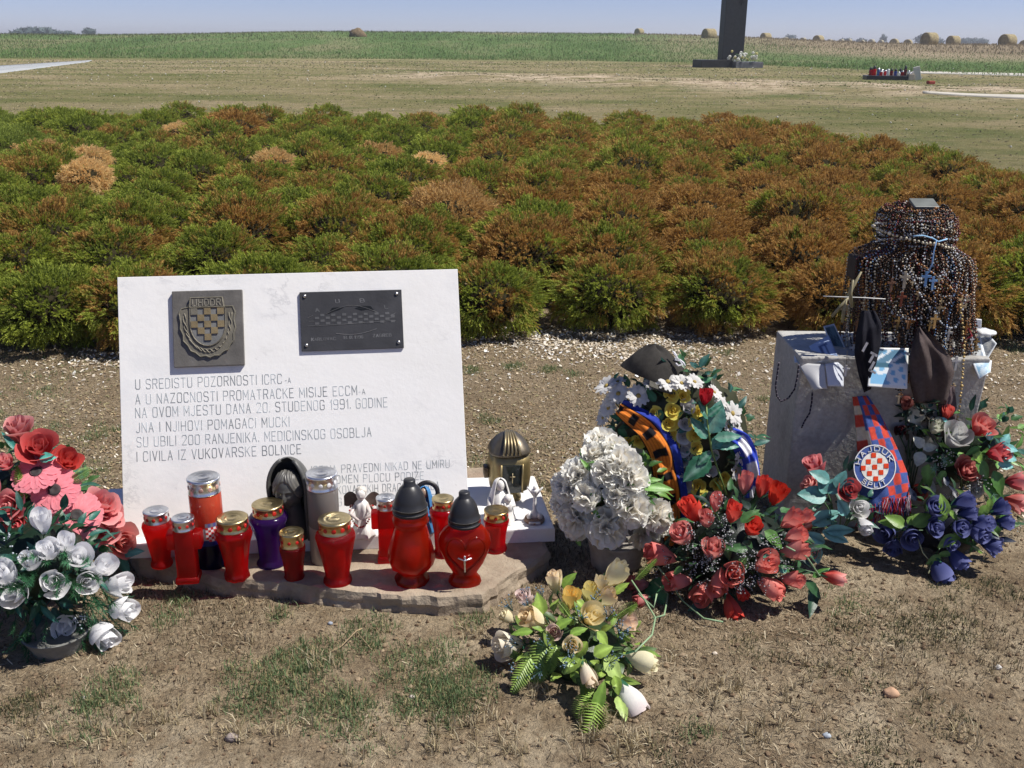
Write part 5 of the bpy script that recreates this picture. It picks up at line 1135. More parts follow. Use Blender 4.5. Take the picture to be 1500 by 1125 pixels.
# ---- E: red roses
b = Bouquet('flower_arrangement', 'wide low bouquet of coral red roses in front of the wreath and pedestal', 'flowers', 1072, 850, .10, (.255, .19, .20))
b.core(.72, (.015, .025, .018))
C1 = (.80, .20, .16); C2 = (.92, .52, .46); C3 = (.76, .07, .045)
for x, y, w, L, op, h, c_, d_ in [(1092, 707, 30, 1.1, .3, (-.05, 1, .2), (.66, .18, .17), C2), (1118, 712, 30, 1.1, .3, (.05, 1, .35), C3, C1), (1139, 724, 36, 1.0, .45, (.15, .9, .55), (.70, .05, .025), (.75, .09, .05)), (1050, 735, 26, 1.2, .3, (-.1, 1, .2), (.76, .22, .20), C2), (1074, 750, 32, 1.1, .3, (.0, .9, .5), C3, C1), (1013, 747, 42, 1.0, .25, (-.7, .7, .3), C3, (.7, .1, .08)),
                                  (1035, 760, 30, 1.0, .5, (-.3, .8, .4), (.6, .13, .12), C2), (1103, 773, 34, .95, .5, (.05, .6, .8), (.68, .05, .03), (.74, .12, .09)), (1000, 785, 44, .9, .5, (-.5, .4, .5), (.76, .24, .22), C2), (968, 812, 46, 1.1, .2, (-1, .25, .3), (.78, .18, .16), C2), (1045, 806, 42, .95, .6, (-.1, .8, .6), (.76, .24, .21), C2), (994, 852, 40, 1.1, .25, (-1, .1, .5), (.78, .20, .18), C2),
                                  (1120, 826, 46, .9, .7, (.3, .5, .8), C1, C2), (1072, 840, 46, .9, .95, (-.1, .2, 1), C1, C2), (1128, 860, 40, 1.1, .3, (.5, -.5, .7), C1, C2), (1160, 850, 34, 1.0, .6, (.7, .1, .7), (.62, .14, .12), C2), (1160, 760, 36, 1.0, .4, (.6, .7, .4), C1, C2), (1165, 783, 36, .9, .5, (.7, .4, .6), C1, C2), (1165, 808, 40, 1.0, .4, (.8, .1, .6), (.62, .16, .14), C2), (1072, 890, 34, 1.15, .3, (.1, -.7, .75), C3, C1),
                                  (1032, 868, 44, 1.0, .4, (-.5, -.3, .8), C1, C2), (935, 855, 34, 1.0, .5, (-.9, .2, .5), (.55, .14, .14), C2), (1053, 852, 36, 1.2, .3, (-.3, -.6, .7), C1, C2), (940, 878, 24, 1.0, .3, (-.9, -.2, .4), (.5, .1, .1), C2), (1180, 758, 26, 1, .4, (.7, .6, .3), C1, C2), (1087, 868, 24, 1, .3, (.1, -.5, .8), C3, C1)]:
    b.rose(x, y, w * 1.03, L * 1.12, op * .6, (h[0], h[1], h[2] * .6), tuple(.45 * a_ + .55 * b_ for a_, b_ in zip(c_, d_)), tuple(v * .92 for v in c_), n=8)
for q in [(1120, 778, 1148, 800, .6, (.10, .22, .05)), (1085, 765, 1110, 745, .5, (.06, .15, .04)), (1095, 805, 1065, 800, .5, (.05, .13, .04)), (1060, 790, 1070, 820, .5, (.05, .12, .04)), (1090, 835, 1088, 808, .6, (.12, .22, .06)), (1100, 750, 1118, 765, .6, (.10, .2, .05)), (1040, 880, 1010, 892, .5, (.03, .10, .06)), (955, 850, 968, 880, .6, (.05, .2, .08)), (1000, 830, 985, 842, .5, (.1, .22, .06)), (1180, 850, 1205, 875, .45, (.03, .09, .03)), (1190, 845, 1215, 832, .4, (.10, .25, .05)), (1190, 860, 1192, 898, .4, (.02, .06, .03)), (1115, 820, 1140, 815, .6, (.10, .32, .22)), (1152, 838, 1135, 822, .7, (.12, .36, .26))]: b.leaf(*q, k=1.03)
b.leaf(958, 838, 962, 810, .3, (.2, .42, .12), 1.05, fern=True)
mb = MB()
for i in range(34):
    a = rnd.uniform(0, 6.28); px = 1070 + 110 * math.cos(a) * rnd.uniform(.1, 1); py = 810 + 75 * math.sin(a) * rnd.uniform(.1, 1); p, nr = b.hit(px, py, .95); mb = MB(); breath(mb, p, nr, .04, 12, (.6, .6, .6), (.015, .02, .02), .0021); mb.build('filler_sprig', b.root)
b.fill(190, (.03, .08, .035), .05, .5, cols=[(.03, .08, .03), (.05, .13, .05), (.015, .04, .03)])
# bud on long stem at right and bare wire stem
b.rose(1222, 846, 30, 1.25, .15, (1.0, -.35, .3), (.62, .09, .07), C2, n=8, k=1.25)
mb = MB()
for L in [[(950, 812), (975, 845), (1000, 880), (1030, 905), (1058, 910)], [(1150, 800), (1180, 815), (1198, 842), (1212, 838)], [(958, 852), (978, 870), (972, 900), (955, 905)]]:
    mb = MB(); tube(mb, [tuple(b.hit(x, y, 1.08)[0] + Vector((0, -.01, .004))) for x, y in L], .0026, STEM, 6, (.22, .33, .18)); mb.build('loose_stem', b.root)
b.done()
# ---- F: cream roses lying on the ground
b = Bouquet('flower_arrangement', 'cream and yellow rose bouquet with fern fronds lying on the soil in front', 'flowers', 848, 968, .035, (.185, .19, .115))
b.core(.7, (.03, .06, .02))
CR = (.80, .74, .50); YW = (.82, .64, .22); CW = (.78, .72, .60)
for x, y, w, L, op, h, c_, d_ in [(812, 852, 26, 1.2, .3, (-.4, 1, .1), CR, (.7, .45, .32)), (835, 877, 30, 1.1, .35, (.1, 1, .3), YW, (.75, .45, .08)), (864, 868, 26, 1.1, .5, (.2, 1, .2), (.7, .65, .3), YW), (900, 842, 36, 1.2, .25, (.8, .8, .2), (.76, .7, .48), CR), (887, 876, 28, 1.2, .3, (.8, .6, .3), CR, (.72, .42, .25)), (866, 903, 42, .85, .7, (.3, .6, .8), (.74, .64, .36), (.78, .66, .38)), (783, 908, 34, 1.3, .25, (-1, .25, .45), CR, (.74, .44, .2)), (745, 945, 42, 1.0, .5, (-.9, -.1, .5), CW, (.75, .68, .55)), (838, 945, 28, .9, .45, (.05, .1, 1), CR, (.7, .45, .28)), (743, 905, 22, 1.0, .3, (-.9, .4, .2), (.7, .62, .42), CR),
                                  (861, 988, 27, 1.35, .3, (.1, -.9, .5), (.76, .7, .56), (.68, .46, .3)), (941, 969, 34, 1.2, .2, (.8, -.55, .4), (.76, .72, .52), CR), (924, 1025, 44, 1.15, .25, (.25, -.8, .45), (.82, .79, .74), (.62, .45, .45)), (917, 912, 30, .9, .5, (.7, .2, .5), (.74, .6, .45), (.7, .5, .4)), (770, 875, 26, .9, .5, (-.5, .7, .4), (.78, .68, .62), (.55, .35, .35)), (812, 925, 24, 1.1, .5, (-.2, .2, .9), (.6, .42, .42), CR), (880, 855, 22, 1.1, .3, (.3, .9, .2), (.7, .6, .4), CR)]:
    b.rose(x, y, w * 1.28, L * .95, op * .8, h, tuple(min(.9, v * 1.14) for v in c_), tuple(min(.9, .5 * a_ + .62 * b_) for a_, b_ in zip(c_, d_)), n=8)
FG = (.30, .44, .10)
for q in [(800, 935, 775, 1000, .75), (778, 960, 745, 1012, .6), (815, 945, 800, 985, .6), (870, 1010, 845, 1050, .8), (880, 1015, 862, 1072, .75), (868, 990, 850, 1020, .6), (900, 905, 930, 880, .6), (905, 925, 925, 935, .6), (835, 905, 820, 880, .6), (930, 850, 958, 815, .35), (845, 935, 820, 965, .5)]: b.leaf(q[0], q[1], q[2], q[3], q[4], FG, 1.0, fern=True, curl=.2)
for q in [(795, 900, 788, 870, .7), (825, 862, 840, 838, .7), (815, 920, 835, 905, .7), (835, 930, 858, 918, .6), (860, 940, 842, 965, .6), (870, 960, 895, 945, .8), (885, 965, 912, 995, .7), (850, 965, 825, 985, .6), (900, 870, 918, 852, .6), (780, 925, 750, 925, .5), (875, 925, 892, 945, .7), (840, 975, 820, 962, .6), (900, 990, 908, 1018, .6), (905, 1020, 918, 1050, .5), (845, 880, 860, 892, .8), (800, 880, 772, 892, .6), (872, 1040, 885, 1000, .5)]: b.leaf(q[0], q[1], q[2], q[3], q[4] , [(.26, .38, .07), (.18, .30, .05), (.36, .48, .14)][(q[0] + q[1]) % 3], 1.05, serr=.1)
mb = MB()
for i in range(16):
    px = 840 + rnd.uniform(-95, 80); py = 925 + rnd.uniform(-50, 60); p, nr = b.hit(px, py, .98); mb = MB(); breath(mb, p, nr, .035, 9, (.25, .35, .45), (.04, .1, .08), .0022); mb.build('filler_sprig', b.root)
b.fill(150, (.1, .2, .05), .045, .55, cols=[(.15, .24, .05), (.24, .34, .07), (.08, .14, .04)])
mb = MB()
for L in [[(925, 850), (945, 880), (960, 905), (955, 930), (930, 955)], [(935, 870), (958, 890), (962, 870)]]: mb = MB(); tube(mb, [tuple(b.hit(x, y, 1.15)[0]) for x, y in L], .0026, STEM, 6, (.25, .36, .2)); mb.build('loose_stem', b.root)
b.done()
# ---- G1: teal-leaved roses in front of the pedestal
TL = (.22, .48, .44)
b = Bouquet('flower_arrangement', 'pink roses with pale teal leaves leaning against the pedestal front left', 'flowers', 1225, 815, .14, (.13, .10, .20))
for x, y, w, L, op, h, c_, d_ in [(1195, 683, 36, .95, .7, (-.6, .8, .3), (.6, .12, .13), (.74, .30, .30)), (1187, 711, 30, .8, .5, (-.8, .6, .3), (.5, .04, .05), C2), (1242, 717, 34, .85, .7, (.1, .3, .9), (.36, .04, .05), (.5, .10, .10)), (1180, 765, 28, 1.1, .3, (-.6, .8, .3), (.6, .09, .06), C2), (1258, 745, 32, .9, .5, (-.3, .5, .6), (.7, .7, .66), WH), (1265, 770, 26, 1.1, .3, (0, -.6, .6), (.6, .6, .62), WH), (1192, 805, 30, 1, .4, (-.4, -.2, .7), (.6, .18, .14), C2)]: b.rose(x, y, w * 1.12, L, op, h, c_, d_, n=9)
for q in [(1215, 705, 1187, 690, .7), (1210, 728, 1170, 722, .75), (1212, 722, 1198, 705, .8), (1212, 722, 1232, 700, .8), (1190, 768, 1228, 748, .6), (1240, 755, 1228, 732, .8), (1210, 778, 1250, 775, .45), (1205, 778, 1242, 793, .5), (1208, 795, 1178, 780, .55), (1192, 800, 1198, 825, .8), (1225, 715, 1238, 690, .7), (1240, 725, 1248, 700, .6)]: b.leaf(*q, (.22, .5, .46) if q[1] > 740 else (.13, .34, .31), 1.05, rib=(.1, .25, .22), curl=.1)
b.fill(70, (.03, .08, .04), .045, .5, cols=[(.03, .08, .04), (.05, .14, .10)]); b.done()
# ---- G2: white and pink mixed
b = Bouquet('flower_arrangement', 'mixed white magnolias and pink roses with bright green leaves right of the scarf', 'flowers', 1400, 770, .26, (.24, .13, .22))
b.core(.6)
for x, y, w, L, op, h, c_, d_ in [(1360, 572, 32, .85, .6, (0, 1, .4), (.66, .09, .07), (.72, .26, .22)), (1438, 626, 42, .8, .7, (.3, .9, .5), (.62, .08, .08), (.76, .33, .28)), (1415, 690, 40, .8, .8, (.1, .6, .8), (.6, .12, .11), (.76, .33, .28)), (1462, 663, 36, .9, .4, (.6, .3, .6), (.6, .05, .07), (.7, .2, .2)), (1490, 705, 32, 1.0, .4, (.9, .2, .3), (.62, .10, .12), PK2), (1388, 605, 20, 1.2, .3, (0, 1, .2), (.6, .06, .05), C1), (1488, 735, 36, .9, .5, (.8, -.2, .5), (.6, .15, .13), PK2), (1345, 720, 28, .9, .5, (-.2, 0, .8), (.4, .04, .04), C1), (1400, 640, 46, .95, .7, (.1, .8, .5), (.50, .51, .50), (.62, .62, .6)), (1370, 625, 30, .9, .4, (.2, .9, .4), (.62, .64, .5), (.68, .68, .56)), (1428, 715, 26, .9, .5, (0, -.3, .8), (.68, .64, .6), WH)]: b.rose(x, y, w * 1.12, L, op, h, c_, d_, n=10)
WG = (.60, .62, .50)
for q in [(1340, 620, 1335, 592, .8), (1340, 620, 1360, 628, .7), (1342, 618, 1352, 592, .7), (1332, 622, 1315, 632, .6), (1352, 655, 1340, 640, .9), (1352, 658, 1372, 652, .7), (1350, 662, 1343, 682, .9), (1355, 705, 1372, 720, .7), (1330, 575, 1318, 582, .9), (1328, 590, 1348, 578, .5), (1345, 590, 1330, 560, .5)]: b.leaf(*q, WG if q[0] != 1332 else (.35, .37, .42), 1.05, rib=(.66, .68, .6), name='magnolia_petal')
for q in [(1350, 630, 1375, 640, .4), (1385, 635, 1395, 632, .4), (1360, 680, 1358, 708, .8), (1355, 695, 1362, 715, .8), (1425, 660, 1440, 678, .7), (1430, 675, 1450, 700, .7), (1455, 690, 1470, 725, .6), (1455, 730, 1475, 755, .6), (1440, 700, 1475, 745, .5), (1385, 690, 1372, 705, .6), (1435, 655, 1415, 665, .5), (1470, 740, 1458, 790, .4), (1375, 650, 1392, 655, .4)]: b.leaf(*q, (.20, .36, .07) if q[0] < 1430 else (.08, .20, .04), 1.04, serr=.1)
for q in [(1450, 645, 1448, 630, .8), (1468, 650, 1478, 636, .9), (1470, 668, 1490, 672, .8), (1468, 655, 1492, 658, .6), (1380, 612, 1392, 622, .4), (1462, 680, 1485, 682, .7), (1372, 735, 1362, 712, .3)]: b.leaf(*q, (.18, .44, .42), 1.06)
mb = MB()
for x, y in [(1405, 715), (1420, 710), (1412, 728), (1432, 700), (1385, 665), (1375, 672), (1395, 720), (1490, 755)]: mb = MB(); p, nr = b.hit(x, y, .98); breath(mb, p, nr, .04, 14, (.66, .66, .6), (.1, .2, .08), .0025); mb.build('filler_sprig', b.root)
mb = MB()
for x, y in [(1382, 668), (1448, 715), (1440, 722), (1370, 680)]: p, nr = b.hit(x, y, 1.0); mb = MB(); needles(mb, p, nr, .05, (.22, .42, .3), 30); mb.build('pine_sprig', b.root)
b.fill(210, (.05, .13, .04), .05, .5, k=(.4, .82), cols=[(.05, .13, .04), (.1, .22, .05), (.16, .3, .08), (.03, .1, .07)]); b.done()
# ---- G3: blue roses
b = Bouquet('flower_arrangement', 'dark blue rose bouquet with yellow-green leaves lowest at the right front', 'flowers', 1385, 815, .10, (.205, .13, .155))
b.core(.65, (.012, .015, .03))
U1 = (.07, .085, .24); U2 = (.19, .21, .44)
for x, y, w, L, op, h in [(1412, 735, 32, 1.1, .2, (1, .4, .3)), (1418, 752, 28, 1.0, .2, (.9, .1, .4)), (1440, 768, 32, 1.1, .3, (.6, .2, .6)), (1465, 745, 30, 1.0, .4, (.9, .5, .2)), (1432, 780, 32, 1.1, .3, (.3, -.3, .7)), (1452, 800, 32, 1.0, .6, (.7, -.4, .5)), (1405, 772, 30, .9, .6, (.3, .2, .9)), (1370, 745, 34, 1.0, .3, (-.1, .5, .6)), (1367, 772, 32, .9, .7, (.3, .2, .7)), (1335, 785, 36, .95, .5, (0, -.3, .9)), (1300, 780, 34, 1.0, .4, (-.6, -.1, .6)), (1403, 818, 32, 1.2, .3, (.4, -.8, .45)), (1378, 838, 38, 1.15, .35, (.2, -.85, .45)), (1390, 795, 26, 1.0, .4, (.2, -.4, .8)), (1310, 800, 30, 1, .4, (-.3, -.5, .7)), (1472, 765, 28, 1, .4, (.9, -.1, .4))]:
    b.rose(x, y, w * 1.12, L * .9, op, h, U1, U2, n=9)
for q in [(1338, 770, 1362, 752, .8), (1325, 770, 1300, 755, .7), (1318, 770, 1290, 762, .6), (1330, 768, 1342, 755, .8), (1385, 755, 1380, 725, .6), (1385, 750, 1375, 765, .7), (1390, 748, 1405, 762, .5), (1400, 785, 1375, 800, .6), (1395, 790, 1410, 778, .6), (1378, 815, 1358, 825, .6), (1375, 812, 1398, 810, .4), (1445, 740, 1435, 758, .7), (1450, 730, 1448, 752, .5), (1425, 800, 1440, 810, .4)]: b.leaf(*q, (.16, .28, .05), 1.05)
b.fill(110, (.03, .07, .03), .045, .5, cols=[(.03, .07, .03), (.02, .03, .06), (.08, .16, .04)])
mb = MB()
for L in [[(1345, 790), (1352, 810), (1365, 825), (1360, 840)], [(1425, 800), (1445, 812), (1440, 820)]]: mb = MB(); tube(mb, [tuple(b.hit(x, y, 1.08)[0]) for x, y in L], .002, STEM, 5, (.35, .36, .2)); mb.build('loose_stem', b.root)
b.done()

# ---- foliage bundle under the postcard, the shadow there put into its dark colours
b = Bouquet('dark_foliage_bundle', 'leaf bundle and roses darkened for the shadow against the pedestal under the postcard', 'foliage', 1322, 778, .40, (.055, .03, .12))
b.fill(90, (.03, .06, .035), .045, .45, k=(.3, .95), zmin=-.95, cols=[(.025, .05, .03), (.04, .08, .05), (.06, .05, .035), (.03, .09, .08)])
for x, y, w, L, op, h, c_, d_ in [(1327, 593, 26, 1.0, .3, (.1, .6, .6), (.30, .10, .09), (.35, .14, .12)), (1318, 632, 22, .9, .4, (0, .3, .8), (.12, .02, .03), (.2, .05, .05))]: b.rose(x, y, w, L, op, h, c_, d_, n=8)
for k_ in range(5):
    tube(b.st, [tuple(b.g), tuple(b.c + Vector((.012 * (k_ - 2), 0, -.08)))], .003, STEM, 5, (.06, .09, .04))
b.done()
# ================================================================== pedestal and draped cross
A0 = G(1150, 772); PY = A0.y; pk = ppm((A0.x, PY, .3))
xl_t = at_depth(1173, 521, PY); xr_t = at_depth(1452, 527, PY); PZ = (xl_t.z + xr_t.z) / 2
xl_b = at_depth(1152, 772, PY); XL = xl_t.x; XR = xr_t.x; PD = .30
mb = MB(); n = 13; V = []
def pedpt(u, v, w):     # u across, v depth, w height
    x0 = XL + (xl_b.x - XL) * 0 ; x1 = XR - .035 * (1 - w); x = x0 + (x1 - x0) * u; return np.array((x, PY + PD * v + .01 * (1 - w), PZ * w - .01 * (1 - w)))
PEDM = attrmat('weathered_granite', .8, amt=.18, ns=90, stain=(.12, .11, .095), st_amt=.55, st_scale=4, bns=60, bd=.003)
def face_grid(f, a, b):
    V = [f(i / a, j / b) for i in range(a + 1) for j in range(b + 1)]; V = [v + np.array((rnd.uniform(-1, 1), rnd.uniform(-1, 1), rnd.uniform(-1, 1))) * .0 for v in V]; mb.add(V, gridf(a + 1, b + 1), PEDM, (.20, .195, .185))
c8 = [pedpt(u, v, w) for u in (0, 1) for v in (0, 1) for w in (0, 1)]
import bmesh
bm = bmesh.new(); vs = [bm.verts.new(v) for v in c8]
for f in [(0, 1, 3, 2), (4, 6, 7, 5), (0, 4, 5, 1), (2, 3, 7, 6), (0, 2, 6, 4), (1, 5, 7, 3)]: bm.faces.new([vs[i] for i in f])
bmesh.ops.recalc_face_normals(bm, faces=bm.faces); bmesh.ops.bevel(bm, geom=list(bm.edges), offset=.006, segments=2, profile=.5, affect='EDGES'); bm.verts.index_update()
mb.add([tuple(v.co) for v in bm.verts], [tuple(v.index for v in f.verts) for f in bm.faces], PEDM, (.42, .41, .38)); bm.free()
tag(mb.build('stone_pedestal', smooth=False), 'grey stone pedestal carrying the rosary-covered cross at the right', 'pedestal')
CY = PY + .13; ck = ppm((0, CY, .8)) if False else FPX / ((Vector((1.3, CY, .8)) - CAM).dot(cF))
def CZ(y, x=1335): return at_depth(x, y, CY).z
CX = at_depth(1338, 520, CY).x; CXT = at_depth(1345, 330, CY).x
root = empty('wooden_cross', (CX, CY, PZ)); tag(root, 'stubby dark wooden cross hidden under rosaries, standing on the grey pedestal', 'cross')
mb = MB(); ztop = CZ(300); box(mb, (CX, CY, (PZ + ztop) / 2 - .02), (.09, .08, ztop - PZ - .04), WOOD, col=(.04, .028, .02), bev=.006); mb.build('post', root, smooth=False)
zb = CZ(392); xa = at_depth(1246, 392, CY).x; xb = at_depth(1412, 392, CY).x
mb = MB(); box(mb, ((xa + xb) / 2, CY - .001, zb), (xb - xa, .085, .075), WOOD, col=(.05, .035, .025), bev=.008); mb.build('crossbar', root, smooth=False)
mb = MB(); box(mb, (CXT - .0, CY - .02, CZ(297)), (.075, .06, .010), BLACKCAP, basis((0, -.3, 1)), (.16, .17, .15), bev=.002); mb.build('top_plate', root, smooth=False)
ys = [294, 302, 314, 330, 348, 358, 364, 374, 400, 440, 500, 560, 620]; hx = [24, 40, 49, 53, 52, 46, 62, 82, 85, 87, 89, 86, 82]; hy = [18, 34, 44, 48, 48, 48, 50, 54, 60, 64, 67, 66, 66]; xc = [1343, 1343, 1342, 1341, 1341, 1340, 1336, 1334, 1333, 1331, 1330, 1330, 1330]
zs = np.array([CZ(y) for y in ys])[::-1]; HX = (np.array(hx) / ck)[::-1]; HY = (np.array(hy) / ck * .9)[::-1]; XC = np.array([at_depth(x, y, CY).x for x, y in zip(xc, ys)])[::-1]
def hull(phi, z, k=1.0, sw=0.):
    a = np.interp(z, zs, HX) * k; b = np.interp(z, zs, HY) * k; x = np.interp(z, zs, XC)
    c, s = math.cos(phi), math.sin(phi); e = .78
    return np.array((x + a * math.copysign(abs(c) ** e, c), CY + b * math.copysign(abs(s) ** e, s), z))
BCOL = {'dark brown wooden': (.055, .025, .012), 'black': (.012, .012, .013), 'dark red': (.13, .015, .015), 'cream': (.62, .56, .42), 'light blue': (.16, .3, .55), 'silver grey': (.42, .44, .47), 'amber brown': (.32, .15, .05), 'white pearl': (.7, .69, .66)}
def pend_cross(mb, p, s, m, col, yaw=0.):
    B = Bz(yaw); box(mb, p + np.array((0, 0, -s * .5)), (s * .16, s * .1, s), m, B, col); box(mb, p + np.array((0, -.0004, -s * .32)), (s * .62, s * .09, s * .15), m, B, col)
def rosary(path, r, col, name, label, grp, gap=.0095, pend=None):
    P_ = np.array(path); seg = np.linalg.norm(np.diff(P_, axis=0), axis=1); cum = np.concatenate([[0], np.cumsum(seg)]); n = max(4, int(cum[-1] / gap)); t = np.linspace(0, cum[-1], n)
    Q = np.stack([np.interp(t, cum, P_[:, i]) for i in range(3)], -1); root = MB(); jit = rng.normal(0, .0012, Q.shape); Q = Q + jit
    Vi, Fi = ico(); rr = r * .86 * np.where(np.arange(n) % 11 == 5, 1.35, 1.0) * rng.uniform(.85, 1.1, n)
    V = (Vi[None] * rr[:, None, None] + Q[:, None]).reshape(-1, 3); F = [tuple(i + 12 * k for i in f) for k in range(n) for f in Fi]; cc = np.repeat(np.array(col)[None] * rng.uniform(.7, 1.3, (n, 1)), 12, 0)
    root.add(V, F, BEAD, np.clip(cc, 0, .9)); tube(root, Q[::2] if n > 8 else Q, .0006, BEAD, 3, (.05, .04, .03)); o = root.build(name)
    tag(o, label, 'rosary', grp)
    if pend is not None:
        pp, s, m, pc = pend; mb = MB(); pend_cross(mb, np.array(pp), s, m, pc, rnd.uniform(-.4, .4)); mb.build('cross_pendant', o, smooth=False)
    return o
names = ['dark brown wooden'] * 10 + ['black'] * 7 + ['dark red'] * 4 + ['cream'] * 1 + ['light blue'] * 1 + ['silver grey'] * 2 + ['amber brown'] * 4 + ['white pearl'] * 1
zt_hi, zt_lo = CZ(299), CZ(330)
for i in range(165):
    outer = i < 125; nm = rnd.choice(names) if outer else rnd.choice(['dark brown wooden', 'black', 'dark red', 'dark brown wooden'])
    ph = rnd.uniform(-math.pi * .98, math.pi * .98) if i % 3 else rnd.choice([-2.6, -2.15, -1.75, -1.45, -1.05, -.7, -.3]) + rnd.gauss(0, .07); dr_ = rnd.gauss(0, .22); wv = rnd.uniform(.02, .08); dph = rnd.uniform(.05, .40) * rnd.choice((-1, 1)); zt = rnd.uniform(zt_lo, zt_hi); ze = rnd.choice([CZ(y) for y in (450, 480, 500, 520, 540, 555)]) + rnd.uniform(-.03, .03)
    if rnd.random() < .3: zt = CZ(370)
    k = rnd.uniform(.94, 1.06) if outer else rnd.uniform(.78, .9); pts = []
    for j in range(26): t = j / 25; z = zt + (ze - zt) * t; pts.append(hull(ph + dr_ * t + wv * math.sin(t * 7 + i), z, k * (1 + .05 * math.sin(t * 4 + i))))
    for j in range(1, 7): t = j / 7; a = math.pi * t; pts.append(hull(ph + dr_ + dph * (1 - math.cos(a)) / 2, ze - .025 * math.sin(a), k * 1.03))
    for j in range(26): t = 1 - j / 25; z = zt + (ze - zt) * t; pts.append(hull(ph + dph + dr_ * t + wv * math.sin(t * 5 + i * 2), z, k * (1 + .04 * math.sin(t * 5 + i))))
    bot = hull(ph + dr_ + dph / 2, ze - .03, k * 1.05); col = BCOL[nm]; s = rnd.uniform(.022, .04); pc = rnd.choice([(.5, .48, .42), (.25, .13, .06), (.55, .55, .56), (.3, .16, .07), (.1, .25, .55) if nm == 'light blue' else (.4, .3, .16)])
    rosary(pts, rnd.uniform(.0024, .0042), col, 'rosary', '%s bead rosary hanging among many others from the cross on the pedestal' % nm, '%s bead rosaries on the cross' % nm, pend=(bot, s, rnd.choice([WOOD, SILVER, GOLD, MATTE]), pc))
for i in range(24):
    nm = rnd.choice(['cream', 'dark brown wooden', 'amber brown', 'dark red', 'black', 'dark brown wooden', 'black', 'silver grey']); z0 = rnd.uniform(CZ(356), CZ(304)); ti = rnd.uniform(-.05, .06) if z0 < CZ(325) else rnd.uniform(-.008, .012); tr = rnd.uniform(0, 6.28); k = rnd.uniform(.99, 1.06)
    pts = [hull(a, z0 + ti * math.cos(a - tr) + .004 * math.sin(a * 5 + i), k) for a in np.linspace(0, 2 * math.pi, 50)]
    rosary(pts, rnd.uniform(.0028, .0045), BCOL[nm], 'rosary', '%s bead rosary wound round the head of the cross on the pedestal' % nm, '%s bead rosaries wound round the cross head' % nm)
for i in range(22):
    nm = rnd.choice(['dark brown wooden', 'black', 'silver grey', 'cream', 'dark red', 'amber brown']); a0 = rnd.uniform(-2.9, -1.4); a1 = a0 + rnd.uniform(.5, 1.7); z0 = rnd.uniform(CZ(385), CZ(345)); z1 = rnd.uniform(CZ(400), CZ(350)); sag = rnd.uniform(.05, .20); sk = rnd.uniform(-.5, .5)
    pts = [hull(a0 + (a1 - a0) * (t + sk * t * (1 - t) * .6), z0 + (z1 - z0) * t - sag * (1 - (2 * t - 1) ** 2) * (1 + sk * (t - .5)), 1.07) for t in np.linspace(0, 1, 40)]
    rosary(pts, rnd.uniform(.0026, .0046), BCOL[nm], 'rosary', '%s bead rosary slung crosswise over the hanging ones on the pedestal cross' % nm, '%s rosaries slung crosswise' % nm, pend=(pts[20], rnd.uniform(.025, .042), rnd.choice([WOOD, SILVER, GOLD]), rnd.choice([(.5, .48, .42), (.25, .13, .06), (.4, .3, .16)])))
pts = [hull(-math.pi * .99 + 2 * math.pi * .98 * t, CZ(334) - .055 * math.sin(math.pi * t) ** 2 * 1, 1.08) for t in np.linspace(0, 1, 60)]
rosary(pts, .0062, BCOL['cream'], 'rosary', 'thick cream bead rosary slung low around the front of the cross head', None, gap=.0125)
pts = [np.array(at_depth(x, y, CY - .16 + dy)) for x, y, dy in [(1402, 420, .06), (1410, 470, .03), (1412, 520, .01), (1409, 560, 0), (1405, 600, 0), (1400, 625, 0)]]
rosary(pts, .0048, (.5, .36, .14), 'rosary', 'long golden bead rosary hanging lowest at the right over the pedestal front', None, gap=.011, pend=(pts[-1], .03, GOLD, (.6, .5, .3)))
# light blue ribbon knot and pale large crosses in front
mb = MB(); tube(mb, [np.array(at_depth(x, y, CY - .14)) for x, y in [(1338, 346), (1352, 345), (1366, 349), (1375, 354), (1388, 350)]], .0022, CLOTH, 5, (.35, .6, .85)); tube(mb, [np.array(at_depth(x, y, CY - .145)) for x, y in [(1372, 352), (1368, 368), (1366, 385), (1360, 400)]], .002, CLOTH, 5, (.3, .5, .8)); tag(mb.build('blue_cord'), 'thin light blue cord tied across the neck of the rosary bundle', 'cord')
for x, y, s, col, m, nm in [(1327, 398, .05, (.45, .4, .3), WOOD, 'pale wooden'), (1358, 398, .045, (.15, .35, .65), GLOSS, 'light blue'), (1368, 405, .04, (.2, .4, .7), GLOSS, 'small bright blue'), (1322, 428, .045, (.28, .08, .04), WOOD, 'reddish wooden'), (1371, 460, .045, (.6, .45, .25), GOLD, 'golden'), (1307, 408, .04, (.2, .1, .06), WOOD, 'dark brown'), (1402, 522, .045, (.72, .72, .68), GLOSS, 'white plastic'), (1240, 535, .035, (.6, .6, .6), GLOSS, 'whitish')]:
    mb = MB(); p = np.array(at_depth(x, y, CY - .155)); pend_cross(mb, p, s, m, col, rnd.uniform(-.3, .3)); tube(mb, [p, p + (0, .01, .045)], .0008, BEAD, 4, (.1, .08, .06)); tag(mb.build('hanging_cross', smooth=False), '%s cross pendant hanging in front of the rosaries' % nm, 'cross pendant')
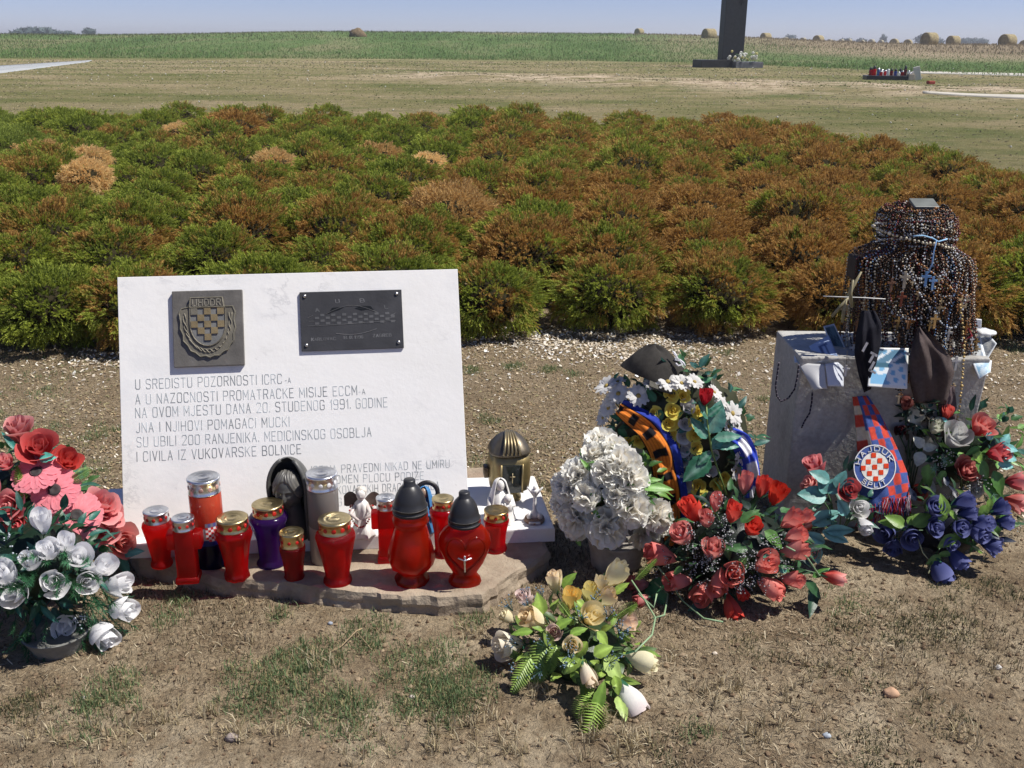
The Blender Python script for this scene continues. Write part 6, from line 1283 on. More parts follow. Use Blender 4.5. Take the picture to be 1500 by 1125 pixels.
# ---- cloth pieces hanging on the front
def sheet(name, label, cat, left, right, ydepth, m, colf, nu=24, nv=14, wrink=.01, thick=.003, ph=0.):
    """hanging cloth: rows run down, left/right are pixel outlines, ydepth the distance at each row"""
    V = []; C = []; Lx = np.array(left, float); Rx = np.array(right, float); yy = np.array(ydepth, float)
    for i in range(nu):
        t = i / (nu - 1); a = [np.interp(t * (len(Lx) - 1), range(len(Lx)), Lx[:, k]) for k in (0, 1)]; b_ = [np.interp(t * (len(Rx) - 1), range(len(Rx)), Rx[:, k]) for k in (0, 1)]; Y = np.interp(t * (len(yy) - 1), range(len(yy)), yy)
        for j in range(nv):
            v = j / (nv - 1); x = a[0] * (1 - v) + b_[0] * v; y = a[1] * (1 - v) + b_[1] * v; w = wrink * (math.sin(v * 9 + t * 3 + ph) + .6 * math.sin(v * 17 - t * 5 + ph) + .5 * math.sin(t * 11 + v * 4)) - .02 * math.sin(v * math.pi)
            V.append(np.array(at_depth(x, y, Y + w))); C.append(colf(t, v))
    k = len(V); F = gridf(nu, nv); rim = [i * nv for i in range(nu)] + [(nu - 1) * nv + j for j in range(1, nv)] + [i * nv + nv - 1 for i in range(nu - 2, -1, -1)] + list(range(nv - 2, 0, -1))
    F2 = [tuple(x + k for x in f)[::-1] for f in F] + [(b2, a2, a2 + k, b2 + k) for a2, b2 in zip(rim, rim[1:] + rim[:1])]
    mb = MB(); mb.add(V + [v + np.array((0, thick, 0)) for v in V], F + F2, m, C + C); o = mb.build(name); tag(o, label, cat); return o, V, (nu, nv)
F0 = CY - .17
sheet('dark_cloth', 'dark brown-grey cloth cap hanging folded in front of the rosaries', 'cap', [(1343, 481), (1336, 505), (1333, 530), (1333, 560), (1340, 590)], [(1350, 478), (1372, 497), (1392, 522), (1398, 545), (1386, 592)], [F0 + .02, F0 - .01, F0 - .02, F0 - .02, F0], CLOTH, lambda t, v: (.085, .066, .062), wrink=.012, ph=.6)
sheet('dark_cloth', 'lower fold of dark mauve cloth hanging behind the top coral rose', 'cloth', [(1372, 575), (1375, 600), (1370, 640)], [(1398, 565), (1402, 600), (1398, 640)], [F0 + .03] * 3, CLOTH, lambda t, v: (.10, .075, .08), nu=12, nv=10, wrink=.006)
_, V, (nu, nv) = sheet('black_scarf', 'black scarf with white block letters hanging left of the postcard', 'scarf', [(1262, 455), (1254, 490), (1252, 520), (1258, 550), (1266, 575)], [(1282, 455), (1292, 475), (1290, 505), (1282, 540), (1276, 570)], [F0 + .03, F0, F0 - .01, F0, F0 + .01], CLOTH, lambda t, v: (.018, .018, .024), wrink=.007, ph=2)
mb = MB()
def BS(x, y, z): return np.array(at_depth(1262 + x, 528 - y, F0 - .04 - z))
for dx, dy, ch in [(2, 18, 'I'), (8, 4, 'T'), (12, -10, 'L')]:
    def pl(x, y, z, dx=dx, dy=dy): a = -.5; return BS(dx + x * math.cos(a) - y * math.sin(a), dy + x * math.sin(a) + y * math.cos(a) - 4, z)
    text_on(mb, ch, 0, 0, 9, 0, 13, CLOTH, .0, thick=.28, col=(.7, .7, .75), place=pl, var=.05)
mb.build('white_letters', bpy.data.objects['black_scarf'], smooth=False)
# club scarf
SL = [(1249, 582), (1252, 605), (1255, 640), (1257, 670), (1256, 700), (1262, 735), (1268, 748)]; SR = [(1272, 580), (1287, 602), (1303, 632), (1317, 662), (1329, 692), (1334, 718), (1332, 728)]; Y0 = PY - .03; SY = [Y0, Y0 - .02, Y0 - .045, Y0 - .07, Y0 - .10, Y0 - .13, Y0 - .14]
RED_, BLU_, CRM = (.55, .07, .045), (.06, .10, .28), (.62, .55, .40)
def sc_col(t, v):
    if v < .30: return [RED_, CRM, RED_, CRM][int(t * 11) % 4] if t < .62 else BLU_
    if .30 <= v < .42: return CRM if .3 < t < .48 and v < .40 else BLU_
    if v > .42: return RED_ if (int(t * 10.5) + int((v - .42) * (2.6 + 2 * t) / .58)) % 2 else BLU_
    return BLU_
o, V, (nu, nv) = sheet('club_scarf', 'red and blue chequered football scarf with round crest, hanging down the pedestal front', 'scarf', SL, SR, SY, CLOTH, sc_col, nu=92, nv=46, wrink=.003, thick=.005)
def CP(x, y, z): return np.array(at_depth(x, y, np.interp((y - 582) / 166, [0, .17, .33, .5, .67, .83, 1], SY) - .028 - z))
mb = MB()
def disc(r0, r1, z, col, n=40, sx=.95):
    V = []
    for i in range(n):
        a = 2 * math.pi * i / n
        for r in (r0, r1): V.append(CP(1281.5 + r * sx * math.cos(a), 684 + r * math.sin(a), z))
    mb.add(V, [(2 * i, 2 * i + 1, 2 * ((i + 1) % n) + 1, 2 * ((i + 1) % n)) for i in range(n)], CLOTH, col)
disc(0, 33, .0, BLU_); disc(31.3, 32.8, .0014, (.7, .7, .7)); disc(0, 21.5, .0014, (.68, .66, .6))
for i in range(5):
    for j in range(5):
        if (i + j) % 2 == 0:
            cx = 1281.5 + (i - 2) * 8.4 + (j - 2) * .8; cy = 684 + (j - 2) * 8.6 - (i - 2) * .8
            if math.hypot(cx - 1281.5, cy - 684) > 21: continue
            s = 3.5; mb.add([CP(cx - s, cy - s, .0028), CP(cx + s, cy - s, .0028), CP(cx + s, cy + s, .0028), CP(cx - s, cy + s, .0028)], [(0, 3, 2, 1)], CLOTH, (.62, .06, .02))
def arc(R, a0, inv=False):
    def f(x, y, z):
        a = a0 + (x / R) * (1 if not inv else -1); r = R + (y if not inv else -y); return CP(1281.5 + r * .95 * math.cos(a), 684 + r * math.sin(a), .003 + z)
    return f
text_on(mb, "HAJDUK", 0, 0, 62, 0, 6.5, CLOTH, 0, thick=.2, col=(.72, .72, .72), place=arc(23.6, math.radians(190)), var=.05, gap=4)
text_on(mb, "SPLIT", 0, 0, 42, 0, 6.5, CLOTH, 0, thick=.2, col=(.72, .72, .72), place=arc(29.8, math.radians(133), True), var=.05, gap=4)
mb.build('round_crest', o, smooth=False)
mb = MB()
for i in range(120):
    v = i / 119; x0 = 1262 + v * 72; y0 = 742 - 18 * v + 3 * math.sin(v * 9); dx = rnd.gauss(-2, 3); l = rnd.uniform(20, 32)
    L = [np.array(at_depth(x0 + dx * t + 2 * math.sin(t * 3 + i), y0 + l * t, SY[-1] - .012 - .02 * t + rnd.uniform(-.004, .004))) for t in (0, .35, .7, 1)]
    tube(mb, L, .0013, CLOTH, 4, rnd.choice([(.4, .04, .05), (.3, .03, .05), (.06, .08, .25), (.45, .35, .38), (.35, .03, .04)]))
mb.build('fringe', o)
# ---- cards, pictures, paper
def card(px4, ys4, label, colf, n=(16, 12), bend=0., name='photo_card', cat='card', th=.0016, m=None):
    Q = [np.array(at_depth(x, y, Y)) for (x, y), Y in zip(px4, ys4)]; nr = np.cross(Q[1] - Q[0], Q[3] - Q[0]); nr /= np.linalg.norm(nr)
    if nr[1] > 0: nr = -nr
    V = []; C = []
    for i in range(n[0]):
        u = i / (n[0] - 1)
        for j in range(n[1]):
            v = j / (n[1] - 1); p = (Q[0] * (1 - u) + Q[1] * u) * (1 - v) + (Q[3] * (1 - u) + Q[2] * u) * v; V.append(p + nr * bend * math.sin(u * 3.14) * v); C.append(colf(u, v))
    k = len(V); F = gridf(*n); nu, nv = n; rim = [i * nv for i in range(nu)] + [(nu - 1) * nv + j for j in range(1, nv)] + [i * nv + nv - 1 for i in range(nu - 2, -1, -1)] + list(range(nv - 2, 0, -1))
    mb = MB(); mb.add(V + [v - nr * th for v in V], F + [tuple(x + k for x in f)[::-1] for f in F] + [(b2, a2, a2 + k, b2 + k) for a2, b2 in zip(rim, rim[1:] + rim[:1])], m or CARD, C + [(.6, .6, .6)] * k); return tag(mb.build(name), label, cat)
def blot(c0, c1, s, t0=.0, edge=.08, ec=(.7, .74, .76)):
    def f(u, v):
        if u < edge or u > 1 - edge or v < edge or v > 1 - edge: return ec
        w = math.sin(u * 9 * s + t0) + math.sin(v * 11 * s + u * 5 + t0) + .7 * math.sin((u + v) * 23 * s + t0 * 3); return c1 if w > .35 else tuple((a + b) / 2 for a, b in zip(c0, c1)) if w > -.2 else c0
    return f
Yf = PY; Yb = PY + PD
card([(1276, 509), (1331, 510), (1329, 570), (1271, 566)], [F0 + .03, F0 + .03, F0 - .035, F0 - .035], 'framed blue and white postcard leaning in the middle of the pedestal', lambda u, v: (.75, .76, .72) if (u < .06 or u > .94 or v < .04 or v > .93) else (.10, .22, .32) if v < .38 and math.sin(u * 13 + v * 20) < .5 else (.05, .14, .2) if .38 < v < .5 and u < .5 else (.2, .45, .68) if math.sin(u * 19 + v * 9) * math.cos(v * 21 - u * 6) > .25 or (u < .45 and v > .6 + .3 * u) else (.72, .78, .8), n=(30, 34))
card([(1162, 506), (1196, 504), (1198, 530), (1164, 531)], [Yf + .14, Yf + .14, Yf + .02, Yf + .02], 'teal picture card lying at the left end of the pedestal top', blot((.1, .22, .27), (.3, .42, .45), 1, .5))
card([(1185, 507), (1214, 491), (1229, 525), (1197, 530)], [Yf + .10, Yf + .12, Yf + .0, Yf + .0], 'bluish photograph card with a dark figure, propped beside the teal card', lambda u, v: (.06, .09, .2) if (.34 < u < .48 and .25 < v < .7) or (.62 < u < .72 and .3 < v < .75) or (.34 < u < .75 and .25 < v < .33) else (.36, .44, .6) if u + v * .3 < 1.1 else (.28, .36, .52))
card([(1206, 478), (1222, 474), (1240, 512), (1222, 520)], [Yf + .18, Yf + .18, Yf + .10, Yf + .10], 'dark teal card standing behind the photograph card on the pedestal', blot((.03, .06, .08), (.1, .17, .2), 1, 2))
card([(1168, 531), (1208, 534), (1212, 570), (1192, 573)], [Yf + .01, Yf - .015, Yf - .045, Yf - .05], 'left page of a folded white leaflet hanging over the pedestal edge', lambda u, v: (.5, .5, .5), bend=.02, name='leaflet', cat='leaflet')
card([(1209, 533), (1236, 529), (1236, 567), (1213, 566)], [Yf - .018, Yf + .01, Yf - .03, Yf - .047], 'right page of a folded white leaflet hanging over the pedestal edge', lambda u, v: (.55, .58, .64), bend=.01, name='leaflet', cat='leaflet')
card([(1425, 466), (1438, 468), (1437, 487), (1424, 485)], [Yf + .2] * 4, 'small plain white card standing at the back right of the pedestal', lambda u, v: (.75, .78, .82))
card([(1416, 496), (1448, 489), (1460, 503), (1446, 527)], [Yf + .16, Yf + .16, Yf + .05, Yf + .02], 'worn grey photograph in a plastic sleeve at the pedestal right end', blot((.2, .22, .25), (.42, .43, .42), 1.3, 1))
card([(1409, 494), (1436, 492), (1445, 526), (1412, 528)], [Yf + .12, Yf + .14, Yf + .01, Yf + .01], 'faded photograph with a pale figure lying beside the plastic sleeve', blot((.12, .17, .24), (.40, .42, .42), .9, 3))
card([(1423, 527), (1453, 528), (1451, 545), (1434, 556)], [Yf + .01, Yf + .01, Yf - .03, Yf - .04], 'folded light blue card hanging over the right edge of the pedestal', blot((.2, .36, .5), (.5, .6, .66), 1, 4), bend=.008)
mb = MB(); ellip(mb, at_depth(1441, 487, Yf + .12), (.035, .03, .012), GLOSS, nu=18, nv=9, col=(.75, .76, .74), f=lambda q: 1 + .15 * math.sin(q[0] * 9)); tag(mb.build('plastic_wrapper'), 'crumpled white plastic wrapper on the right end of the pedestal', 'wrapper')
mb = MB(); tube(mb, [np.array(at_depth(x, y, CY - .1)) for x, y in [(1411, 505), (1417, 478), (1423, 492), (1414, 496)]], .004, CLOTH, 6, (.45, .06, .08)); tag(mb.build('red_ribbon'), 'small red ribbon loop at the right side of the rosary bundle', 'ribbon')
# dry palm leaves, wire, cord
PALM = (.34, .3, .18)
for i, L in enumerate([[(1262, 398), (1247, 425), (1238, 440), (1244, 462)], [(1243, 436), (1232, 448), (1218, 464)], [(1240, 440), (1236, 455), (1234, 472)], [(1250, 410), (1246, 430), (1248, 450)]]):
    mb = MB(); tube(mb, [np.array(at_depth(x, y, CY - .10 - .01 * i)) for x, y in L], [.003, .006, .005, .0015][:len(L)], LEAF, 5, PALM); tag(mb.build('palm_leaf'), 'dry straw-coloured palm leaf sticking out of the left side of the rosaries', 'dried leaf', 'dry palm leaves in the rosary bundle')
mb = MB(); tube(mb, [np.array(at_depth(x, y, CY - .12)) for x, y in [(1206, 434), (1232, 435), (1262, 436), (1297, 438)]], .0016, MATTE, 5, (.6, .6, .58)); tag(mb.build('thin_rod'), 'thin pale horizontal rod poking out left of the rosary bundle', 'rod')
def cordp(L, label):
    mb = MB(); P_ = [np.array(at_depth(x, y, PY - .012)) for x, y in L]; Q = []
    for a, b_ in zip(P_, P_[1:]):
        for t in np.linspace(0, 1, 8, endpoint=False): Q.append(a * (1 - t) + b_ * t)
    for i, p in enumerate(Q): bead(mb, p, .0032, CLOTH, (.03, .025, .04) if i % 3 else (.2, .18, .2))
    tube(mb, Q, .0022, CLOTH, 5, (.03, .025, .035)); tag(mb.build('twisted_string'), label, 'string')
cordp([(1170, 535), (1168, 552), (1164, 570), (1155, 583), (1144, 588), (1138, 580), (1136, 565), (1139, 545), (1141, 530)], 'dark twisted cord looped over the left corner of the pedestal')
cordp([(1190, 575), (1189, 590), (1186, 605), (1178, 618), (1174, 627)], 'short dark twisted cord hanging below the folded leaflet')
# ================================================================== distant monument and candle row
mp = G(1066, 99); mY = mp.y; k = ppm(mp)
root = empty('granite_monument', mp); tag(root, 'tall black granite monument pillar on a stepped base in the far lawn', 'monument')
def mx(px, Y=mY): return at_depth(px, 99, Y).x
mb = MB(); zc = lambda y: at_depth(1070, y, mY).z; hgt = 5.2; B = Bz(.28); BLACKST = attrmat('honed_black_granite', .35, spec=.25, amt=.3, ns=6); x0 = mx(1071); box(mb, (x0, mY + .5, zc(88) + hgt / 2), (34 / k, 16 / k, hgt), BLACKST, B, (.022, .024, .028), bev=.02); mb.build('pillar', root, smooth=False)
mb = MB(); box(mb, (mx(1043), mY - .1, zc(94)), (50 / k, 30 / k, 12 / k), BLACKST, B, (.03, .03, .032), bev=.02); mb.build('base_block', root, smooth=False)
mb = MB(); box(mb, (mx(1090), mY + .1, zc(95)), (44 / k, 34 / k, 9 / k), BLACKST, B, (.16, .16, .17), bev=.02); mb.build('front_step', root, smooth=False)
mb = MB(); q = np.array((x0, mY + .5, zc(3))) + np.array((7 / k, -8.4 / k, 0)) @ B; 
for a in range(4):
    t = a * math.pi / 2; box(mb, q + np.array((.12 * math.cos(t), 0, .12 * math.sin(t))) @ B, (.16, .02, .05) if a % 2 == 0 else (.05, .02, .16), BLACKST, B, (.003, .003, .003))
mb.build('cross_mark', root, smooth=False)
c = np.array((mx(1083), mY - .45, zc(84))); root = empty('flower_wreath', tuple(c)); tag(root, 'bunch of white flowers lying on the step of the granite monument', 'flowers')
for i in range(34):
    mb = MB(); u = rng.normal(size=3) * (.42, .16, .16); V, F = ico(); mb.add(V * rnd.uniform(.08, .13) + c + u, F, PETAL, (.8, .8, .74) if i % 5 else (.7, .65, .3)); mb.build('white_flower', root, smooth=False)
mb = MB()
for i in range(90): u = Vector(rng.normal(size=3)); leaf(mb, c + np.array(u) * (.26, .16, .11), u, (0, 0, 1), .16, .07, (.05, .12, .04), n=4)
mb.build('foliage', root)
kp = G(1310, 117); kY = kp.y; kk = ppm(kp)
zk = lambda y, x=1310: at_depth(x, y, kY).z
mb = MB(); box(mb, (at_depth(1302, 112, kY).x, kY + .1, zk(115)), (66 / kk, .9, 8 / kk), BLACKST, Bz(-.12), (.05, .05, .055), bev=.02); tag(mb.build('low_plinth', smooth=False), 'low dark stone plinth carrying the distant row of candles', 'plinth')
for i, (x, h, w, col, cp) in enumerate([(1275, 13, 6, RED2, 1), (1280, 15, 6, RED, 1), (1286, 14, 5, (.15, .25, .45), 0), (1291, 12, 6, (.7, .7, .72), 0), (1296, 11, 7, RED, 0), (1300, 13, 5, (.65, .65, .7), 0), (1305, 12, 5, (.3, .02, .02), 1), (1311, 12, 5, (.1, .15, .4), 1), (1316, 9, 5, (.7, .7, .7), 0), (1321, 11, 5, (.5, .03, .03), 0), (1325, 17, 5, (.2, .02, .03), 1), (1330, 12, 5, (.7, .72, .75), 0), (1333, 9, 5, (.05, .12, .5), 0), (1290, 9, 5, (.6, .03, .03), 0), (1308, 8, 5, (.7, .6, .6), 0), (1318, 13, 4, (.08, .1, .2), 1)]):
    p = at_depth(x, 111.5 + (x - 1275) * .04, kY + rnd.uniform(-.15, .25)); R = w / 2 / kk; H = h / kk; c = np.array(p); root = empty('grave_candle', p)
    mb = MB(); lathe(mb, [(R * .6, 0), (R, H * .1), (R * .8, H * .3), (R, H * .62), (R * .7, H * .7)], WAX, c, n=12, col=col); mb.build('lamp_body', root)
    mb = MB(); lathe(mb, [(R * .75, H * .68), (R * .8, H * .75), (R * .6, H * .9), (R * .2, H)] if cp else [(R * .75, H * .68), (R * .8, H * .7), (R * .8, H * .82), (0, H * .84)], BLACKCAP if cp else SILVER, c, n=12, col=(.03, .03, .03) if cp else (.7, .7, .7)); mb.build('lid', root)
    cn = {1: 'red'}.get(int(col[0] > .25 and col[1] < .1), 'blue' if col[2] > .3 and col[0] < .2 else 'dark' if max(col) < .35 else 'pale')
    tag(root, 'tiny %s candle with %s lid, %s from left on the distant low plinth' % (cn, 'black' if cp else 'silver', ordn[i]), 'grave candle', 'candles on the distant plinth')
mb = MB(); p = at_depth(1343, 112, kY - .3); box(mb, (p.x, p.y, gz(p.x, p.y) + 9.5 / kk), (9 / kk, .12, 19 / kk), MATTE, np.array([[.97, 0, .24], [0, 1, 0], [-.24, 0, .97]]) @ Bz(-.2), (.7, .68, .6), bev=.01); tag(mb.build('white_slab', smooth=False), 'small white slab leaning at the right end of the distant candle row', 'slab')
mb = MB(); p = at_depth(1333, 118, kY - .35); box(mb, (p.x, p.y, gz(p.x, p.y) + 4.5 / kk), (9 / kk, .25, 9 / kk), MATTE, Bz(.1), (.36, .32, .26), bev=.02); tag(mb.build('stone_block', smooth=False), 'small brownish stone block beside the leaning white slab far away', 'stone')
mb = MB(); p = G(1363, 124); box(mb, (p.x, p.y, p.z + .08), (9 / kk, .2, .12), MATTE, Bz(.2), (.35, .05, .03), bev=.02); tag(mb.build('red_brick', smooth=False), 'red brick lying on the sand right of the distant candles', 'brick')
# ================================================================== ground litter, grass and stones
STRAW = attrmat('dry_straw', .85, spec=.1, trans=.15, amt=.25, ns=8)
def scatter_chips(name, label, n, region, size, cols, aspect=.3, lift=.004, tilt=.35):
    x, y = region(n); z = height(x, y) + lift * rng.uniform(.2, 1.2, n); a = rng.uniform(0, 2 * math.pi, n); l = size * rng.uniform(.5, 1.5, n); w = l * aspect * rng.uniform(.6, 1.5, n); tl = rng.normal(0, tilt, n)
    d = np.stack([np.cos(a) * np.cos(tl), np.sin(a) * np.cos(tl), np.sin(tl)], -1); s = np.stack([-np.sin(a), np.cos(a), rng.normal(0, .3, n)], -1); p = np.stack([x, y, z + np.abs(np.sin(tl)) * l * .5], -1)
    V = np.stack([p - d * l[:, None] / 2 - s * w[:, None] / 2, p + d * l[:, None] / 2 - s * w[:, None] / 2, p + d * l[:, None] / 2 + s * w[:, None] / 2, p - d * l[:, None] / 2 + s * w[:, None] / 2], 1).reshape(-1, 3)
    c = np.array(cols)[rng.integers(0, len(cols), n)] * rng.uniform(.7, 1.25, (n, 1)); mb = MB(); mb.add(V, [(4 * i, 4 * i + 1, 4 * i + 2, 4 * i + 3) for i in range(n)], STRAW, np.repeat(np.clip(c, 0, .85), 4, 0))
    return tag(mb.build(name, loc=(0, 0, 0), smooth=False), label, 'litter', kind='stuff')
def reg(y0, y1, dens=None, side=.62):
    def f(n):
        X = np.zeros(0); Y = np.zeros(0)
        while len(X) < n:
            y = rng.uniform(y0, y1, n * 2); x = rng.uniform(-1, 1, n * 2) * (y * side + .35); k = np.ones(len(x)) * .999 if dens is None else dens(x, y); m = rng.random(len(x)) < k; X = np.concatenate([X, x[m]]); Y = np.concatenate([Y, y[m]])
        return X[:n], Y[:n]
    return f
scatter_chips('wood_chips', 'pale wood chips and cut dry grass littering the ground behind the slab', 60000, reg(3.0, 5.9, lambda x, y: .35 + .6 * smooth(-.3, .5, wav(x, y, 2.2, 2))), .0095, [(.44, .35, .22), (.32, .24, .14), (.24, .17, .10), (.38, .28, .17), (.2, .15, .09), (.36, .31, .18), (.30, .27, .14), (.66, .6, .5)], .4, .004)
scatter_chips('bright_chips', 'whitish wood chips gathered in front of the conifer bed', 7000, reg(4.2, 5.35, lambda x, y: (smooth(.0, .5, wav(x, y, 1.6, 9)) * .8 + .08) * smooth(4.1, 5.0, y)), .013, [(.8, .76, .68), (.7, .62, .5), (.6, .5, .36)], .5, .006)
scatter_chips('straw_bits', 'dry straw bits, the darkest painted as fleck shadows, scattered over the bare foreground soil', 17000, reg(1.15, 3.3, lambda x, y: .06 + .9 * smooth(-.05, .5, wav(x, y, 1.9, 5))), .014, [(.42, .34, .23), (.3, .24, .16), (.14, .105, .07), (.09, .07, .05), (.10, .085, .06), (.16, .12, .08), (.5, .43, .3)], .085, .003, .4)  # darkest colours stand in for fleck shadows of the grass remains
# clods
def clods(n):
    x, y = reg(1.15, 3.6)(n); Vi, Fi = ico(); V = []; F = []; C = []
    for i in range(n):
        r = .0022 + .0055 * rnd.random() ** 3; q = Vi * (r * rng.uniform(.6, 1.3, 3)) * (1 + rng.normal(0, .16, (12, 1))); k = len(V) * 12; V.append(q + (x[i], y[i], gz(x[i], y[i]) + r * .25)); F += [tuple(a + k for a in f) for f in Fi]; C.append(np.tile(np.array(rnd.choice([(.26, .19, .12), (.2, .14, .09), (.34, .26, .17)])), (12, 1)))
    mb = MB(); mb.add(np.concatenate(V), F, STRAW, np.concatenate(C)); tag(mb.build('soil_clods', loc=(0, 0, 0), smooth=False), 'small crumbs and clods of dry soil over the foreground', 'soil', kind='stuff')
clods(11000)
# grass tufts: (px, py, spread px, count, kind)
tufts = [(380, 1005, 70, 620, 0), (450, 975, 55, 420, 0), (540, 930, 40, 300, 0), (500, 1040, 55, 420, 0), (620, 990, 75, 800, 0), (680, 1010, 50, 380, 0), (640, 1030, 60, 380, 0), (160, 1015, 45, 300, 0), (45, 1030, 35, 260, 1), (150, 1045, 60, 220, 0), (262, 880, 18, 120, 0), (250, 905, 22, 90, 0), (410, 900, 14, 70, 0), (700, 905, 26, 110, 0), (440, 1010, 90, 300, 0), (560, 1060, 60, 130, 0),
         (985, 1095, 40, 120, 1), (1320, 910, 50, 220, 1), (1390, 915, 45, 240, 1), (1330, 930, 40, 120, 1), (1240, 925, 40, 140, 1), (1110, 955, 40, 110, 1), (1240, 885, 35, 90, 0), (1400, 868, 40, 130, 1), (1470, 865, 30, 140, 1), (1280, 1105, 60, 240, 1), (1030, 1070, 30, 60, 0), (1380, 1055, 50, 130, 1), (1270, 990, 40, 90, 1), (1200, 960, 60, 90, 1),
         (693, 543, 14, 150, 0), (752, 538, 14, 140, 0), (806, 541, 15, 130, 0), (840, 548, 12, 80, 0), (715, 615, 18, 110, 0), (1000, 520, 22, 120, 0), (1060, 517, 18, 90, 0), (1480, 510, 26, 200, 0), (1125, 585, 14, 60, 0), (790, 650, 22, 70, 1), (800, 715, 16, 90, 1), (700, 680, 20, 50, 0), (30, 590, 60, 120, 0), (90, 640, 60, 220, 0), (150, 640, 30, 120, 0), (60, 560, 60, 160, 0), (130, 690, 30, 120, 0), (20, 640, 40, 120, 0)]
pts = []; hs = []; cs = []
for px, py, sp, cnt, kd in tufts:
    c = G(px, py); s = sp / ppm(c)
    nc = max(2, cnt // 6)
    for q in range(nc):
        a = rnd.uniform(0, 6.28); r = s * rnd.random() ** .6; cx = c.x + r * math.cos(a); cy = c.y + r * 1.25 * math.sin(a)
        for i in range(14):
            x = cx + rnd.gauss(0, .014); y = cy + rnd.gauss(0, .014); pts.append((x, y, gz(x, y) - .003)); hs.append(rnd.uniform(.010, .030) * (1 if kd == 0 else .75))
            g = rnd.uniform(.7, 1.3); t = rnd.random(); base = (.17, .235, .11) if kd == 0 else (.11, .12, .065)
            if t < .22: base = (.38, .33, .17)
            cs.append(tuple(v * g for v in base))
tag(blades('grass', pts, np.array(hs), .0026, np.array(cs), lean=.995, mat=GRASSM), 'short green grass tufts growing through the dry soil', 'grass')
pts = []; hs = []; cs = []
dt = [(230, 1060, 40, 14), (345, 1075, 40, 12), (420, 1060, 40, 12), (300, 1035, 30, 8), (640, 1080, 40, 16), (700, 1060, 30, 12), (795, 1015, 20, 8), (870, 1085, 60, 26), (930, 1095, 40, 20), (1080, 1010, 30, 12), (1100, 1080, 40, 14), (1150, 1040, 60, 16), (1030, 1020, 30, 10), (1290, 960, 40, 8), (740, 1090, 60, 20), (560, 1100, 80, 20), (350, 950, 30, 6), (470, 960, 40, 8), (690, 930, 20, 8), (1400, 1070, 40, 8), (1180, 990, 50, 10), (150, 1090, 60, 12), (960, 960, 40, 10), (60, 1080, 50, 8), (1330, 1000, 60, 8), (1440, 960, 50, 8)]
for px, py, sp, cnt in dt:
    c = G(px, py); s = sp / ppm(c)
    for q in range(cnt):
        a = rnd.uniform(0, 6.28); r = s * rnd.random() ** .6; cx = c.x + r * math.cos(a); cy = c.y + r * math.sin(a)
        for i in range(9):
            x = cx + rnd.gauss(0, .004); y = cy + rnd.gauss(0, .004); pts.append((x, y, gz(x, y) - .002)); hs.append(rnd.uniform(.02, .05)); g = rnd.uniform(.7, 1.15); b0 = rnd.choice([(.5, .42, .26), (.42, .34, .2), (.6, .52, .36)]); cs.append(tuple(v * g for v in b0))
tag(blades('dry_grass', pts, np.array(hs), .0022, np.array(cs), lean=.97, mat=STRAW), 'dry straw-yellow grass tufts lying over the foreground soil', 'dry grass')
# mown, half dry turf behind the bed and by the slab
n = 16000; x, y = reg(2.9, 6, lambda x, y: .15 + .7 * smooth(.0, .5, wav(x, y, 1.2, 7)) * np.where(x < -1.0, 1, .35))(n)
g = rng.uniform(.7, 1.3, (n, 1)); mixc = np.where(rng.random((n, 1)) < .45, np.array([[.12, .16, .06]]), np.array([[.33, .27, .16]])) * g
tag(blades('turf', np.stack([x, y, height(x, y) - .003], -1), rng.uniform(.008, .022, n), .0035, mixc, lean=.9, mat=STRAW), 'thin half dry turf blades between the slab and the conifer bed', 'turf')
# pebbles
PEB = attrmat('pebble', .8, amt=.25, ns=60)
for px, py, w, col, lab in [(340, 1083, 20, (.30, .25, .23), 'grey-brown pebble near the lower left on the bare soil'), (1305, 1018, 24, (.50, .31, .19), 'flat orange-tan pebble on the soil at the lower right'), (1211, 1079, 13, (.38, .42, .46), 'small bluish grey pebble on the soil, lower right'), (484, 914, 8, (.3, .33, .38), 'tiny bluish pebble below the stone slab edge'), (1461, 979, 12, (.5, .48, .45), 'small pale pebble near the right edge'), (124, 1023, 9, (.7, .66, .6), 'tiny white pebble in the left grass tuft'), (604, 1022, 9, (.5, .44, .38), 'tiny pale pebble among the middle grass tufts'), (1047, 958, 8, (.6, .52, .42), 'tiny tan pebble right of the cream bouquet')]:
    c = G(px, py); r = w / 2 / ppm(c); mb = MB(); ellip(mb, (c.x, c.y, c.z + r * .3), (r, r * .8, r * .62), PEB, nu=14, nv=9, col=col, f=lambda q: 1 + .09 * math.sin(q[0] * 5 + q[2] * 4 + px)); tag(mb.build('pebble'), lab, 'pebble')
mb = MB(); tube(mb, [tuple(G(x, y) + Vector((0, 0, z))) for x, y, z in [(474, 962, .004), (500, 952, .01), (522, 934, .02), (531, 930, .02)]], .0016, WOOD, 5, (.35, .26, .15)); tube(mb, [tuple(G(x, y) + Vector((0, 0, z))) for x, y, z in [(522, 934, .02), (545, 955, .006)]], .0013, WOOD, 5, (.35, .26, .15)); tag(mb.build('twig'), 'thin forked dry twig lying on the soil below the stone slab', 'twig')
mb = MB(); tube(mb, [tuple(G(x, y) + Vector((0, 0, z))) for x, y, z in [(778, 505, .008), (790, 508, .02), (800, 509, .01), (812, 508, .008)]], .004, WOOD, 6, (.5, .42, .3)); tag(mb.build('twig'), 'short pale stick lying in the shade in front of the conifers', 'twig')

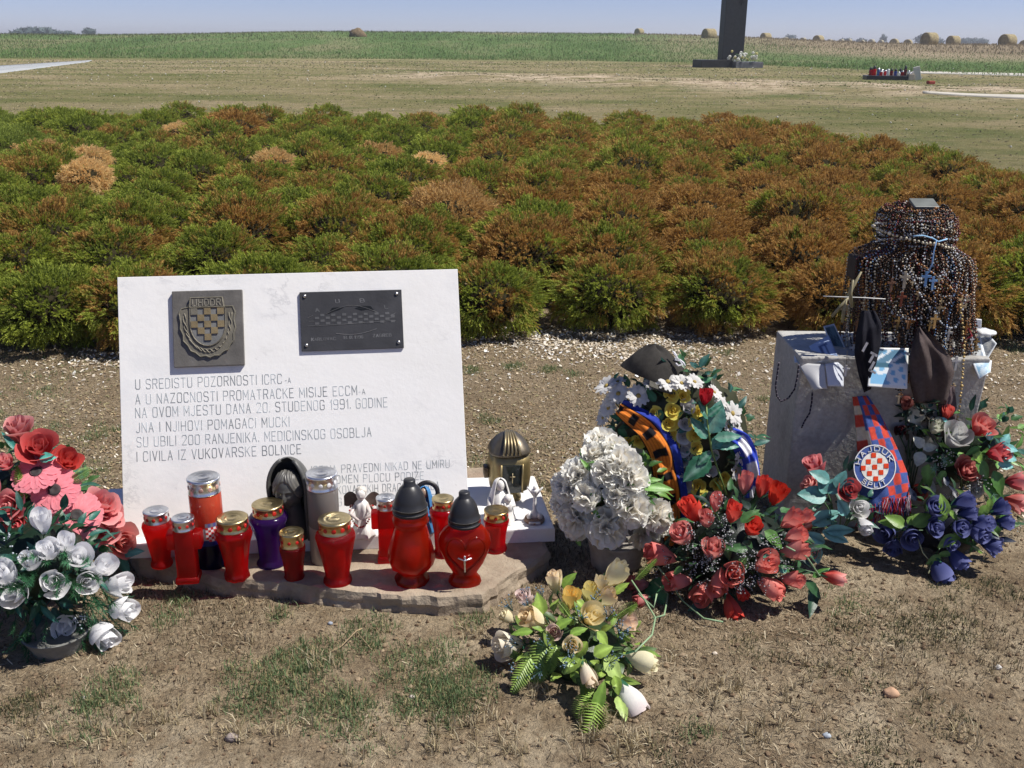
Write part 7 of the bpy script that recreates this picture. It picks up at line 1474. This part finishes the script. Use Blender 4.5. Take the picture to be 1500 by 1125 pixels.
# low dry tufts giving the lawn beyond the bed its texture
n = 42000; be = rng.uniform(-31, 31, n); dd = 9 + (rng.random(n) ** 1.0) * 72; x = dd * np.sin(np.radians(be)); y = dd * np.cos(np.radians(be)); keep = (dd < strip_edge(be) + 2) & ~((y < 17.6) & (x < 4.6)); x, y, dd = x[keep], y[keep], dd[keep]; n = len(x)
gp = (wav(x, y, .45, 5) > .05)[:, None]; cc = np.where(gp & (rng.random((n, 1)) < .7), np.array([[.22, .25, .10]]), np.array([[.42, .36, .24]])) * rng.uniform(.8, 1.15, (n, 1))
tag(blades('lawn_tufts', np.stack([x, y, height(x, y) - .01], -1), rng.uniform(.012, .035, n) * (.6 + dd / 60), .022 + dd * .0012, cc, lean=.95, mat=STRAW), 'low half dry tufts of the worn lawn between the conifer bed and the weeds', 'lawn tufts')
mb = MB(); n = 220; be = rng.uniform(-30, 30, n); dd = rng.uniform(17, 75, n); x = dd * np.sin(np.radians(be)); y = dd * np.cos(np.radians(be)); Vi, Fi = ico(); z = height(x, y); rr = rng.uniform(.010, .022, n) * (.5 + dd / 50)
mb.add((Vi[None] * rr[:, None, None] + np.stack([x, y, z + .02], -1)[:, None]).reshape(-1, 3), [tuple(a + 12 * i for a in f) for i in range(n) for f in Fi], STRAW, (.75, .73, .68)); tag(mb.build('white_clover', loc=(0, 0, 0)), 'scattered white clover heads and pale stones over the lawn', 'lawn flowers', kind='stuff')

# matted dead grass on the foreground soil, its fleck shadows painted as dark blades
x, y = reg(1.1, 3.4, lambda x, y: smooth(.0, .45, wav(x, y, 3.1, 11)) * .95 + .03)(26000); n = len(x); g = rng.uniform(.6, 1.3, (n, 1))
cc = np.array([(.13, .105, .07), (.09, .072, .05), (.3, .245, .16), (.40, .34, .23), (.16, .145, .075), (.19, .15, .1)])[rng.integers(0, 6, n)] * g
tag(blades('dead_grass', np.stack([x, y, height(x, y) - .001], -1), rng.uniform(.007, .022, n), .0022, cc, lean=.995, mat=STRAW), 'matted dead grass remains with dark fleck shadows in their colours on the foreground soil', 'dead grass')
# ================================================================== thin summer haze
hm, ht = newmat('haze'); hv = N(ht, 'VolumePrincipled'); hv.inputs['Color'].default_value = (.86, .89, .95, 1); hv.inputs['Density'].default_value = .0007; hv.inputs['Anisotropy'].default_value = .2
ho = N(ht, 'OutputMaterial'); ht.links.new(hv.outputs[0], ho.inputs['Volume'])
mb = MB(); box(mb, (0, 0, 4.5), (12400, 12400, 13), hm); hz_o = mb.build('haze', loc=(0, 0, 0), smooth=False); tag(hz_o, 'thin pale summer haze over the fields', 'haze', kind='stuff')
